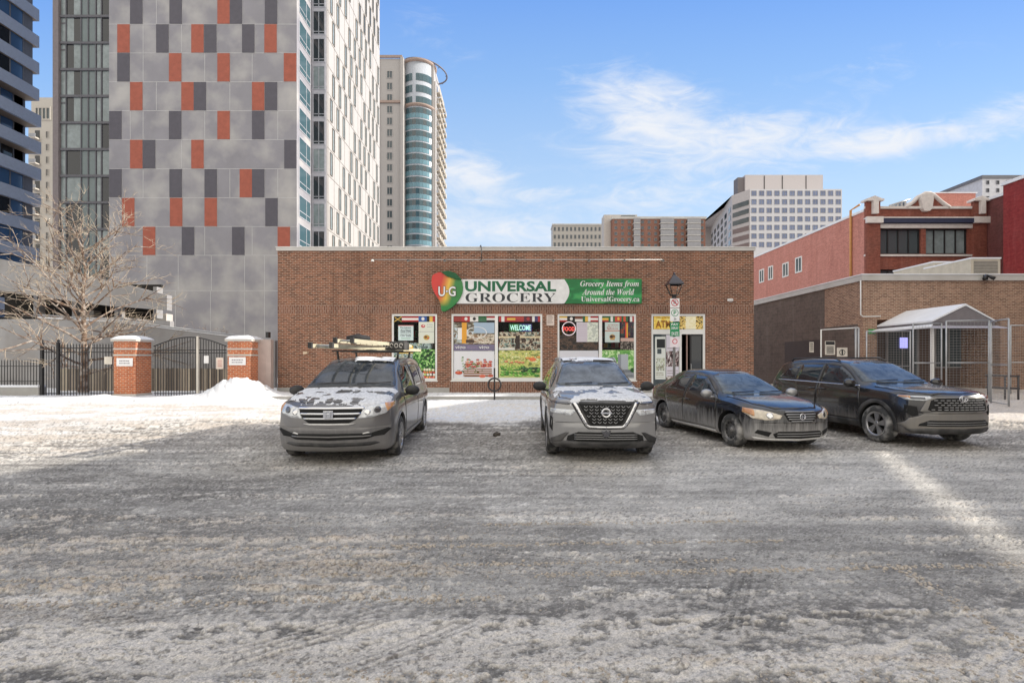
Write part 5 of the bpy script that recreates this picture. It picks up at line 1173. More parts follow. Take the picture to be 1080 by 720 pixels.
a = canvas(120, 60, (60, 48, 40)); cN(a, 0, 1, 0, 1, [(40, 30, 26), (90, 66, 50), (150, 130, 105), (210, 200, 180), (120, 150, 140), (60, 40, 32)], 8, 16); cR(a, 0, 1, .66, .76, (214, 200, 165)); cR(a, .40, .50, .05, .8, (50, 34, 26)); cR(a, .0, .38, .0, .12, (225, 222, 216))
sheet('window_print', 'brown and cream shop interior print above the green vegetable poster', 'poster', 526, 570.5, 350, 369, a, .004)
# window 3
a = canvas(100, 90, (214, 214, 222)); produce(a, .22, .72, .0, 1, [(.30, [(225, 200, 50), (214, 60, 50), (90, 150, 60), (235, 130, 50)], .05, 11), (.42, [(225, 200, 50), (214, 80, 50), (120, 170, 60)], .05, 9), (.54, [(235, 210, 60), (200, 60, 50)], .045, 6), (.62, [(235, 200, 60)], .04, 3)], 21)
sheet('pepper_poster', 'white poster with a heap of yellow and red peppers above the suv roof', 'poster', 590, 631, 369.5, 399.5, a, .0)
a = canvas(60, 60, (28, 22, 22)); cN(a, 0, 1, 0, 1, [(24, 18, 16), (60, 44, 34), (90, 66, 50), (36, 28, 24)], 8, 17)
sheet('window_print', 'dim brown print beneath the round neon sign', 'poster', 590, 631, 353, 369, a, .01)
o = empty('neon_sign', (wx(600), WY-.02, wz(347)), 'round red and white neon sign in the third window', 'neon sign'); m = MB(); m.tube([(wx(600)+.30*math.cos(t), WY-.01, wz(346.5)+.30*math.sin(t)) for t in [k*math.pi/16 for k in range(33)]], .02, 6, cap=False); m.build('ring', M('neon_white', (.8, .75, .78), emis=(1, .7, .75), es=.15), o)
text('FOOD', wx(594), wx(606), wz(349), wz(344.5), WY-.012, M('neon_red', (.8, .1, .1), emis=(1, .12, .10), es=.35), o, bold=.03)
a = canvas(90, 90, (206, 208, 204)); cR(a, 0, .5, 0, 1, (204, 196, 206)); lines(a, .06, .46, [.85, .75, .62, .5, .4, .3], (178, 160, 182), 22, .012); cN(a, .5, 1, 0, 1, [(204, 210, 196), (222, 226, 214), (190, 196, 186)], 14, 23)
sheet('paper_sheets', 'two large white sheets side by side in the third window', 'poster', 608, 631, 339.8, 360.5, a, .002)
a = canvas(60, 90, (196, 210, 206)); lines(a, .2, .9, [.85, .74, .66], (170, 60, 50), 24, .03); cD(a, .25, .72, .12, (170, 60, 50), 1, .03); cR(a, 0, 1, .56, .6, (190, 110, 90)); cD(a, .5, .26, .2, (200, 160, 90)); cD(a, .45, .28, .12, (60, 36, 20)); cD(a, .58, .30, .10, (120, 76, 36)); cR(a, .36, .66, .12, .2, (190, 150, 80))
sheet('coffee_poster', 'pale poster with a dark brown bean and red text', 'poster', 638, 653.5, 339.8, 361, a, .002)
a = canvas(60, 90, (24, 20, 40)); cN(a, 0, 1, .5, 1, [(30, 24, 50), (60, 30, 60), (30, 70, 60), (150, 60, 40)], 10, 25); cR(a, .35, .55, .4, 1, (206, 60, 36)); cR(a, .45, .55, .45, .95, (230, 180, 50)); cR(a, .0, 1, .3, .42, (200, 170, 160)); cN(a, 0, 1, 0, .3, [(20, 20, 20), (70, 60, 54), (150, 140, 130)], 5, 26)
sheet('window_print', 'dark poster with a red and yellow ribbon right of the coffee bean poster', 'poster', 654.5, 668.5, 339.8, 368.5, a, .003)
a = canvas(100, 90, (170, 205, 130)); cN(a, 0, 1, 0, 1, [(150, 200, 120), (190, 220, 160), (120, 180, 90), (90, 160, 70), (205, 225, 180)], 16, 27); cD(a, .3, .62, .12, (60, 140, 56)); cD(a, .22, .5, .1, (70, 160, 60)); cR(a, .5, .82, .3, .86, (176, 182, 190)); cR(a, .5, .6, .3, .86, (140, 146, 156)); cR(a, .48, .98, .22, .32, (120, 126, 134)); cR(a, .42, 1, 0, .22, (150, 154, 160)); cR(a, .42, 1, .10, .13, (100, 106, 112)); cD(a, .95, .3, .07, (40, 90, 40))
sheet('juicer_poster', 'green poster with a tall grey cylinder beside the shop door', 'poster', 635, 668.5, 369, 399.5, a, .0)
# door transom and notices
DY = FY+.05
def dsheet(nm, label, cat, px0, px1, py0, py1, a, dy=0): return tag(picture(nm, a, PX(px0, DY), PX(px1, DY), PZ(py1, DY), PZ(py0, DY), DY+dy, None), label, cat)
a = canvas(80, 50, (226, 190, 70)); cN(a, 0, 1, 0, 1, [(222, 180, 60), (232, 200, 90), (236, 214, 130)], 12, 28); lines(a, .1, .9, [.86], (120, 80, 30), 31, .05)
o = dsheet('atm_sign', 'yellow sign with big dark letters above the shop door', 'sign', 689.5, 711, 333.5, 347, a)
text('ATM', PX(691.5, DY), PX(707.5, DY), PZ(345.6, DY), PZ(338, DY), DY-.006, vmat('atm_ink', (150, 96, 40)), o, bold=.03)
a = canvas(90, 50, (190, 160, 90)); cN(a, 0, 1, 0, 1, [(60, 44, 24), (214, 180, 90), (230, 205, 130), (50, 36, 20)], 6, 29); cR(a, .28, .70, 0, 1, (236, 222, 190)); cN(a, .28, .7, .1, .9, [(236, 222, 190), (224, 214, 170)], 8, 30)
dsheet('transom_print', 'gold and black patterned print on the pane above the open door', 'poster', 716, 741.5, 333.5, 347, a)
a = canvas(60, 110, (206, 210, 205)); cR(a, .0, 1, .97, 1, (200, 204, 200)); cR(a, .15, .95, .74, .95, (40, 44, 46)); cR(a, .2, .6, .60, .72, (70, 80, 84)); cN(a, .1, .9, .2, .5, [(200, 206, 198), (180, 186, 160), (120, 120, 110), (220, 222, 218)], 8, 31); lines(a, .1, .8, [.05, .1, .15, .28], (110, 100, 60), 32)
dsheet('door_notices', 'pale sheets and cards taped on the left half of the glass side panel', 'notice', 691, 702, 355, 400, a)
a = canvas(60, 110, (200, 196, 206)); cN(a, 0, 1, .32, .66, [(30, 26, 28), (90, 60, 60), (170, 150, 150), (40, 30, 40), (210, 205, 205)], 5, 33); cR(a, .4, .9, .8, .95, (225, 215, 220)); cD(a, .62, .88, .1, (190, 60, 70), 1, .04); lines(a, .1, .9, [.1, .16, .22, .7], (130, 110, 110), 34); cN(a, 0, 1, 0, .1, [(120, 110, 100), (200, 195, 190)], 5, 35)
dsheet('door_notices', 'crowded grey and pink notices on the side panel next to the dark doorway', 'notice', 702.6, 716, 353, 402, a)

# ------------------------------------------------------------------ right-hand low building with canopy
def build_low():
    Y0 = 24.6; X0 = PX(910, Y0); zt = PZ(296, Y0); Y1 = 36.5; X1 = X0+22
    r = empty('low_brick_building', (X0, Y0, 0), 'low flat roofed tan brick building with a grey side wall and a canopied entrance', 'building')
    en = (PX(925, Y0), PX(1055, Y0), .0, PZ(337, Y0))
    m = MB(); wall_holes(m, 'Y', Y0, X0, X1, 0, zt, [en], 2.2, 1); m.build('front_wall', B_TAN, r)
    ya = 27.6
    zl = PZ(341, Y0)
    m = MB(); m.quad((X0, Y0, 0), (X0, Y0+.35, 0), (X0, Y0+.35, zt), (X0, Y0, zt)); m.quad((X0, Y0+.35, zl), (X0, ya, zl), (X0, ya, zt), (X0, Y0+.35, zt)); m.quad((X1, Y0, 0), (X1, Y1, 0), (X1, Y1, zt), (X1, Y0, zt)); m.quad((X0, Y1, 0), (X1, Y1, 0), (X1, Y1, zt), (X0, Y1, zt)); m.build('side_wall', B_TAN, r)
    m = MB(); m.quad((X0-.0, Y0+.35, 0), (X0, ya, 0), (X0, ya, zl), (X0, Y0+.35, zl)); m.quad((X0, ya, 0), (X0, Y1, 0), (X0, Y1, zt), (X0, ya, zt)); m.build('painted_wall', B_GREY, r)
    yb = PX(910, Y0)*F/(828-540); yc = PX(910, Y0)*F/(866-540)
    m = MB(); m.box(X0-.03, X0+.02, yc, yb, 0, PZ(358, yc)); m.build('dark_panel', vmat('dark_brown_panel', (66, 52, 48)), r)
    m = MB(); m.box(X0-.10, X1, Y0-.10, Y0+.3, zt, zt+.28); m.box(X0-.10, X0+.3, Y0+.3, Y1, zt, zt+.28); m.box(X0-.14, X1, Y0-.14, Y0+.34, zt+.28, zt+.33, 1); m.box(X0-.14, X0+.34, Y0+.34, Y1, zt+.28, zt+.33, 1); m.build('coping', [COPING, SNOW], r)
    m = MB(); m.box(X0+.3, X1, Y0+.3, Y1, zt-.1, zt); m.build('roof', SNOW_D, r)
    m = MB(); x = PX(908, Y0-.1); m.tube([(x, Y0-.08, zt), (x, Y0-.08, PZ(332, Y0)), (x+.12, Y0-.1, PZ(334, Y0)), (en[0]+.1, Y0-.1, PZ(333.5, Y0))], .03, 6); m.build('downpipe', WHITEF, r)
    # recessed shopfront
    yr = Y0+2.2; m = MB(); m.quad((en[0]-.5, yr, 0), (en[1]+.5, yr, 0), (en[1]+.5, yr, en[3]+.3), (en[0]-.5, yr, en[3]+.3)); m.build('entrance_back_wall', vmat('entrance_brown', (92, 74, 66)), r)
    for (p0, p1, q0, q1, mul) in ((934, 968, 400, 345, (951,)), (985, 1035, 388, 345, (1000,)), (1040, 1052, 388, 345, ())):
        y = yr-.05; m = MB(); win(m, 'Y', y, -1, PX(p0, y), PX(p1, y), PZ(q0, y), PZ(q1, y), .08, .06, [PX(v, y) for v in mul]); m.build('window', [GALV, GL_GREY], r)
    y = yr-.1; m = MB(); m.box(PX(949, y), PX(957, y), y-.03, y, PZ(367, y), PZ(356, y)); m.build('screen', M('screen_glow', (.3, .3, .8), emis=(.42, .42, .95), es=.6), r)
    # canopy
    yc0, yc1 = 21.4, Y0; xa, xb = PX(984, yc0), PX(1049, yc0); xm = PX(1018, yc0); ze = PZ(339, yc0)-.02; zr = PZ(323, yc0); zv = PZ(346.5, yc0)
    c = empty('entrance_canopy', ((xa+xb)/2, yc0, 0), 'snow covered grey gabled canopy on white posts before the entrance', 'canopy')
    m = MB(); m.add([(xa, yc0, ze), (xb, yc0, ze), (xm, yc0, zr), (xa, yc1, ze), (xb, yc1, ze), (xm, yc1, zr)], [(0, 1, 2), (3, 5, 4), (0, 2, 5, 3), (1, 4, 5, 2), (0, 3, 4, 1)]); m.build('fabric_roof', vmat('canopy_grey', (122, 118, 122)), c)
    m = MB(); d = .05
    m.add([(xa-.06, yc0-.03, ze+.0), (xm, yc0-.03, zr+.03), (xm, yc1, zr+.03), (xa-.06, yc1, ze), (xa-.06, yc0-.03, ze+.07), (xm, yc0-.03, zr+.12), (xm, yc1, zr+.12), (xa-.06, yc1, ze+.07)], [(0, 1, 2, 3), (4, 5, 6, 7), (0, 1, 5, 4), (0, 4, 7, 3), (1, 2, 6, 5)])
    m.add([(xb+.06, yc0-.03, ze+.0), (xm, yc0-.03, zr+.03), (xm, yc1, zr+.03), (xb+.06, yc1, ze), (xb+.06, yc0-.03, ze+.05), (xm, yc0-.03, zr+.12), (xm, yc1, zr+.12), (xb+.06, yc1, ze+.05)], [(0, 1, 2, 3), (4, 5, 6, 7), (0, 1, 5, 4), (0, 4, 7, 3), (1, 2, 6, 5)]); m.build('snow_cover', SNOW, c)
    m = MB(); m.box(xa-.01, xb+.01, yc0-.02, yc0+.02, ze-.14, ze); m.box(xa-.02, xa+.02, yc0+.02, yc1, ze-.14, ze); m.build('fascia', vmat('fascia_grey', (104, 100, 106)), c)
    ze -= .14
    m = MB(); m.add([(xa, yc0, ze-.02), (xb+.1, yc0, ze-.02), (xb+.35, yc0-.35, zv), (xa-.35, yc0-.35, zv), (xa, yc1, ze-.02), (xa-.35, yc1, zv)], [(0, 1, 2, 3), (0, 3, 5, 4)]); m.build('valance', vmat('valance_pale', (176, 174, 188)), c)
    m = MB(); m.add([(xa-.36, yc1, zv+.02), (xa-.36, yc0-.36, zv+.02), (xa-.02, yc0-.02, ze), (xa-.02, yc1, ze), (xa-.36, yc1, zv+.09), (xa-.36, yc0-.36, zv+.09), (xa-.02, yc0-.02, ze+.05), (xa-.02, yc1, ze+.05)], [(0, 1, 2, 3), (4, 5, 6, 7), (0, 1, 5, 4), (1, 2, 6, 5)]); m.build('valance_snow', SNOW, c)
    for x in (xa+.05, xb-.1):
        for y in (yc0+.05,): m = MB(); m.box(x-.05, x+.05, y, y+.1, 0, ze); m.build('post', WHITEF, c)
    # things on the roof
    for (p0, p1, q, d_, lb, xt, mm) in ((1024, 1055, 273, 26.5, 'tall pale roof unit with a mesh front on the low brick building', 3, 'a'), (984, 1022, 277, 29, 'low beige roof unit beside the taller one on the low roof', 2, 'b')):
        e = empty('rooftop_unit', (PX(p0, d_), d_, zt), lb, 'roof unit'); z1 = PZ(q, d_)
        m = MB(); x_0, x_1 = PX(p0, d_), PX(p1, d_); m.box(x_0, x_1, d_, d_+3, zt, z1); m.box(x_0-.03, x_1+.03, d_-.03, d_+3.03, z1, z1+.08, 1); m.build('housing', [vmat('unit_beige', (196, 188, 172)), SNOW], e)
        m = MB(); m.box(x_0+.15, x_1-.15, d_-.02, d_, zt+.15, z1-.12)
        for k in range(7): zz = zt+.2+k*(z1-zt-.35)/7; m.box(x_0+.15, x_1-.15, d_-.035, d_-.02, zz, zz+.03, 1)
        m.build('grille', [vmat('unit_grey', (140, 136, 128)), vmat('unit_pale', (170, 166, 156))], e)
    x = PX(1039, Y0-.15); zz = zt+.05; m = MB(); m.box(x-.05, x+.05, Y0-.25, Y0-.1, zz-.05, zz+.22); m.tube([(x-.02, Y0-.2, zz+.2), (x-.28, Y0-.42, zz-.02)], [.05, .10], 8); m.tube([(x+.02, Y0-.2, zz+.2), (x+.25, Y0-.40, zz-.02)], [.05, .10], 8); tag(m.build('floodlight', BLACKM), 'black twin floodlight on the coping of the low brick building', 'floodlight')
    g = MB(); gx = PX(919.5, Y0); g.box(gx-.18, gx+.18, Y0-.03, Y0-.001, PZ(352, Y0), PZ(347, Y0)); tag(g.build('green_sign', vmat('small_green', (60, 150, 80))), 'small green plate on the tan brick beside the wire fence', 'sign')
build_low()

def build_red():
    Y0 = 38.0; X0 = PX(912, Y0); zc = PZ(223, Y0); Y1 = 56.0; X1 = PX(1037, Y0)
    r = empty('red_brick_building', (X0, Y0, 0), 'old red brick building with a scrolled parapet and wide dark windows', 'building')
    m = MB(); m.quad((X0, Y0, 0), (X0, Y1, 0), (X0, Y1, zc), (X0, Y0, zc))
    m.quad((X1, Y0, 0), (X1, Y1, 0), (X1, Y1, zc), (X1, Y0, zc)); m.quad((X0, Y1, 0), (X1, Y1, 0), (X1, Y1, zc), (X0, Y1, zc)); m.build('side_wall', B_RED, r)
    def q(px): return PX(px, Y0)
    def z(py): return PZ(py, Y0)
    m = MB(); holes = [(q(926), q(971.5), z(268), z(241)), (q(976.5), q(1021), z(268), z(241)), (q(926), q(971), z(292), z(284))]
    wall_holes(m, 'Y', Y0, X0, X1, 0, z(222), holes, .25, 1); m.box(q(925), q(1026), Y0, Y0+.3, z(222), z(218)); m.build('front_wall', B_RED2, r)
    for h, mu in ((holes[0], (938, 949, 960)), (holes[1], (987, 998.5, 1010)), (holes[2], (938, 949, 960))):
        m = MB(); win(m, 'Y', Y0+.25, -1, h[0], h[1], h[2], h[3], .10, .10, [q(v) for v in mu]); m.build('window', [BLACKM, GL_PALE if h is holes[1] else GL_GREY], r)
    st = vmat('white_stone', (214, 208, 204), rough=.8)
    for (a, b, c, d, dd) in ((912, 1037, 270.5, 268.5, .12), (926, 1024, 241, 236.5, .15), (912, 1037, 231.5, 230.2, .40), (912, 1037, 220.5, 218, .12)):
        m = MB(); m.box(q(a)-.05, q(b)+.05, Y0-dd, Y0+.05, z(c), z(d)); m.build('stone_band', [st], r)
    m = MB(); m.box(q(926), q(1024), Y0-.38, Y0-.06, z(236), z(231.5)); m.build('cornice', vmat('dark_blue_cornice', (44, 50, 78)), r)
    # end pilasters with stone caps and carved blocks
    for (a, b) in ((911.5, 926), (1024, 1037.5)):
        m = MB(); m.box(q(a), q(b), Y0-.25, Y0-.001, 0, z(213)); p = m.build('pilaster', B_RED2, r)
        m = MB(); m.box(q(a)-.1, q(b)+.1, Y0-.45, Y0-.26, z(236.5), z(230)); m.box(q(a)-.15, q(b)+.15, Y0-.47, Y0+.2, z(213.5), z(211.5)); m.add([(q(a)-.15, Y0-.4, z(211.5)), (q(b)+.15, Y0-.4, z(211.5)), (q((a+b)/2), Y0-.4, z(208)), (q(a)-.15, Y0+.2, z(211.5)), (q(b)+.15, Y0+.2, z(211.5)), (q((a+b)/2), Y0+.2, z(208))], [(0, 1, 2), (3, 4, 5), (0, 2, 5, 3), (1, 2, 5, 4)]); m.box(q(a+5), q(b-4), Y0-.5, Y0-.26, z(227), z(211.5)); m.build('carved_cap', st, p)
    # scrolled gable
    sc = [(955, 219), (958, 216.5), (963, 213), (967, 208.5), (972, 206), (975, 204.2), (981, 204.2), (985, 206.5), (989, 210), (993, 213.5), (998, 217), (1001, 219)]
    m = MB(); m.prism([(q(a), z(b)) for a, b in sc], Y0, Y0+.3, 'Y'); m.build('scrolled_gable', B_RED2, r)
    m = MB(); m.tube([(q(a), Y0-.02, z(b)) for a, b in sc], .16, 6); m.build('gable_trim', st, r)
    m = MB(); m.prism([(q(a), z(b)) for a, b in ((969.5, 206), (980.5, 206), (981.5, 211), (980, 221), (977.5, 223.5), (972.5, 223.5), (970, 221), (968.5, 211))], Y0-.3, Y0-.002, 'Y'); m.build('carved_shield', st, r)
    m = MB(); m.box(X0-.08, X0+.3, Y0+.05, Y1, zc, zc+.18); m.build('coping', SNOW, r)
    m = MB(); m.box(X0+.3, X1, Y0+.3, Y1, zc-.5, zc-.4); m.build('roof', SNOW_D, r)
    for (a, b) in ((801, 806), (810.5, 815.5), (825.5, 832), (839, 846)):
        ya, yb = X0*F/(b-540), X0*F/(a-540); ym = (ya+yb)/2; m = MB(); dz = {801: (298, 284), 810.5: (295, 280.5), 825.5: (292, 277), 839: (287.5, 271)}[a]; win(m, 'X', X0, -1, ya, yb, PZ(dz[0], ym), PZ(dz[1], ym), .12, .05, [ym]); m.build('window', [WHITEF, GL_GREY], r)
    yp = X0*F/(898.5-540); m = MB(); m.tube([(X0-.1, yp, 5), (X0-.1, yp, PZ(222, yp)), (X0-.1, yp-1.0, PZ(221.5, yp)+.1)], .09, 8); m.build('downpipe', vmat('orange_pipe', (214, 160, 100)), r)
    yp = 50; m = MB(); m.box(PX(985, yp), PX(1029, yp), yp, yp+8, 8, PZ(204, yp)); m.box(PX(985, yp)-.1, PX(1029, yp)+.1, yp-.1, yp+8, PZ(204, yp), PZ(203, yp), 1); m.build('roof_block', [B_RED, SNOW], r)
    m = MB()
    for k in range(4): m.box(PX(942+k*4, 44), PX(944+k*4, 44), 44, 44.5, 11, PZ(216-k*1.5, 44))
    m.tube([(PX(938, 44), 44, PZ(217, 44)), (PX(960, 44), 44, PZ(210, 44))], .08, 6); m.build('roof_pipes', GALV, r)
    # far right walls
    r2 = empty('painted_red_building', (34.5, 24, 0), 'tall bright red painted brick wall at the right edge', 'building')
    xw = 34.3; ye = xw*F/(1058-540); zz = PZ(196, ye); m = MB(); m.box(xw, xw+14, 18, ye, 0, zz); m.build('wall', B_WALLR, r2); m = MB(); m.box(xw-.1, xw+14, 17.9, ye+.1, zz, zz+.22); m.build('coping', SNOW, r2)
    r3 = empty('brown_brick_building', (36.5, 35, 0), 'dark brown brick wall between the red painted wall and the scrolled building', 'building')
    xw = 36.8; ye = xw*F/(1037-540)-.1; zz = PZ(213, ye)
    m = MB(); m.box(xw, xw+12, 34.5, ye, 0, zz); m.build('wall', B_RED2 if False else brick('plum_brick', rgb(120, 72, 70), rgb(104, 62, 62), rgb(120, 84, 80), ms=.005), r3); m = MB(); m.box(xw-.1, xw+12, 34.4, ye+.05, zz, zz+.2); m.build('coping', SNOW, r3)
build_red()

# ------------------------------------------------------------------ towers
def build_grey_tower():
    Y0 = 50.0; q = lambda p: PX(p, Y0); z = lambda p: PZ(p, Y0); ZT = 68.0
    r = empty('panel_clad_tower', (q(115), Y0, 0), 'tall grey concrete tower with scattered rust red and charcoal panels', 'tower block')
    con = M('tower_concrete', rgb(142, 141, 148), .8, var=.10, scale=.35, bump=.15, bscale=4, tint=rgb(196, 194, 190), tscale=.30, tamt=.6)  # pale mottling in the concrete colour stands in for reflected sun patches
    ch = vmat('charcoal_panel', (82, 80, 90), scale=2, var=.12); rd = vmat('rust_panel', (158, 84, 66), scale=2, var=.16); seam = vmat('panel_joint', (190, 190, 192)); 
    X0, X1 = q(115), q(313); Y1 = Y0+3.7; X2 = -20.45; Yb = 75.0
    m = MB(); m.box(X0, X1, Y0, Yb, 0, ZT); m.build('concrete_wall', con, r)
    rows = [z(v) for v in (355, 306.5, 269.3, 239, 208.6, 178.2, 147.4, 117, 86.6, 56.2, 25.8, -5, -35.5, -66, -96.5, -127)]
    m = MB()
    for zz in rows[1:]: m.box(X0, X1, Y0-.012, Y0-.001, zz-.025, zz+.025)
    # vertical joints follow the panel edges, row by row
    D = [[], [], [('r', 151), ('k', 192), ('k', 245), ('r', 293)], [('r', 129), ('r', 179.5), ('r', 216), ('k', 280)], [('k', 115.5), ('k', 179), ('k', 216), ('r', 253), ('k', 266)], [('r', 137.5), ('k', 151), ('r', 202), ('k', 300)], [('k', 115.5), ('k', 178.5), ('r', 229.5), ('k', 266)], [('r', 137.5), ('r', 191.5), ('k', 204.5), ('r', 266), ('k', 279.5)],
         [('k', 124), ('r', 178.5), ('r', 229.5), ('r', 299.5)], [('r', 124), ('k', 165), ('r', 202), ('k', 215.5), ('k', 255.5), ('r', 279)], [('k', 137.5), ('k', 179), ('r', 229.5), ('k', 242.5), ('k', 279.5)], [('r', 151), ('k', 204), ('r', 266)], [('k', 124), ('r', 191), ('k', 242)], [('r', 137), ('k', 216), ('r', 290)]]
    rnd = random.Random(4); gridx = [137.5, 151, 165, 191.5, 216, 242.5, 266, 293]
    for i in range(1, len(rows)-1):
        js = set()
        if i < len(D):
            for t, px in D[i]: js.add(px); js.add(px+13)
        for g in gridx:
            if rnd.random() < .55 and all(abs(g-j) > 7 for j in js): js.add(g)
        if i <= 1: js = {155, 188, 223, 258, 279, 300} if i == 1 else js
        for j in js:
            if j < 312: m.box(q(j)-.022, q(j)+.022, Y0-.012, Y0-.001, rows[i], rows[i+1])
    for j in (152, 185, 222, 258, 279): m.box(q(j)-.022, q(j)+.022, Y0-.012, Y0-.001, rows[0], rows[1])
    m.build('panel_joint', seam, r)
    for i, row in enumerate(D):
        for t, px in row:
            p = MB(); p.box(q(px), q(min(px+13, 312.5)), Y0-.05, Y0-.001, rows[i]+.03, rows[i+1]-.03); p.build('red_panel' if t == 'r' else 'charcoal_panel', rd if t == 'r' else ch, r)
    # glass strip on the left
    g0, g1 = q(55), X0; m = MB(); m.box(g0, g1-.01, Y0+.35, Yb-.05, 0, ZT); m.build('left_wall', vmat('dark_cladding', (84, 82, 90)), r)
    m = MB(); m.box(g0, q(61), Y0+.05, Y0+.35, 0, ZT); m.build('edge_pier', vmat('edge_pier', (122, 114, 116)), r)
    fr = vmat('strip_frame', (92, 92, 98)); rnd = random.Random(9)
    zz = 1.2; n = 0; base = z(239); st = (z(13.5)-z(239))/8.0
    for k in range(-3, 16):
        zb = base+k*st-.2; zt_ = zb+st
        if zb < .3: continue
        p = MB(); yy = Y0+.35
        def bx(a, b, c, d, dep, mi): p.box(q(a), q(b), yy-dep, yy-.001, c, d, mi)
        bx(61, 115, zb-.12, zb+.12, .16, 0)
        for (a, b, kind) in ((61.5, 66.5, 'p'), (67.5, 75, 'd'), (75, 82.5, 'd'), (83, 90, 's'), (90, 98, 's'), (99.5, 104, 'p'), (105.5, 115, 'd')):
            if kind == 'd' and rnd.random() < .4: kind = 'c'
            bx(a, b, zb+.12, zt_-.12, .02, {'d': 1, 'p': 2, 's': 3, 'c': 2}[kind])
        for a in (66.5, 82.5, 90, 98, 104): bx(a, a+1, zb+.12, zt_-.12, .10, 0)
        if rnd.random() < .7: bx(61.5, 66.5, zt_-.75, zt_-.6, .05, 0)
        p.build('window', [fr, GL_DARK, GL_PALE, vmat('spandrel_glass', (104, 116, 118), rough=.25, var=.08)], r)
    # right side: step with glass, then the white clad flank
    m = MB(); m.box(X1, X2, Y1, Yb, 0, ZT); m.build('side_bay_wall', vmat('bay_cladding', (176, 176, 184)), r)
    wc = vmat('white_cladding', (178, 174, 170), var=.06, rough=.45)
    m = MB(); m.box(X2, X2+.12, Y1+.1, Yb, 0, ZT); m.build('white_cladding', wc, r)
    frs = vmat('bay_frame', (170, 172, 180))
    st = 3.02; zb0 = 4.0
    for k in range(2, 22):
        zb = zb0+k*st
        if zb+st > ZT: break
        p = MB(); win(p, 'X', X1, 1, Y0+.5, Y1-.35, zb+.45, zb+st-.25, .09, .05, [Y0+2.3], [zb+1.1]); p.build('window', [frs, GL_TEAL], r)
        p = MB(); win(p, 'Y', Y1, -1, X1+.15, X2-.1, zb+.2, zb+st-.2, .08, .06, [X1+.8], [zb+.55]); p.build('window', [frs, GL_DARK if rnd.random() < .65 else GL_PALE], r)
    # flank windows as tall slots, staggered; nearest hundred as parts
    sl = vmat('slot_frame', (120, 116, 112)); xf_ = X2+.12
    js = MB()
    for k in range(2, 22): js.box(xf_, xf_+.02, Y1+.1, Yb, zb0+k*st-.03, zb0+k*st+.03)
    for k in range(12): y = Y1+.4+k*1.72; js.box(xf_, xf_+.015, y-.02, y+.02, 0, ZT)
    js.build('cladding_joint', vmat('flank_joint', (120, 112, 104)), r)
    cnt = 0; rest = MB()
    for k in range(2, 20):
        zb = zb0+k*st
        for j in range(10):
            y = Y1+.8+j*2.05+(.7 if k % 2 else 0)
            if y+.9 > Yb: continue
            if (j*7+k*3) % 5 == 0: continue
            p = MB() if cnt < 96 else rest; win(p, 'X', xf_, 1, y, y+.7, zb+.25, zb+st-.25, .07, .08, [], [], 1, 0); cnt += 1
            if p is not rest: p.build('window', [sl, GL_PALE], r)
    if rest.v: rest.build('window', [sl, GL_GREY], r)
    m = MB(); m.box(g0-.1, X1, Y0-.1, Yb, ZT, ZT+.4); m.build('roof', COPING, r)
build_grey_tower()

def build_blue_office():
    X = -61.0; yA, yB = 36.0, 63.0; r = empty('office_tower', (X, yB, 0), 'blue grey office tower with stacked bands of balconies at the left edge', 'tower block')
    band = vmat('band_blue_grey', (164, 176, 200), rough=.5, var=.08); wl = vmat('office_wall', (108, 112, 124)); st = 3.42; ZT = 62
    m = MB(); m.box(X-26, X-1.6, yA, yB-.2, 0, ZT); m.build('wall', wl, r)
    bl = vmat('balcony_soffit', (150, 134, 120)); rnd = random.Random(3)
    for k in range(0, 18):
        zb = 1+k*st; deep = 1.9 if 6 <= k <= 9 else 1.65
        m = MB(); m.box(X-1.6, X+(.25 if 6 <= k <= 9 else 0), yA, yB, zb-.1, zb+.12, 1); m.box(X-.12, X+(.27 if 6 <= k <= 9 else .02), yA, yB, zb-.12, zb+1.35); m.box(X-26, X-.12, yB-.14, yB+.02, zb-.12, zb+1.35)
        m.build('balcony_band', [band, bl], r)
        m = MB(); y = yA+1; lo = zb+1.35; hi = zb+st-.15
        x_ = X-(1.6 if 7 <= k <= 9 else .35); m.box(x_-.3, x_, yA, yB-.5, lo-.2, hi+.05, 0); 
        while y < yB-2.2:
            m.box(x_, x_+.04, y, y+1.5, lo, hi, 1 if rnd.random() < .35 else 2); m.box(x_, x_+.10, y+1.5, y+1.62, lo, hi, 0); y += 1.62
        m.build('window_band', [wl, GL_DARK, GL_BLUE], r)
build_blue_office()

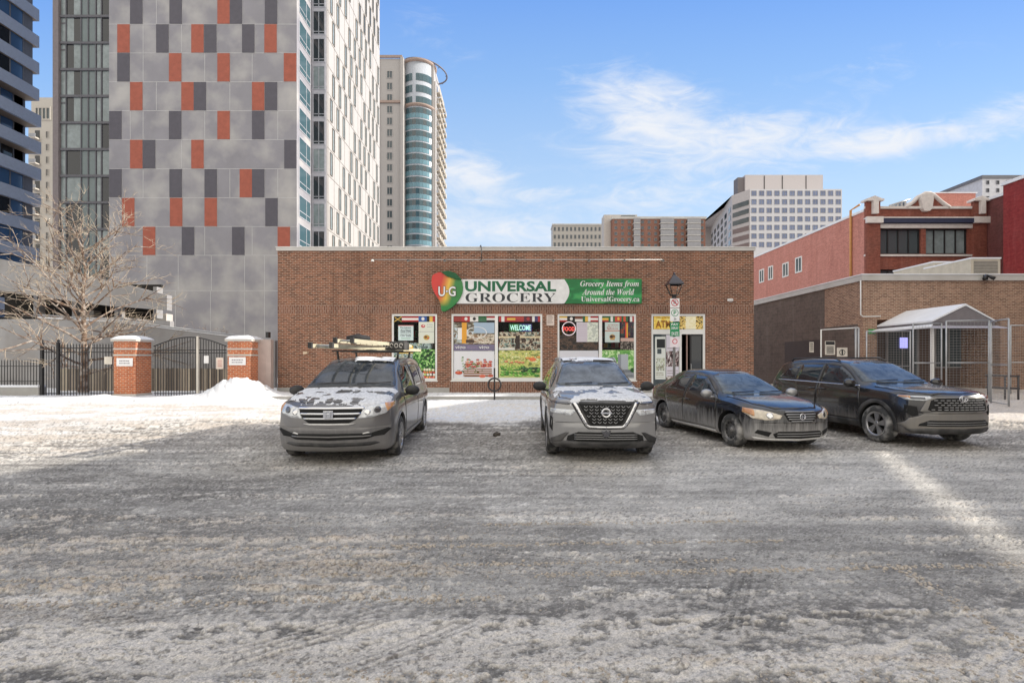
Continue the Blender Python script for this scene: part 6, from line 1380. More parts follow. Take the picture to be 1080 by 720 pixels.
def simple_tower(name, label, Y, px0, px1, pyt, wall, floors, cols, wmat, fmat, z0py=262, side=None, group=None, ww=.6, wh=.55, depth=20, balc=None, cap=None, zbase=0):
    x0, x1, zt = PX(px0, Y), PX(px1, Y), PZ(pyt, Y); r = empty(name, ((x0+x1)/2, Y, 0), label, 'building', group)
    m = MB(); m.box(x0, x1, Y, Y+depth, 0, zt); m.build('wall', wall, r)
    if cap: m = MB(); m.box(x0-.2, x1+.2, Y-.2, Y+depth, zt, zt+cap[0]); m.build('roof', cap[1], r)
    zb = PZ(z0py, Y); fh = (zt-zb)/floors; cw = (x1-x0)/cols
    for i in range(floors):
        for j in range(cols):
            if balc and j in balc: continue
            a = x0+(j+.5-ww/2)*cw; b = x0+(j+.5+ww/2)*cw; c = zb+(i+.5-wh/2)*fh; d = zb+(i+.5+wh/2)*fh
            p = MB(); win(p, 'Y', Y, -1, a, b, c, d, (b-a)*.06, .12, [(a+b)/2]); p.build('window', [fmat, wmat], r)
    if balc:
        for i in range(floors):
            for j in balc:
                a = x0+j*cw; p = MB(); c = zb+i*fh; p.box(a+cw*.1, a+cw*.9, Y-.03, Y-.001, c+.2, c+fh-.3, 1); p.box(a, a+cw, Y-1.2, Y, c, c+.2); p.box(a, a+cw, Y-1.25, Y-1.15, c+.2, c+1.2, 2); p.build('balcony', [COPING, GL_DARK, vmat('balcony_rail', (150, 150, 154))], r)
    return r, x0, x1, zt
def build_far():
    win_ = GL_GREY; fr = vmat('far_frame', (150, 152, 158))
    wt = vmat('office_white', (206, 206, 210), rough=.7, var=.05)
    # white office
    r, x0, x1, zt = simple_tower('white_office_block', 'white office block with a tight grid of square windows and a penthouse', 130, 791, 888, 199.5, wt, 7, 12, vmat('office_glass', (118, 130, 160), rough=.2, var=.25, scale=.4), fr, 262.5, ww=.68, wh=.60, depth=6)
    Y = 130; p = MB(); p.box(PX(786, Y+4), PX(868, Y+4), Y+4, Y+9, zt, PZ(184.5, Y+4)); p.box(PX(779, Y+4), PX(786.1, Y+4), Y+4.5, Y+7, zt, PZ(184.5, Y+4)-.5, 1); p.build('penthouse', [vmat('penthouse_grey', (196, 190, 190), var=.05), vmat('penthouse_dark', (110, 104, 106))], r)
    p = MB()
    for a in (806, 825, 850): p.box(PX(a, Y+4)-.1, PX(a, Y+4)+.1, Y+3.9, Y+4, zt+.5, PZ(185.5, Y+4))
    p.box(PX(806, Y+4), PX(817, Y+4), Y+3.9, Y+4, zt+.6, zt+.9); p.build('penthouse_joint', BLACKM, r)
    # chamfered corner and the shaded flank
    cA = Vector((x0, Y, 0)); cB = Vector((PX(772, Y+5), Y+5, 0)); cC = Vector((PX(749.5, Y+38), Y+38, 0))
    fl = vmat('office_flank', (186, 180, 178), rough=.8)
    zc = PZ(203, Y+5)+1.0
    m = MB()
    for a, b in ((cA, cB), (cB, cC)): m.quad((a.x, a.y, 0), (b.x, b.y, 0), (b.x, b.y, zt), (a.x, a.y, zt))
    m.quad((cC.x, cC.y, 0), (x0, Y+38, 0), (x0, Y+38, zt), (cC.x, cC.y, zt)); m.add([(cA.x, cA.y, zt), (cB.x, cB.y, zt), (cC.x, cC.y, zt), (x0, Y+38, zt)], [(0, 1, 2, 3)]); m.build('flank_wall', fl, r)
    fh = (zt-PZ(262.5, Y))/7
    for i in range(7):
        z0_ = PZ(262.5, Y)+(i-1)*fh+fh*.22; p = MB(); a, b = cA, cB; n_ = Vector(((b-a).y, -(b-a).x, 0)).normalized(); n_ = n_ if n_.y < 0 else -n_
        v = [a.lerp(b, .05)+n_*.1, a.lerp(b, .95)+n_*.1]; p.quad((v[0].x, v[0].y, z0_), (v[1].x, v[1].y, z0_), (v[1].x, v[1].y, z0_+fh*.56), (v[0].x, v[0].y, z0_+fh*.56)); p.build('corner_window', GL_GREY if i > 3 else vmat('brown_glass', (120, 104, 100), rough=.3), r)
        p = MB(); n_ = Vector(((cC-cB).y, -(cC-cB).x, 0)).normalized(); n_ = n_ if n_.x < 0 else -n_
        for j in range(6):
            p = MB(); v = [cB.lerp(cC, (j+.25)/6)+n_*.1, cB.lerp(cC, (j+.75)/6)+n_*.1]; p.quad((v[0].x, v[0].y, z0_), (v[1].x, v[1].y, z0_), (v[1].x, v[1].y, z0_+fh*.6), (v[0].x, v[0].y, z0_+fh*.6)); p.build('flank_window', GL_GREY, r)
    # brown apartments
    r, x0, x1, zt = simple_tower('brown_apartment_block', 'brown brick apartment block with pale balconies above the shop roof', 110, 646, 744, 231, B_BRN, 5, 14, win_, fr, 262, ww=.4, wh=.5, balc=(3, 7, 8, 11, 12), cap=(.5, COPING), depth=6)
    p = MB(); p.box(PX(637, 112), PX(672, 112), 112, 115, 0, PZ(226.5, 112)); p.box(PX(655, 111.9), PX(670, 111.9), 111.9, 112, PZ(231, 112), PZ(227.5, 112), 1); p.build('stair_tower', [vmat('stair_tower_grey', (188, 182, 176)), GL_GREY], r)
    simple_tower('pale_brown_block', 'low pale brown block left of the brown apartments', 150, 583, 634.5, 237.5, vmat('pale_brown', (178, 174, 168)), 3, 12, GL_GREY, fr, 262, ww=.5, wh=.5, cap=(.4, COPING), depth=6)
    # grey modern block at the right
    Y = 78; r, x0, x1, zt = simple_tower('grey_modern_block', 'pale grey block with a flat dark roof edge behind the scrolled building', Y, 1036, 1110, 188.5, vmat('pale_grey_wall', (196, 198, 204)), 5, 7, GL_DARK, fr, 230, ww=.3, wh=.5, cap=(.5, vmat('dark_fascia', (110, 112, 118))))
    m = MB(); xa, ya = PX(999, Y+12), Y+12; m.add([(x0, Y, 0), (xa, ya, 0), (xa, ya, PZ(203, Y+12)), (x0, Y, zt)], [(0, 1, 2, 3)]); m.add([(x0, Y, zt), (xa, ya, PZ(203, ya)), (xa, ya, PZ(203, ya)+.5), (x0, Y, zt+.5)], [(0, 1, 2, 3)], 1); m.add([(x0, Y, zt), (xa, ya, PZ(203, ya)), (x0, ya+3, zt)], [(0, 1, 2)]); m.build('angled_wall', [vmat('pale_grey_wall2', (176, 180, 188)), vmat('dark_fascia2', (110, 112, 118))], r)
    for t in (.3, .6, .85):
        for zz in (PZ(205, Y), PZ(216, Y)): p = MB(); x = x0+(xa-x0)*t; y = Y+(ya-Y)*t; p.box(x-.5, x+.5, y-.3, y-.1, zz, zz+1.5); p.build('slot_window', GL_DARK, r)
    # beige tower far left in the gap
    Y = 120; r = empty('beige_tower', (PX(44, Y), Y, 0), 'beige stone tower with small balconies seen in the gap at the left', 'tower block')
    bw = vmat('beige_stone', (186, 180, 172), var=.06); zt = PZ(112, Y); x0, x1 = PX(30, Y), PX(60, Y); m = MB(); m.box(x0, x1, Y, Y+20, 0, zt-4); m.box(PX(33, Y), PX(58, Y), Y, Y+18, zt-4, PZ(103, Y)); m.add([(x0, Y, PZ(103, Y)), (x1, Y, PZ(103, Y)), (x1, Y+16, PZ(103, Y)), (x0, Y+16, PZ(103, Y)), (PX(46, Y), Y+8, PZ(97, Y))], [(0, 1, 4), (1, 2, 4), (2, 3, 4), (3, 0, 4)]); m.build('wall', bw, r)
    p = MB(); win(p, 'Y', Y, -1, PX(37, Y), PX(54, Y), PZ(127, Y), PZ(113, Y), .3, .2, [PX(a, Y) for a in (41, 45, 49)]); p.build('window', [bw, GL_GREY], r)
    fh = 3.1; k = 0; zz = zt-8
    while zz > 20:
        p = MB(); win(p, 'Y', Y, -1, PX(48, Y), PX(52, Y), zz, zz+1.9, .15, .1, [PX(50, Y)]); p.build('window', [bw, GL_DARK], r)
        p = MB(); p.box(PX(36, Y), PX(43, Y), Y-1.4, Y, zz-.4, zz-.1, 0); p.box(PX(36, Y), PX(43, Y), Y-1.45, Y-1.35, zz-.1, zz+.7, 1); p.box(PX(37, Y), PX(42, Y), Y-.05, Y-.001, zz, zz+2, 2); p.build('balcony', [bw, fr, GL_DARK], r); zz -= fh
build_far()
TSP = vmat('teal_spandrel', (104, 142, 156), rough=.2, var=.1)
def build_round():
    Y = 130; q = lambda p: PX(p, Y); z = lambda p: PZ(p, Y); sw = vmat('tower_beige', (172, 168, 166), var=.07)
    r = empty('round_glass_tower', (q(432), Y, 0), 'tall beige tower with a curved teal glass front and a ring on its roof', 'tower block')
    zt = z(62); fh = (z(62)-z(258))/16.0
    m = MB(); m.box(q(399), q(424), Y, Y+22, 0, zt); m.box(q(424), q(455.5), Y+3.0, Y+24, 0, z(60)); m.build('wall', sw, r)
    # right flank recedes and catches the sun
    xa = q(455.5); m = MB(); m.box(xa, xa+.4, Y+3.5, Y+20, 0, z(78)); m.build('side_wall', sw, r)
    cx, cy, rad = q(438), Y+5.2, (q(455)-q(421))/2+.1
    m = MB(); prof = [(rad, 0), (rad, z(108)), (rad, z(60.5)), (0, z(60.5))]; m.lathe(prof, 40, (cx, cy, 0), 'Z', 0, True); m.build('round_core', vmat('curved_concrete', (176, 182, 192)), r)
    for i in range(-2, 17):
        zb = z(258)+i*fh; t1 = rad+.08; up = zb > z(108)-1
        p = MB(); h0, h1 = (zb+fh*.30, zb+fh*.92) if up else (zb+.08*fh, zb+.96*fh)
        if h1 > z(63): continue
        n = 14
        for k in range(n):
            a0 = math.pi*(1.02+.96*k/n); a1 = math.pi*(1.02+.96*(k+1)/n)-.01
            if up and k in (6,): p.build('curved_window', [GL_TEAL, GL_GREY], r); p = MB(); continue
            for (c, d, mi) in (((h0, h1, 0),) if up else ((h0, h0+(h1-h0)*.45, 2), (h0+(h1-h0)*.48, h1, 0 if k % 3 else 1))):
                p.quad((cx+t1*math.cos(a0), cy+t1*math.sin(a0), c), (cx+t1*math.cos(a1), cy+t1*math.sin(a1), c), (cx+t1*math.cos(a1), cy+t1*math.sin(a1), d), (cx+t1*math.cos(a0), cy+t1*math.sin(a0), d), mi)
        p.build('curved_window', [GL_TEAL, GL_GREY, TSP] if True else [vmat('teal_spandrel', (104, 142, 156), rough=.2, var=.1)], r)
        p = MB(); win(p, 'Y', Y, -1, q(408), q(414), zb+.9, zb+2.9 if fh > 3 else zb+fh*.75, .12, .12, [q(411)]); p.build('window', [sw, GL_GREY], r)
        p = MB()
        for j in range(5):
            y = Y+5.5+j*3.0; p.box(xa+.4, xa+1.3, y, y+2.0, zb, zb+.25); p.box(xa+1.22, xa+1.32, y, y+2.0, zb+.25, zb+1.2); p.box(xa+.4, xa+.44, y+.2, y+1.8, zb+.3, zb+2.4, 1)
        if zb < z(84): p.build('balcony', [vmat('warm_balcony', (184, 174, 158)), GL_DARK], r)
    for zz, e in ((z(109), .35), (z(61.5), .3)):
        m = MB(); m.lathe([(rad+.05, zz-.3), (rad+e+.2, zz), (rad+e+.2, zz+.4), (rad+.05, zz+.5)], 40, (cx, cy, 0), 'Z'); m.box(q(399)-.3, q(424)+.1, Y-.4, Y, zz, zz+.6); m.build('cornice', vmat('cornice_brown', (160, 140, 130)), r)
    m = MB(); m.box(q(423), q(426), Y-.8, Y+4, 0, z(62)); m.box(q(399)-.2, q(400.5), Y-.3, Y+2, 0, z(62)); m.build('pier', sw, r)
    # tilted ring on the roof
    m = MB(); pts = [(cx+1+6.3*math.cos(t), cy+3+6*math.sin(t), z(58)+.4-1.2*math.cos(t)) for t in [k*math.pi/18 for k in range(37)]]; m.tube(pts, .22, 6); mr = vmat('ring_steel', (110, 108, 120)); m.build('roof_ring', mr, r)
    m = MB()
    for t in range(0, 36, 4):
        p_ = Vector(pts[t]); m.tube([p_, (p_.x*.94+cx*.06, p_.y, z(62))], .1, 5)
    m.build('ring_struts', mr, r)
build_round()

# ------------------------------------------------------------------ concrete podium and ramp left
def build_podium():
    r = empty('concrete_podium', (-24, 34, 0), 'pale concrete parking podium with dark openings behind the bare tree', 'building')
    Y = 33.0; q = lambda p: PX(p, Y); z = lambda p: PZ(p, Y)
    def slab(pts, y0, y1, nm, mat):
        m = MB(); m.prism(pts, y0, y1, 'Y'); m.build(nm, mat, r)
    cc = M('podium_concrete', rgb(150, 149, 150), .85, var=.12, scale=.8, bump=.15, tint=rgb(130, 124, 120), tscale=.6, tamt=.45)
    slab([(q(-60), z(268)), (q(0), z(273)), (q(60), z(284)), (q(120), z(297)), (q(176), z(311)), (q(176), z(327)), (q(110), z(322)), (q(50), z(314)), (q(0), z(306)), (q(-60), z(303))], Y, Y+.5, 'upper_parapet', cc)
    slab([(q(-60), z(334)), (q(60), z(334)), (q(176), z(338)), (q(176), z(420)), (q(-60), z(420))], Y+.3, Y+.7, 'lower_wall', cc)
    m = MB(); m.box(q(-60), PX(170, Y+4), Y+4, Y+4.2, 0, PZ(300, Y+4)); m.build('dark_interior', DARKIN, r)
    m = MB(); m.box(q(-60), PX(172, Y+4), Y+.3, Y+4, z(336), z(334.2)); m.build('deck', cc, r)
    m = MB(); m.prism([(q(-60), z(300)), (PX(172, Y+4), z(320)), (PX(172, Y+4), z(317)), (q(-60), z(297))], Y+.5, Y+4, 'Y'); m.build('upper_deck', cc, r)
    for px in (20, 62, 108, 150): m = MB(); m.box(q(px), q(px+4), Y+1, Y+1.6, z(334), z(300)); m.build('column', cc, r)
    m = MB(); m.box(q(40), q(56), Y+3.2, Y+3.9, z(334), z(322)); m.build('inner_wall', CONC_L, r); m = MB(); m.box(q(124), q(140), Y+3.2, Y+3.9, z(336), z(326)); m.build('inner_wall', CONC_L, r)
    # long sloping ramp wall running in front of the tower
    Y2 = 27.0; q = lambda p: PX(p, Y2); z = lambda p: PZ(p, Y2)
    w = empty('ramp_wall', (q(150), Y2, 0), 'grey concrete ramp wall with a sloping snow capped rail below the tower', 'wall')
    m = MB(); m.prism([(q(40), z(335)), (q(125), z(340)), (q(255), z(356.5)), (q(290), z(359)), (q(290), z(425)), (q(40), z(425))], Y2, Y2+.3, 'Y'); m.build('wall', cc, w)
    m = MB(); m.tube([(q(40), Y2-.05, z(332)), (q(125), Y2-.05, z(338)), (q(248), Y2-.05, z(353.5))], .045, 6); m.build('rail', GALV, w)
    m = MB(); m.prism([(q(40), z(335)), (q(125), z(340)), (q(255), z(356.5)), (q(255), z(355.2)), (q(125), z(338.8)), (q(40), z(333.8))], Y2-.03, Y2+.33, 'Y'); m.build('snow_cover', SNOW, w)
build_podium()
# ------------------------------------------------------------------ gates, piers, fences
GY = 20.8
def gx(p): return PX(p, GY)
def gz(p): return PZ(p, GY)
def pier(x0, w, label):
    zt = gz(360); r = empty('brick_pier', (x0+w/2, GY+.45, 0), label, 'gate pier', 'brick piers of the gateway')
    m = MB(); m.box(x0, x0+w, GY, GY+.9, -.1, zt); m.build('shaft', B_GATE, r)
    for (za, zb) in ((gz(368.6), gz(367.0)), (gz(375.2), gz(373.6))): m = MB(); m.box(x0-.02, x0+w+.02, GY-.02, GY+.92, za, zb); m.build('stone_band', CONC_L, r)
    m = MB(); m.box(x0-.03, x0+w+.03, GY-.03, GY+.93, -.1, .22); m.build('base', CONC_L, r)
    m = MB(); m.box(x0-.08, x0+w+.08, GY-.08, GY+.98, zt, zt+.10); m.build('cap', CONC_L, r)
    n = 12; X, Y = np.meshgrid(np.linspace(x0-.09, x0+w+.09, n), np.linspace(GY-.09, GY+.99, n)); u = (X-x0-w/2)/(w/2+.09); v = (Y-GY-.45)/.54
    Z = zt+.10+.17*np.clip(1-np.maximum(np.abs(u), np.abs(v))**4, 0, 1)*(.8+.4*fbm(X*3, Y*3, 41)); grid_mesh('snow_cover', X, Y, Z, np.ones((n, n, 3))*np.array([.8, .82, .86]), GM, r)
    return r
p1 = pier(gx(120), .93, 'brick gate pier left of the gates with a snow cap and a small white plate')
p2 = pier(gx(240), .98, 'brick gate pier right of the gates beside the snow heap')
def plate(a, b, c, d, label, tilt=0):
    m = MB(); m.box(gx(a), gx(b), GY-.035, GY-.02, gz(d), gz(c)); o = m.build('address_plate', WHITEP); tag(o, label, 'plate')
    q = MB()
    for i, f in enumerate((.35, .65)):
        z = gz(c+(d-c)*f); x = gx(a)+.12
        while x < gx(b)-.15: l = random.uniform(.03, .07); q.box(x, x+l, GY-.04, GY-.035, z-.018, z+.018); x += l+.02
    q.build('lettering', vmat('plate_ink', (110, 105, 120)), o)
plate(123.5, 140.5, 377.5, 386, 'white lettered plate on the left gate pier')
plate(242, 259.5, 376.5, 385, 'white lettered plate on the right gate pier')
def bars(mb, x0, x1, zb, ztf, y, step=.125, r=.011, spear=True):
    n = int(round((x1-x0)/step))
    for i in range(n+1):
        x = x0+(x1-x0)*i/n; zt = ztf(x); mb.box(x-r, x+r, y-r, y+r, zb, zt)
        if spear: mb.add([(x-r*1.6, y-r, zt), (x+r*1.6, y-r, zt), (x+r*1.6, y+r, zt), (x-r*1.6, y+r, zt), (x, y, zt+.09)], [(0, 1, 4), (1, 2, 4), (2, 3, 4), (3, 0, 4)])
def gate():
    y = GY+.45; xa, xb, xm = gx(161), gx(240), gx(208.5); zt = gz(355.5)
    XA = PX(161, y); XB = PX(239, y); xm = PX(209, y); XA, XB = XA+.05, XB-.02
    top = lambda x: PZ(365, y)+(PZ(355.5, y)-PZ(365, y))*math.sin(math.pi*max(0, min(1, (x-XA)/(XB-XA))))
    for (a, b, lab) in ((XA, xm-.05, 'left black iron gate leaf with an arched top and vertical bars'), (xm+.05, XB, 'right black iron gate leaf with a white notice on its bars')):
        r = empty('iron_gate', (a, y, 0), lab, 'gate', 'pair of iron gates'); m = MB(); bars(m, a+.06, b-.06, .12, lambda x: top(x)-.03, y, .115, .010, False); m.build('bars', BLACKM, r)
        for z in (.22, .75 if False else 1.98, 2.10):
            m = MB(); m.box(a, b, y-.02, y+.02, z-.02, z+.02); m.build('rail', BLACKM, r)
        m = MB(); m.tube([(a+(b-a)*t/12, y, top(a+(b-a)*t/12)) for t in range(13)], .025, 6); m.build('top_rail', BLACKM, r)
    m = MB(); m.box(xm-.045, xm+.045, y-.06, y+.03, .05, PZ(354.5, y)); tag(m.build('gate_post', vmat('pale_post', (205, 200, 190))), 'pale post between the two iron gate leaves', 'post')
    m = MB(); yy = y-.05; m.box(PX(228, yy), PX(235.5, yy), yy, yy+.015, PZ(389, yy), PZ(377, yy)); o = m.build('gate_notice', vmat('faded_notice', (222, 208, 196))); tag(o, 'faded portrait notice fixed to the right gate leaf', 'notice')
    q = MB(); 
    for k in range(4): q.box(PX(229.5, yy), PX(234, yy), yy-.004, yy, PZ(380.5+k*2, yy), PZ(379.8+k*2, yy))
    q.build('lettering', vmat('faded_ink', (200, 130, 120)), o)
    m = MB(); m.box(PX(215, yy), PX(220, yy), yy, yy+.015, PZ(383, yy), PZ(375, yy)); tag(m.build('gate_notice', WHITEP), 'small blank white plate near the middle of the gates', 'notice')
gate()
def fences():
    y = GY+.4; r = empty('iron_fence', (PX(60, y), y, 0), 'tall black iron fence with spear tops left of the brick pier', 'fence')
    a, b = PX(62, y), PX(121, y); zt = PZ(364, y); m = MB(); bars(m, a, b, .12, lambda x: zt, y, .125, .011); m.build('bars', BLACKM, r)
    for z in (.22, zt-.12, zt-.30): m = MB(); m.box(a, b, y-.018, y+.018, z-.02, z+.02); m.build('rail', BLACKM, r)
    for px in (61.5, 44.5): x = PX(px, y); m = MB(); m.box(x-.05, x+.05, y-.05, y+.05, -.05, PZ(361, y)); m.lathe([(.0, .14), (.05, .09), (.06, .04), (.0, 0)], 10, (x, y, PZ(361, y)), 'Z'); m.build('post', BLACKM, r)
    m = MB(); bars(m, PX(46, y), PX(60, y), .12, lambda x: zt-.1, y, .125, .011); m.build('narrow_panel', BLACKM, r)
    for z in (.22, zt-.3): m = MB(); m.box(PX(46, y), PX(60, y), y-.018, y+.018, z-.02, z+.02); m.build('rail', BLACKM, r)
    m = MB(); m.box(PX(111, y), PX(119, y), y-.05, y-.03, PZ(384, y), PZ(376, y)); tag(m.build('fence_plate', vmat('plate_cream', (214, 208, 196))), 'small cream plate on the bars beside the left pier', 'plate')
    # low wall with short railing at the far left
    r = empty('low_wall_railing', (PX(20, y), y, 0), 'low concrete wall with a short black railing at the left edge', 'wall'); m = MB(); m.box(PX(-40, y), PX(43, y), y-.1, y+.25, -.05, PZ(408, y)); m.build('wall', CONC, r)
    m = MB(); m.box(PX(-40, y), PX(43, y), y-.13, y+.28, PZ(408, y), PZ(406, y)); m.build('snow_cover', SNOW, r)
    m = MB(); bars(m, PX(-40, y), PX(43, y), PZ(408, y), lambda x: PZ(381, y), y+.07, .125, .010); m.build('bars', BLACKM, r)
    for z in (PZ(402, y), PZ(386, y)): m = MB(); m.box(PX(-40, y), PX(43, y), y+.05, y+.09, z-.015, z+.015); m.build('rail', BLACKM, r)
    # pinkish infill wall between pier and shop
    m = MB(); m.box(PX(266, 21.4), fx(293)-.02, 21.4, 21.65, 0, PZ(358, 21.4)); m.box(PX(266, 21.4)+.55, PX(266, 21.4)+.57, 21.39, 21.4, 0, PZ(378, 21.4)); tag(m.build('infill_wall', CONC_P), 'pinkish concrete wall panel between the gate pier and the shop', 'wall')
    m = MB(); x = fx(290.3); m.box(x-.08, x+.04, 21.3, 21.5, PZ(356, 21.3), PZ(350, 21.3)); tag(m.build('junction_box', BLACKM), 'little black box standing on the pinkish wall panel', 'box')
    # weathered timber boarding beyond the gates
    y = 24.5; m = MB(); x = PX(62, y); rnd = random.Random(5)
    while x < PX(262, y): w = .12; m.box(x, x+w-.012, y, y+.03, 0, 1.25+rnd.uniform(-.03, .03), rnd.randint(0, 2)); x += w
    tag(m.build('board_fence', [vmat('grey_board', (150, 138, 124)), vmat('dark_board', (104, 94, 84)), vmat('pale_board', (176, 164, 146))]), 'weathered vertical board fence beyond the iron gates', 'fence')
fences()
def clods_snow():
    pass
# ------------------------------------------------------------------ trees
BARK = M('icy_bark', rgb(108, 86, 70), .7, var=.25, scale=10, bump=.5, tint=rgb(206, 200, 192), tscale=5, tamt=.65)
TWIG = M('icy_twig', rgb(194, 178, 156), .45, var=.3, scale=6, coat=.3, tint=rgb(92, 70, 54), tscale=2.5, tamt=.85)
def tree(x, y, H, spread, label, seed, nl=26, trunk=.16, sub=6, name='bare_tree', zlow=.9):
    rnd = random.Random(seed); r = empty(name, (x, y, terr_z(x, y)-.05), label, 'tree'); z0 = r.location.z
    t = MB(); b = MB(); tw = MB()
    pts = [(x, y, z0)]; n = 12; cx, cy = x, y
    for i in range(1, n+1): cx += rnd.uniform(-.05, .05)*H*.12; cy += rnd.uniform(-.05, .05)*H*.12; pts.append((cx, cy, z0+H*.86*i/n))
    rad = [trunk*(1-.88*(i/n)**.8) for i in range(n+1)]; rad[0] *= 1.35; t.tube(pts, rad, 10); t.build('trunk', BARK, r)
    def seg(mb, p, d, L, r0, depth, droop):
        k = 6; q = [p]; dd = d.copy()
        for i in range(k): dd = (dd+Vector((rnd.uniform(-.16, .16), rnd.uniform(-.16, .16), rnd.uniform(-.12, .14)+droop))).normalized(); q.append(q[-1]+dd*L/k)
        mb.tube(q, [max(.0045, r0*(1-.8*i/k)) for i in range(k+1)], 5 if depth < 2 else 3, cap=False)
        if depth >= 3: return
        m = [sub, sub-2, 2][depth]
        for _ in range(m):
            f = rnd.uniform(.18, 1.0); i = min(k-1, int(f*k)); pp = q[i].lerp(q[i+1], f*k-i); ax = (q[i+1]-q[i]).normalized()
            o = Vector((rnd.uniform(-1, 1), rnd.uniform(-1, 1), rnd.uniform(-.5, .8))); o = (o-ax*o.dot(ax)).normalized(); nd = (ax*.75+o*.75).normalized()
            seg(tw if depth >= 1 else b, pp, nd, L*rnd.uniform(.32, .55), max(.008, r0*.5), depth+1, droop*.8)
    for i in range(nl):
        f = zlow/H+(.84-zlow/H)*(i/(nl-1))**.9; j = min(n-1, int(f/.86*n)); p = Vector(pts[j]).lerp(Vector(pts[j+1]), min(1, f/.86*n-j)); a = i*2.4+rnd.uniform(-.4, .4)
        el = .12+.95*f+rnd.uniform(-.15, .2); d = Vector((math.cos(a)*math.cos(el), math.sin(a)*math.cos(el), math.sin(el)))
        L = spread*(1.05-.62*f)*rnd.uniform(.75, 1.1); seg(b, p, d, L, trunk*(.40-.22*f), 0, -.01)
    b.build('limbs', BARK, r); tw.build('twigs', TWIG, r)
tree(PX(88, 23.4), 23.4, 8.3, 4.6, 'large bare tree glazed with ice behind the iron fence', 11, 34, .18, 6)
for (px, h, lb, sd_) in ((199, 1.9, 'small bare shrub left of the three behind the ramp wall', 3), (219, 2.1, 'small bare shrub in the middle of the three behind the ramp wall', 5), (236, 2.2, 'small bare shrub right of the three behind the ramp wall', 7)):
    tree(PX(px, 29), 29, 3.0, 1.3, lb, sd_, 10, .05, 3, 'bare_shrub', 1.4)
    o = [q for q in bpy.data.objects if q.name.startswith('bare_shrub') and q.parent is None][-1]; o.location.z += .55; o['group'] = 'bare shrubs behind the ramp wall'

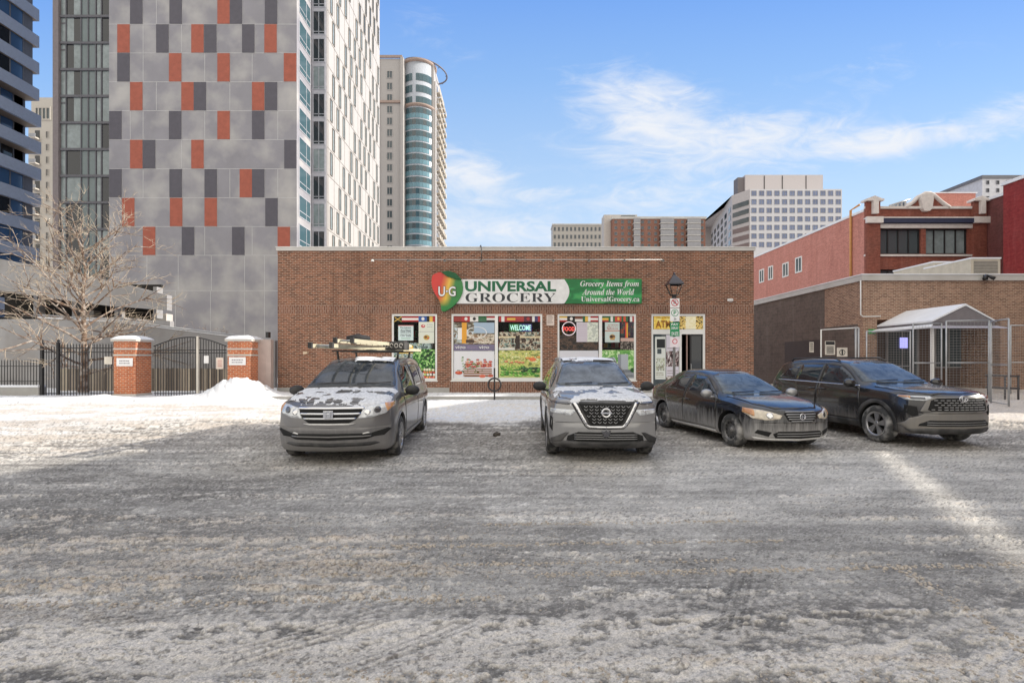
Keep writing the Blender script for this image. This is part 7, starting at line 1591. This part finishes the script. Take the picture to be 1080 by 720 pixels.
# ------------------------------------------------------------------ lamp, signs, rack
def lamp():
    Y = 20.9; x = PX(711, Y); q = lambda p: PZ(p, Y); r = empty('street_lamp', (x, Y, .15), 'black lantern on a grey post before the shop door', 'street lamp')
    m = MB(); m.tube([(x, Y, .1), (x, Y, q(313))], .055, 10); m.lathe([(.16, .15), (.14, .35), (.07, .45)], 12, (x, Y, 0), 'Z'); m.build('post', vmat('post_grey', (120, 118, 116)), r)
    z0, z1, z2 = q(313), q(300), q(290.5)
    m = MB(); m.lathe([(.05, z0-.1), (.10, z0-.02), (.10, z0+.05), (.16, z0+.07), (.0, z0+.08)], 12, (x, Y, 0), 'Z'); m.build('collar', BLACKM, r)
    m = MB()
    for k in range(4):
        a = math.pi/4+k*math.pi/2; m.tube([(x+.17*math.cos(a), Y+.17*math.sin(a), z0+.05), (x+.38*math.cos(a), Y+.38*math.sin(a), z1)], .018, 5)
    for (rr, zz) in ((.385, z1), (.18, z0+.07)): m.tube([(x+rr*math.cos(math.pi/4+k*math.pi/2), Y+rr*math.sin(math.pi/4+k*math.pi/2), zz) for k in range(5)], .02, 5)
    m.build('cage', BLACKM, r)
    m = MB(); m.lathe([(.165, z0+.08), (.36, z1-.02)], 4, (0, 0, 0), 'Z', smooth=False); R = Matrix.Rotation(math.pi/4, 3, 'Z'); m.v = [tuple(R@Vector(v)+Vector((x, Y, 0))) for v in m.v]; m.build('glass', GL_SHOP, r)
    m = MB(); m.lathe([(.46, z1-.02), (.44, z1+.03), (.24, z1+.24), (.10, z2-.02), (.07, z2+.04), (.0, z2+.08)], 4, (0, 0, 0), 'Z', smooth=False); m.v = [tuple(R@Vector(v)+Vector((x, Y, 0))) for v in m.v]; m.lathe([(.0, z2+.04), (.05, z2+.08), (.04, z2+.12), (0, z2+.14)], 8, (x, Y, 0), 'Z'); m.build('lamp_roof', M('lamp_black', (.02, .02, .035), .3, coat=.4), r)
    wh = WHITEP; rd = vmat('sign_red', (190, 44, 60)); gr = vmat('parking_green', (40, 140, 90)); bk = vmat('sign_black', (40, 40, 44))
    def ringm(mb, cx, cz, ro, ri, y):
        n = 28; vs = []
        for k in range(n):
            a = 2*math.pi*k/n; vs += [(cx+ro*math.cos(a), y, cz+ro*math.sin(a)), (cx+ri*math.cos(a), y, cz+ri*math.sin(a))]
        mb.add(vs, [(2*k, 2*((k+1) % n), 2*((k+1) % n)+1, 2*k+1) for k in range(n)])
    def panel(nm, lb, py0, py1, mat):
        m = MB(); m.box(x-.20, x+.20, Y-.09, Y-.075, q(py1), q(py0)); return tag(m.build(nm, mat), lb, 'sign', 'signs fixed to the lamp post')
    yy = Y-.096; p = panel('no_parking_sign', 'white sign with a red struck ring at the top of the lamp post', 315, 324.5, wh); m = MB(); ringm(m, x, q(319.3), .155, .125, yy); m.build('ring', rd, p)
    m = MB(); m.add([(x-.11, yy-.002, q(319.3)+.075), (x-.08, yy-.002, q(319.3)+.105), (x+.11, yy-.002, q(319.3)-.075), (x+.08, yy-.002, q(319.3)-.105)], [(0, 1, 2, 3)]); m.build('slash', rd, p); text('P', x-.05, x+.06, q(319.3)-.08, q(319.3)+.08, yy+.002, bk, p)
    p = panel('parking_sign', 'white sign with a green ring and a letter P on the lamp post', 325.2, 339, wh); m = MB(); ringm(m, x, q(330), .155, .130, yy); m.build('ring', gr, p); text('P', x-.055, x+.065, q(330)-.085, q(330)+.085, yy, gr, p, bold=.02); text('2h', x-.05, x+.06, q(337.6), q(335.2), yy, bk, p)
    p = panel('pay_sign', 'green sign with white lettering lowest on the lamp post', 340, 354.5, gr)
    for s_, a, b in (('PAY', 343.4, 341), ('DISPLAY', 347.4, 344.8), ('ON SITE', 353.6, 350)): text(s_, x-.15, x+.15, q(a), q(b), yy, wh, p, bold=.02)
    p = panel('small_notice', 'small white notice with a red mark beneath the green sign', 355.5, 366, vmat('notice_pale', (226, 216, 220))); m = MB(); ringm(m, x, q(360), .11, .08, yy); m.build('ring', rd, p)
lamp()
def rack():
    Y = 19.9; x = PX(521.5, Y); zb = terr_z(x, Y); r = empty('bicycle_stand', (x, Y, zb), 'black ring and post bicycle stand before the tomato poster', 'bicycle stand')
    m = MB(); m.tube([(x, Y, zb-.1), (x, Y, PZ(388, Y))], .032, 8); m.build('post', BLACKM, r); zc = PZ(405.5, Y); m = MB(); m.tube([(x+.26*math.cos(t), Y, zc+.26*math.sin(t)) for t in [k*math.pi/16 for k in range(33)]], .034, 8, cap=False); m.build('ring', BLACKM, r)
rack()
# ------------------------------------------------------------------ temporary wire fence on the right
def wire_panel(p0, y0, p1, y1, zb, zt, label, mid=True):
    a = Vector((PX(p0, y0), y0, 0)); b = Vector((PX(p1, y1), y1, 0)); r = empty('wire_fence_panel', tuple((a+b)/2), label, 'fence', 'galvanised wire fence panels on the right'); L = (b-a).length; d = (b-a).normalized()
    for nm, q, w in (('post', [(a, zb), (a, zt)], .03), ('post', [(b, zb), (b, zt)], .03), ('rail', [(a, zt), (b, zt)], .024), ('rail', [(a, zb+.1), (b, zb+.1)], .02)): m = MB(); m.tube([(v.x, v.y, z) for v, z in q], w, 6); m.build(nm, GALV, r)
    if mid: m = MB(); zm = zb+(zt-zb)*.48; m.tube([(a.x, a.y, zm), (b.x, b.y, zm)], .02, 6); m.build('rail', GALV, r)
    m = MB(); n = int(L/.10); w = .0035
    for i in range(1, n): c = a+d*L*i/n; m.add([(c.x-w, c.y, zb+.1), (c.x+w, c.y, zb+.1), (c.x+w, c.y, zt), (c.x-w, c.y, zt)], [(0, 1, 2, 3)])
    z = zb+.2
    while z < zt: m.add([(a.x, a.y, z-w), (b.x, b.y, z-w), (b.x, b.y, z+w), (a.x, a.y, z+w)], [(0, 1, 2, 3)]); z += .10
    m.build('wire_mesh', GALV, r); return r
wire_panel(914, 20.2, 960, 20.0, .1, PZ(349, 20), 'wire fence panel behind the dark suv left of the canopy post')
wire_panel(963, 19.6, 993, 19.4, .1, PZ(341, 19.5), 'wire fence panel under the left half of the canopy')
wire_panel(998, 18.6, 1043, 18.2, .1, PZ(338, 18.4), 'tall wire fence panel in front of the canopy gable')
wire_panel(1045, 17.8, 1064, 16.6, .05, PZ(338, 17.4), 'narrow wire fence panel turned towards the car park')
wire_panel(1066, 21.0, 1110, 21.0, .1, PZ(343, 21), 'wire fence panel cut by the right edge of the picture')
def fence_signs():
    Y = 22.5; x0 = PX(866, Y); r = empty('steel_gate', (x0, Y, 0), 'steel framed gate holding two notice boards beside the grey wall', 'gate')
    xa, xb = PX(866, Y), PX(905, Y); zt = PZ(345.5, Y)
    m = MB(); m.tube([(xa, Y, 0), (xa, Y, zt-.1), (xb, Y, zt)], .035, 6); m.build('frame', WHITEF, r); 
    for px in (902.5, 905.5): m = MB(); m.tube([(PX(px, Y), Y, 0), (PX(px, Y), Y, zt)], .045, 6); m.build('post', GALV, r)
    bk = vmat('sign_black2', (44, 44, 46))
    for (a, b, c, d, lb, k) in ((870, 880.5, 359.5, 374, 'tall black headed notice board on the steel gate', 0), (882.5, 893.5, 366.5, 376, 'white notice board with a black figure on the steel gate', 1), (853.5, 858, 360.5, 371.5, 'narrow cream sign on the grey side wall', 2)):
        y = Y-.08 if k < 2 else 25.9
        m = MB(); m.box(PX(a, y), PX(b, y), y-.02, y, PZ(d, y), PZ(c, y)); o = tag(m.build('notice_board', vmat('board_cream', (206, 200, 190))), lb, 'notice')
        q = MB()
        if k == 0:
            q.box(PX(a+.6, y), PX(b-.6, y), y-.026, y-.02, PZ(363.5, y), PZ(360, y))
            for t in range(4): q.box(PX(a+1.5, y), PX(b-1.5, y), y-.026, y-.02, PZ(366.6+t*1.9, y), PZ(365.6+t*1.9, y))
        elif k == 1: q.lathe([(.11, 0), (.14, 0)], 16, (PX(888, y), y-.024, PZ(371.5, y)), 'Y'); q.box(PX(887.2, y), PX(888.8, y), y-.028, y-.022, PZ(374, y), PZ(368.5, y))
        else:
            for t in range(4): q.box(PX(a+.8, y), PX(b-.8, y), y-.026, y-.02, PZ(363+t*2, y), PZ(362.3+t*2, y))
        q.build('lettering', bk, o)
    Y = 17.2; m = MB(); m.tube([(PX(1040, 20), 20, 1.05), (PX(1075, 20), 20, 1.0)], .04, 6); m.tube([(PX(1040, 20), 20, .55), (PX(1075, 20), 20, .5)], .04, 6)
    for px in (1042, 1060, 1074): m.tube([(PX(px, 20), 20, 0), (PX(px, 20), 20, 1.05)], .04, 6)
    tag(m.build('low_guard_rail', vmat('rail_dark', (80, 78, 80))), 'dark two bar guard rail behind the wire fence', 'railing')
fence_signs()
# ------------------------------------------------------------------ ladder and bag on the van's rack
def ladder():
    zr = 1.86; A = Vector((-3.42, 8.75, zr+.02)); B = Vector((-2.62, 12.9, zr+.02)); d = (B-A).normalized(); s = Vector((d.y, -d.x, 0))
    cream = M('ladder_cream', rgb(196, 190, 166), .5, var=.15, scale=8, tint=rgb(140, 134, 118), tscale=4, tamt=.5)
    def one(a, b, w, z, lb, caps):
        r = empty('extension_ladder', tuple(a), lb, 'ladder', 'ladders on the minivan roof')
        for sg in (-1, 1):
            m = MB(); p0 = a+s*sg*w/2; p1 = b+s*sg*w/2; t = s*.018
            vs = [p+t*k+Vector((0, 0, z+h)) for p in (p0, p1) for k in (-1, 1) for h in (0, .07)]; m.add(vs, [(0, 1, 3, 2), (4, 6, 7, 5), (0, 4, 5, 1), (2, 3, 7, 6), (0, 2, 6, 4), (1, 5, 7, 3)]); rl = m.build('rail', cream, r)
            c = MB(); c.box(p0.x-.03, p0.x+.03, p0.y-.05, p0.y+.03, z+p0.z-.01, z+p0.z+.095); c.build('end_cap', CH_BLK, rl)
        n = int((b-a).length/.30)
        for i in range(n): c = a+(b-a)*((i+.5)/n)+Vector((0, 0, z+.042)); m = MB(); m.tube([c-s*w/2, c+s*w/2], .017, 6); m.build('rung', GALV, r)
    one(A, B, .42, 0, 'cream extension ladder lying lowest on the minivan roof rack', True)
    one(A+Vector((.32, .25, 0)), B+Vector((-.1, -.5, 0)), .34, .10, 'shorter cream ladder stacked on the longer one', True)
    # plank-like pale tube below, dark bag, black box
    m = MB(); m.tube([(-3.25, 9.6, zr+.22), (-3.05, 9.7, zr+.24), (-2.9, 9.9, zr+.23)], [.05, .08, .05], 10); tag(m.build('rolled_bag', M('bag_black', (.02, .02, .022), .8, bump=.6, bscale=14)), 'black rolled bag lying across the ladders on the minivan', 'bag')
    e = empty('tool_box', (-2.55, 10.6, zr), 'flat black box on the rear right of the minivan roof', 'box'); m = MB(); x0, x1 = -2.85, -2.38; y = 10.8; m.box(x0, x1, y, y+.5, zr+.03, zr+.21); m.build('box_body', CH_BLK, e, bevel=.01)
    wm = vmat('box_mark', (220, 216, 210)); q = MB()
    for k in range(4): q.tube([(x0+.08+k*.105+.035*math.cos(t), y-.004, zr+.12+.045*math.sin(t)) for t in [j*math.pi/6 for j in range(11 if k % 2 else 13)]], .008, 4)
    q.build('lettering', wm, e)
    m = MB(); m.add([(-3.55, 9.6, zr-.01), (-2.05, 9.8, zr-.01), (-2.05, 10.3, zr+.0), (-3.45, 9.75, zr)], [(0, 1, 2, 3)]); 
ladder()
# ------------------------------------------------------------------ clods of dirty snow
def clods():
    rnd = random.Random(12); m = MB(); cols = []
    ico = bmesh.new(); bmesh.ops.create_icosphere(ico, subdivisions=1, radius=1); iv = [v.co.copy() for v in ico.verts]; iff = [tuple(v.index for v in f.verts) for f in ico.faces]; ico.free()
    pts = []
    def band(n, xr, yr, smin, smax, tone):
        for _ in range(n): pts.append((rnd.uniform(*xr), rnd.uniform(*yr), rnd.uniform(smin, smax)*rnd.uniform(.5, 1), tone))
    band(1200, (-4.5, 4.5), (2.3, 3.0), .003, .007, 0); band(2600, (-5, .5), (3.2, 5.0), .004, .009, 1); band(1400, (-2, 6), (3.4, 5.4), .004, .011, 0); band(1600, (-7, 9), (5, 9), .005, .014, 0); band(700, (-6, 9), (9, 13), .008, .022, 0)
    for cx in (-1.1, .3, 1.6, -.5, 2.4): band(70, (cx-.35, cx+.35), (2.45, 2.60), .006, .014, 1)
    for k in range(5):
        y0 = rnd.uniform(3.2, 4.9); x0 = rnd.uniform(-4.5, -1)
        for _ in range(220): t = rnd.random(); pts.append((x0+t*3.5, y0+t*.12+rnd.gauss(0, .02), rnd.uniform(.006, .015), 1))
    for (x0, y0, x1, y1, n) in ((.2, 3.75, 4.2, 3.95, 420), (3.1, 3.9, 2.9, 2.6, 160), (-.3, 4.9, 2.5, 5.0, 200)):
        for _ in range(n): t = rnd.random(); pts.append((x0+t*(x1-x0)+rnd.gauss(0, .03), y0+t*(y1-y0)+rnd.gauss(0, .025), rnd.uniform(.006, .014), 1))
    X = np.array([[p[0] for p in pts]]); Y = np.array([[p[1] for p in pts]]); Z = lot_surface(X, Y)[0][0]
    for (x, y, s_, t), z in zip(pts, Z):
        a = rnd.uniform(0, 6.28); sx, sy, sz = s_*rnd.uniform(.7, 1.5), s_*rnd.uniform(.7, 1.3), s_*rnd.uniform(.4, .85); ca, sa = math.cos(a), math.sin(a)
        m.add([(x+(v.x*sx*ca-v.y*sy*sa)*rnd.uniform(.8, 1.2), y+(v.x*sx*sa+v.y*sy*ca)*rnd.uniform(.8, 1.2), z+sz*.4+v.z*sz) for v in iv], iff, t, False)
    o = m.build('snow_clods', [M('clod_grey', (.42, .41, .39), .85, var=.35, scale=20), M('clod_tan', (.44, .385, .32), .85, var=.35, scale=20)]); o['kind'] = 'stuff'
    r = MB(); x, y = PX(524, 10.6), 10.6; r.add([(x+v.x*.10, y+v.y*.08, .05+v.z*.06) for v in iv], iff); tag(r.build('ice_lump', M('dark_lump', (.07, .06, .05), .9)), 'dark lump of dirty ice on the lot left of the silver suv', 'ice lump')
clods()
# ------------------------------------------------------------------ unseen thin slab added to cast the shade over the lot
def shade_block():
    el = math.radians(SUN_EL); az = math.radians(SUN_AZ); h = Vector((math.sin(az), math.cos(az))); O = Vector((44.0, 23.0)); n = Vector((LD.y, -LD.x))
    def proj(x, y):
        p = Vector((x, y)); t = (O-p).dot(n)/h.dot(n); hit = p+h*t; return (hit-O).dot(LD), t*math.tan(el)
    s0, H = proj(LP.x, LP.y); 
    sA = proj(0, 0)[0]-22; sB = proj(1.5, 24)[0]+2
    sB = min(sB, proj(0.3, 21.5)[0]+6)
    # openings shaped for the light: slot for the streak, hole for the lit patch
    def rect(pts): q = [proj(*p) for p in pts]; return min(a for a, _ in q), max(a for a, _ in q), min(b for _, b in q), max(b for _, b in q)
    a = proj(7.3, 10.7); b = proj(3.2, 1.6); st = (min(a[0], b[0]), max(a[0], b[0]), (a[1]+b[1])/2-.115, (a[1]+b[1])/2+.115)
    hole2 = rect([(11.2, 11.5), (18, 13.5), (11.2, 16.0), (18, 16.5)])
    r = empty('shade_slab', (O.x, O.y, 0), 'thin unseen slab added east of the car park to shade it', 'building')
    m = MB(); xs = sorted({sA, sB, st[0], st[1], hole2[0], hole2[1]}); zs = sorted({0, H, st[2], st[3], hole2[2], hole2[3]})
    for i in range(len(xs)-1):
        for j in range(len(zs)-1):
            cx, cz = (xs[i]+xs[i+1])/2, (zs[j]+zs[j+1])/2
            if st[0] < cx < st[1] and st[2] < cz < st[3]: continue
            if hole2[0] < cx < hole2[1] and hole2[2] < cz < hole2[3]: continue
            P_ = [O+LD*xs[i], O+LD*xs[i+1]]; Q_ = [p+n*.12 for p in P_]
            m.add([(q.x, q.y, zz) for zz in (zs[j], zs[j+1]) for q in (P_[0], P_[1], Q_[0], Q_[1])], [(0, 1, 5, 4), (2, 6, 7, 3), (4, 5, 7, 6), (0, 2, 3, 1), (0, 4, 6, 2), (1, 3, 7, 5)])
    m.build('wall', B_TAN, r)
    print('SHADE', H, st, hole2, sA, sB, 'end', O+LD*sB, (O+LD*sB).x/(O+LD*sB).y)
shade_block()
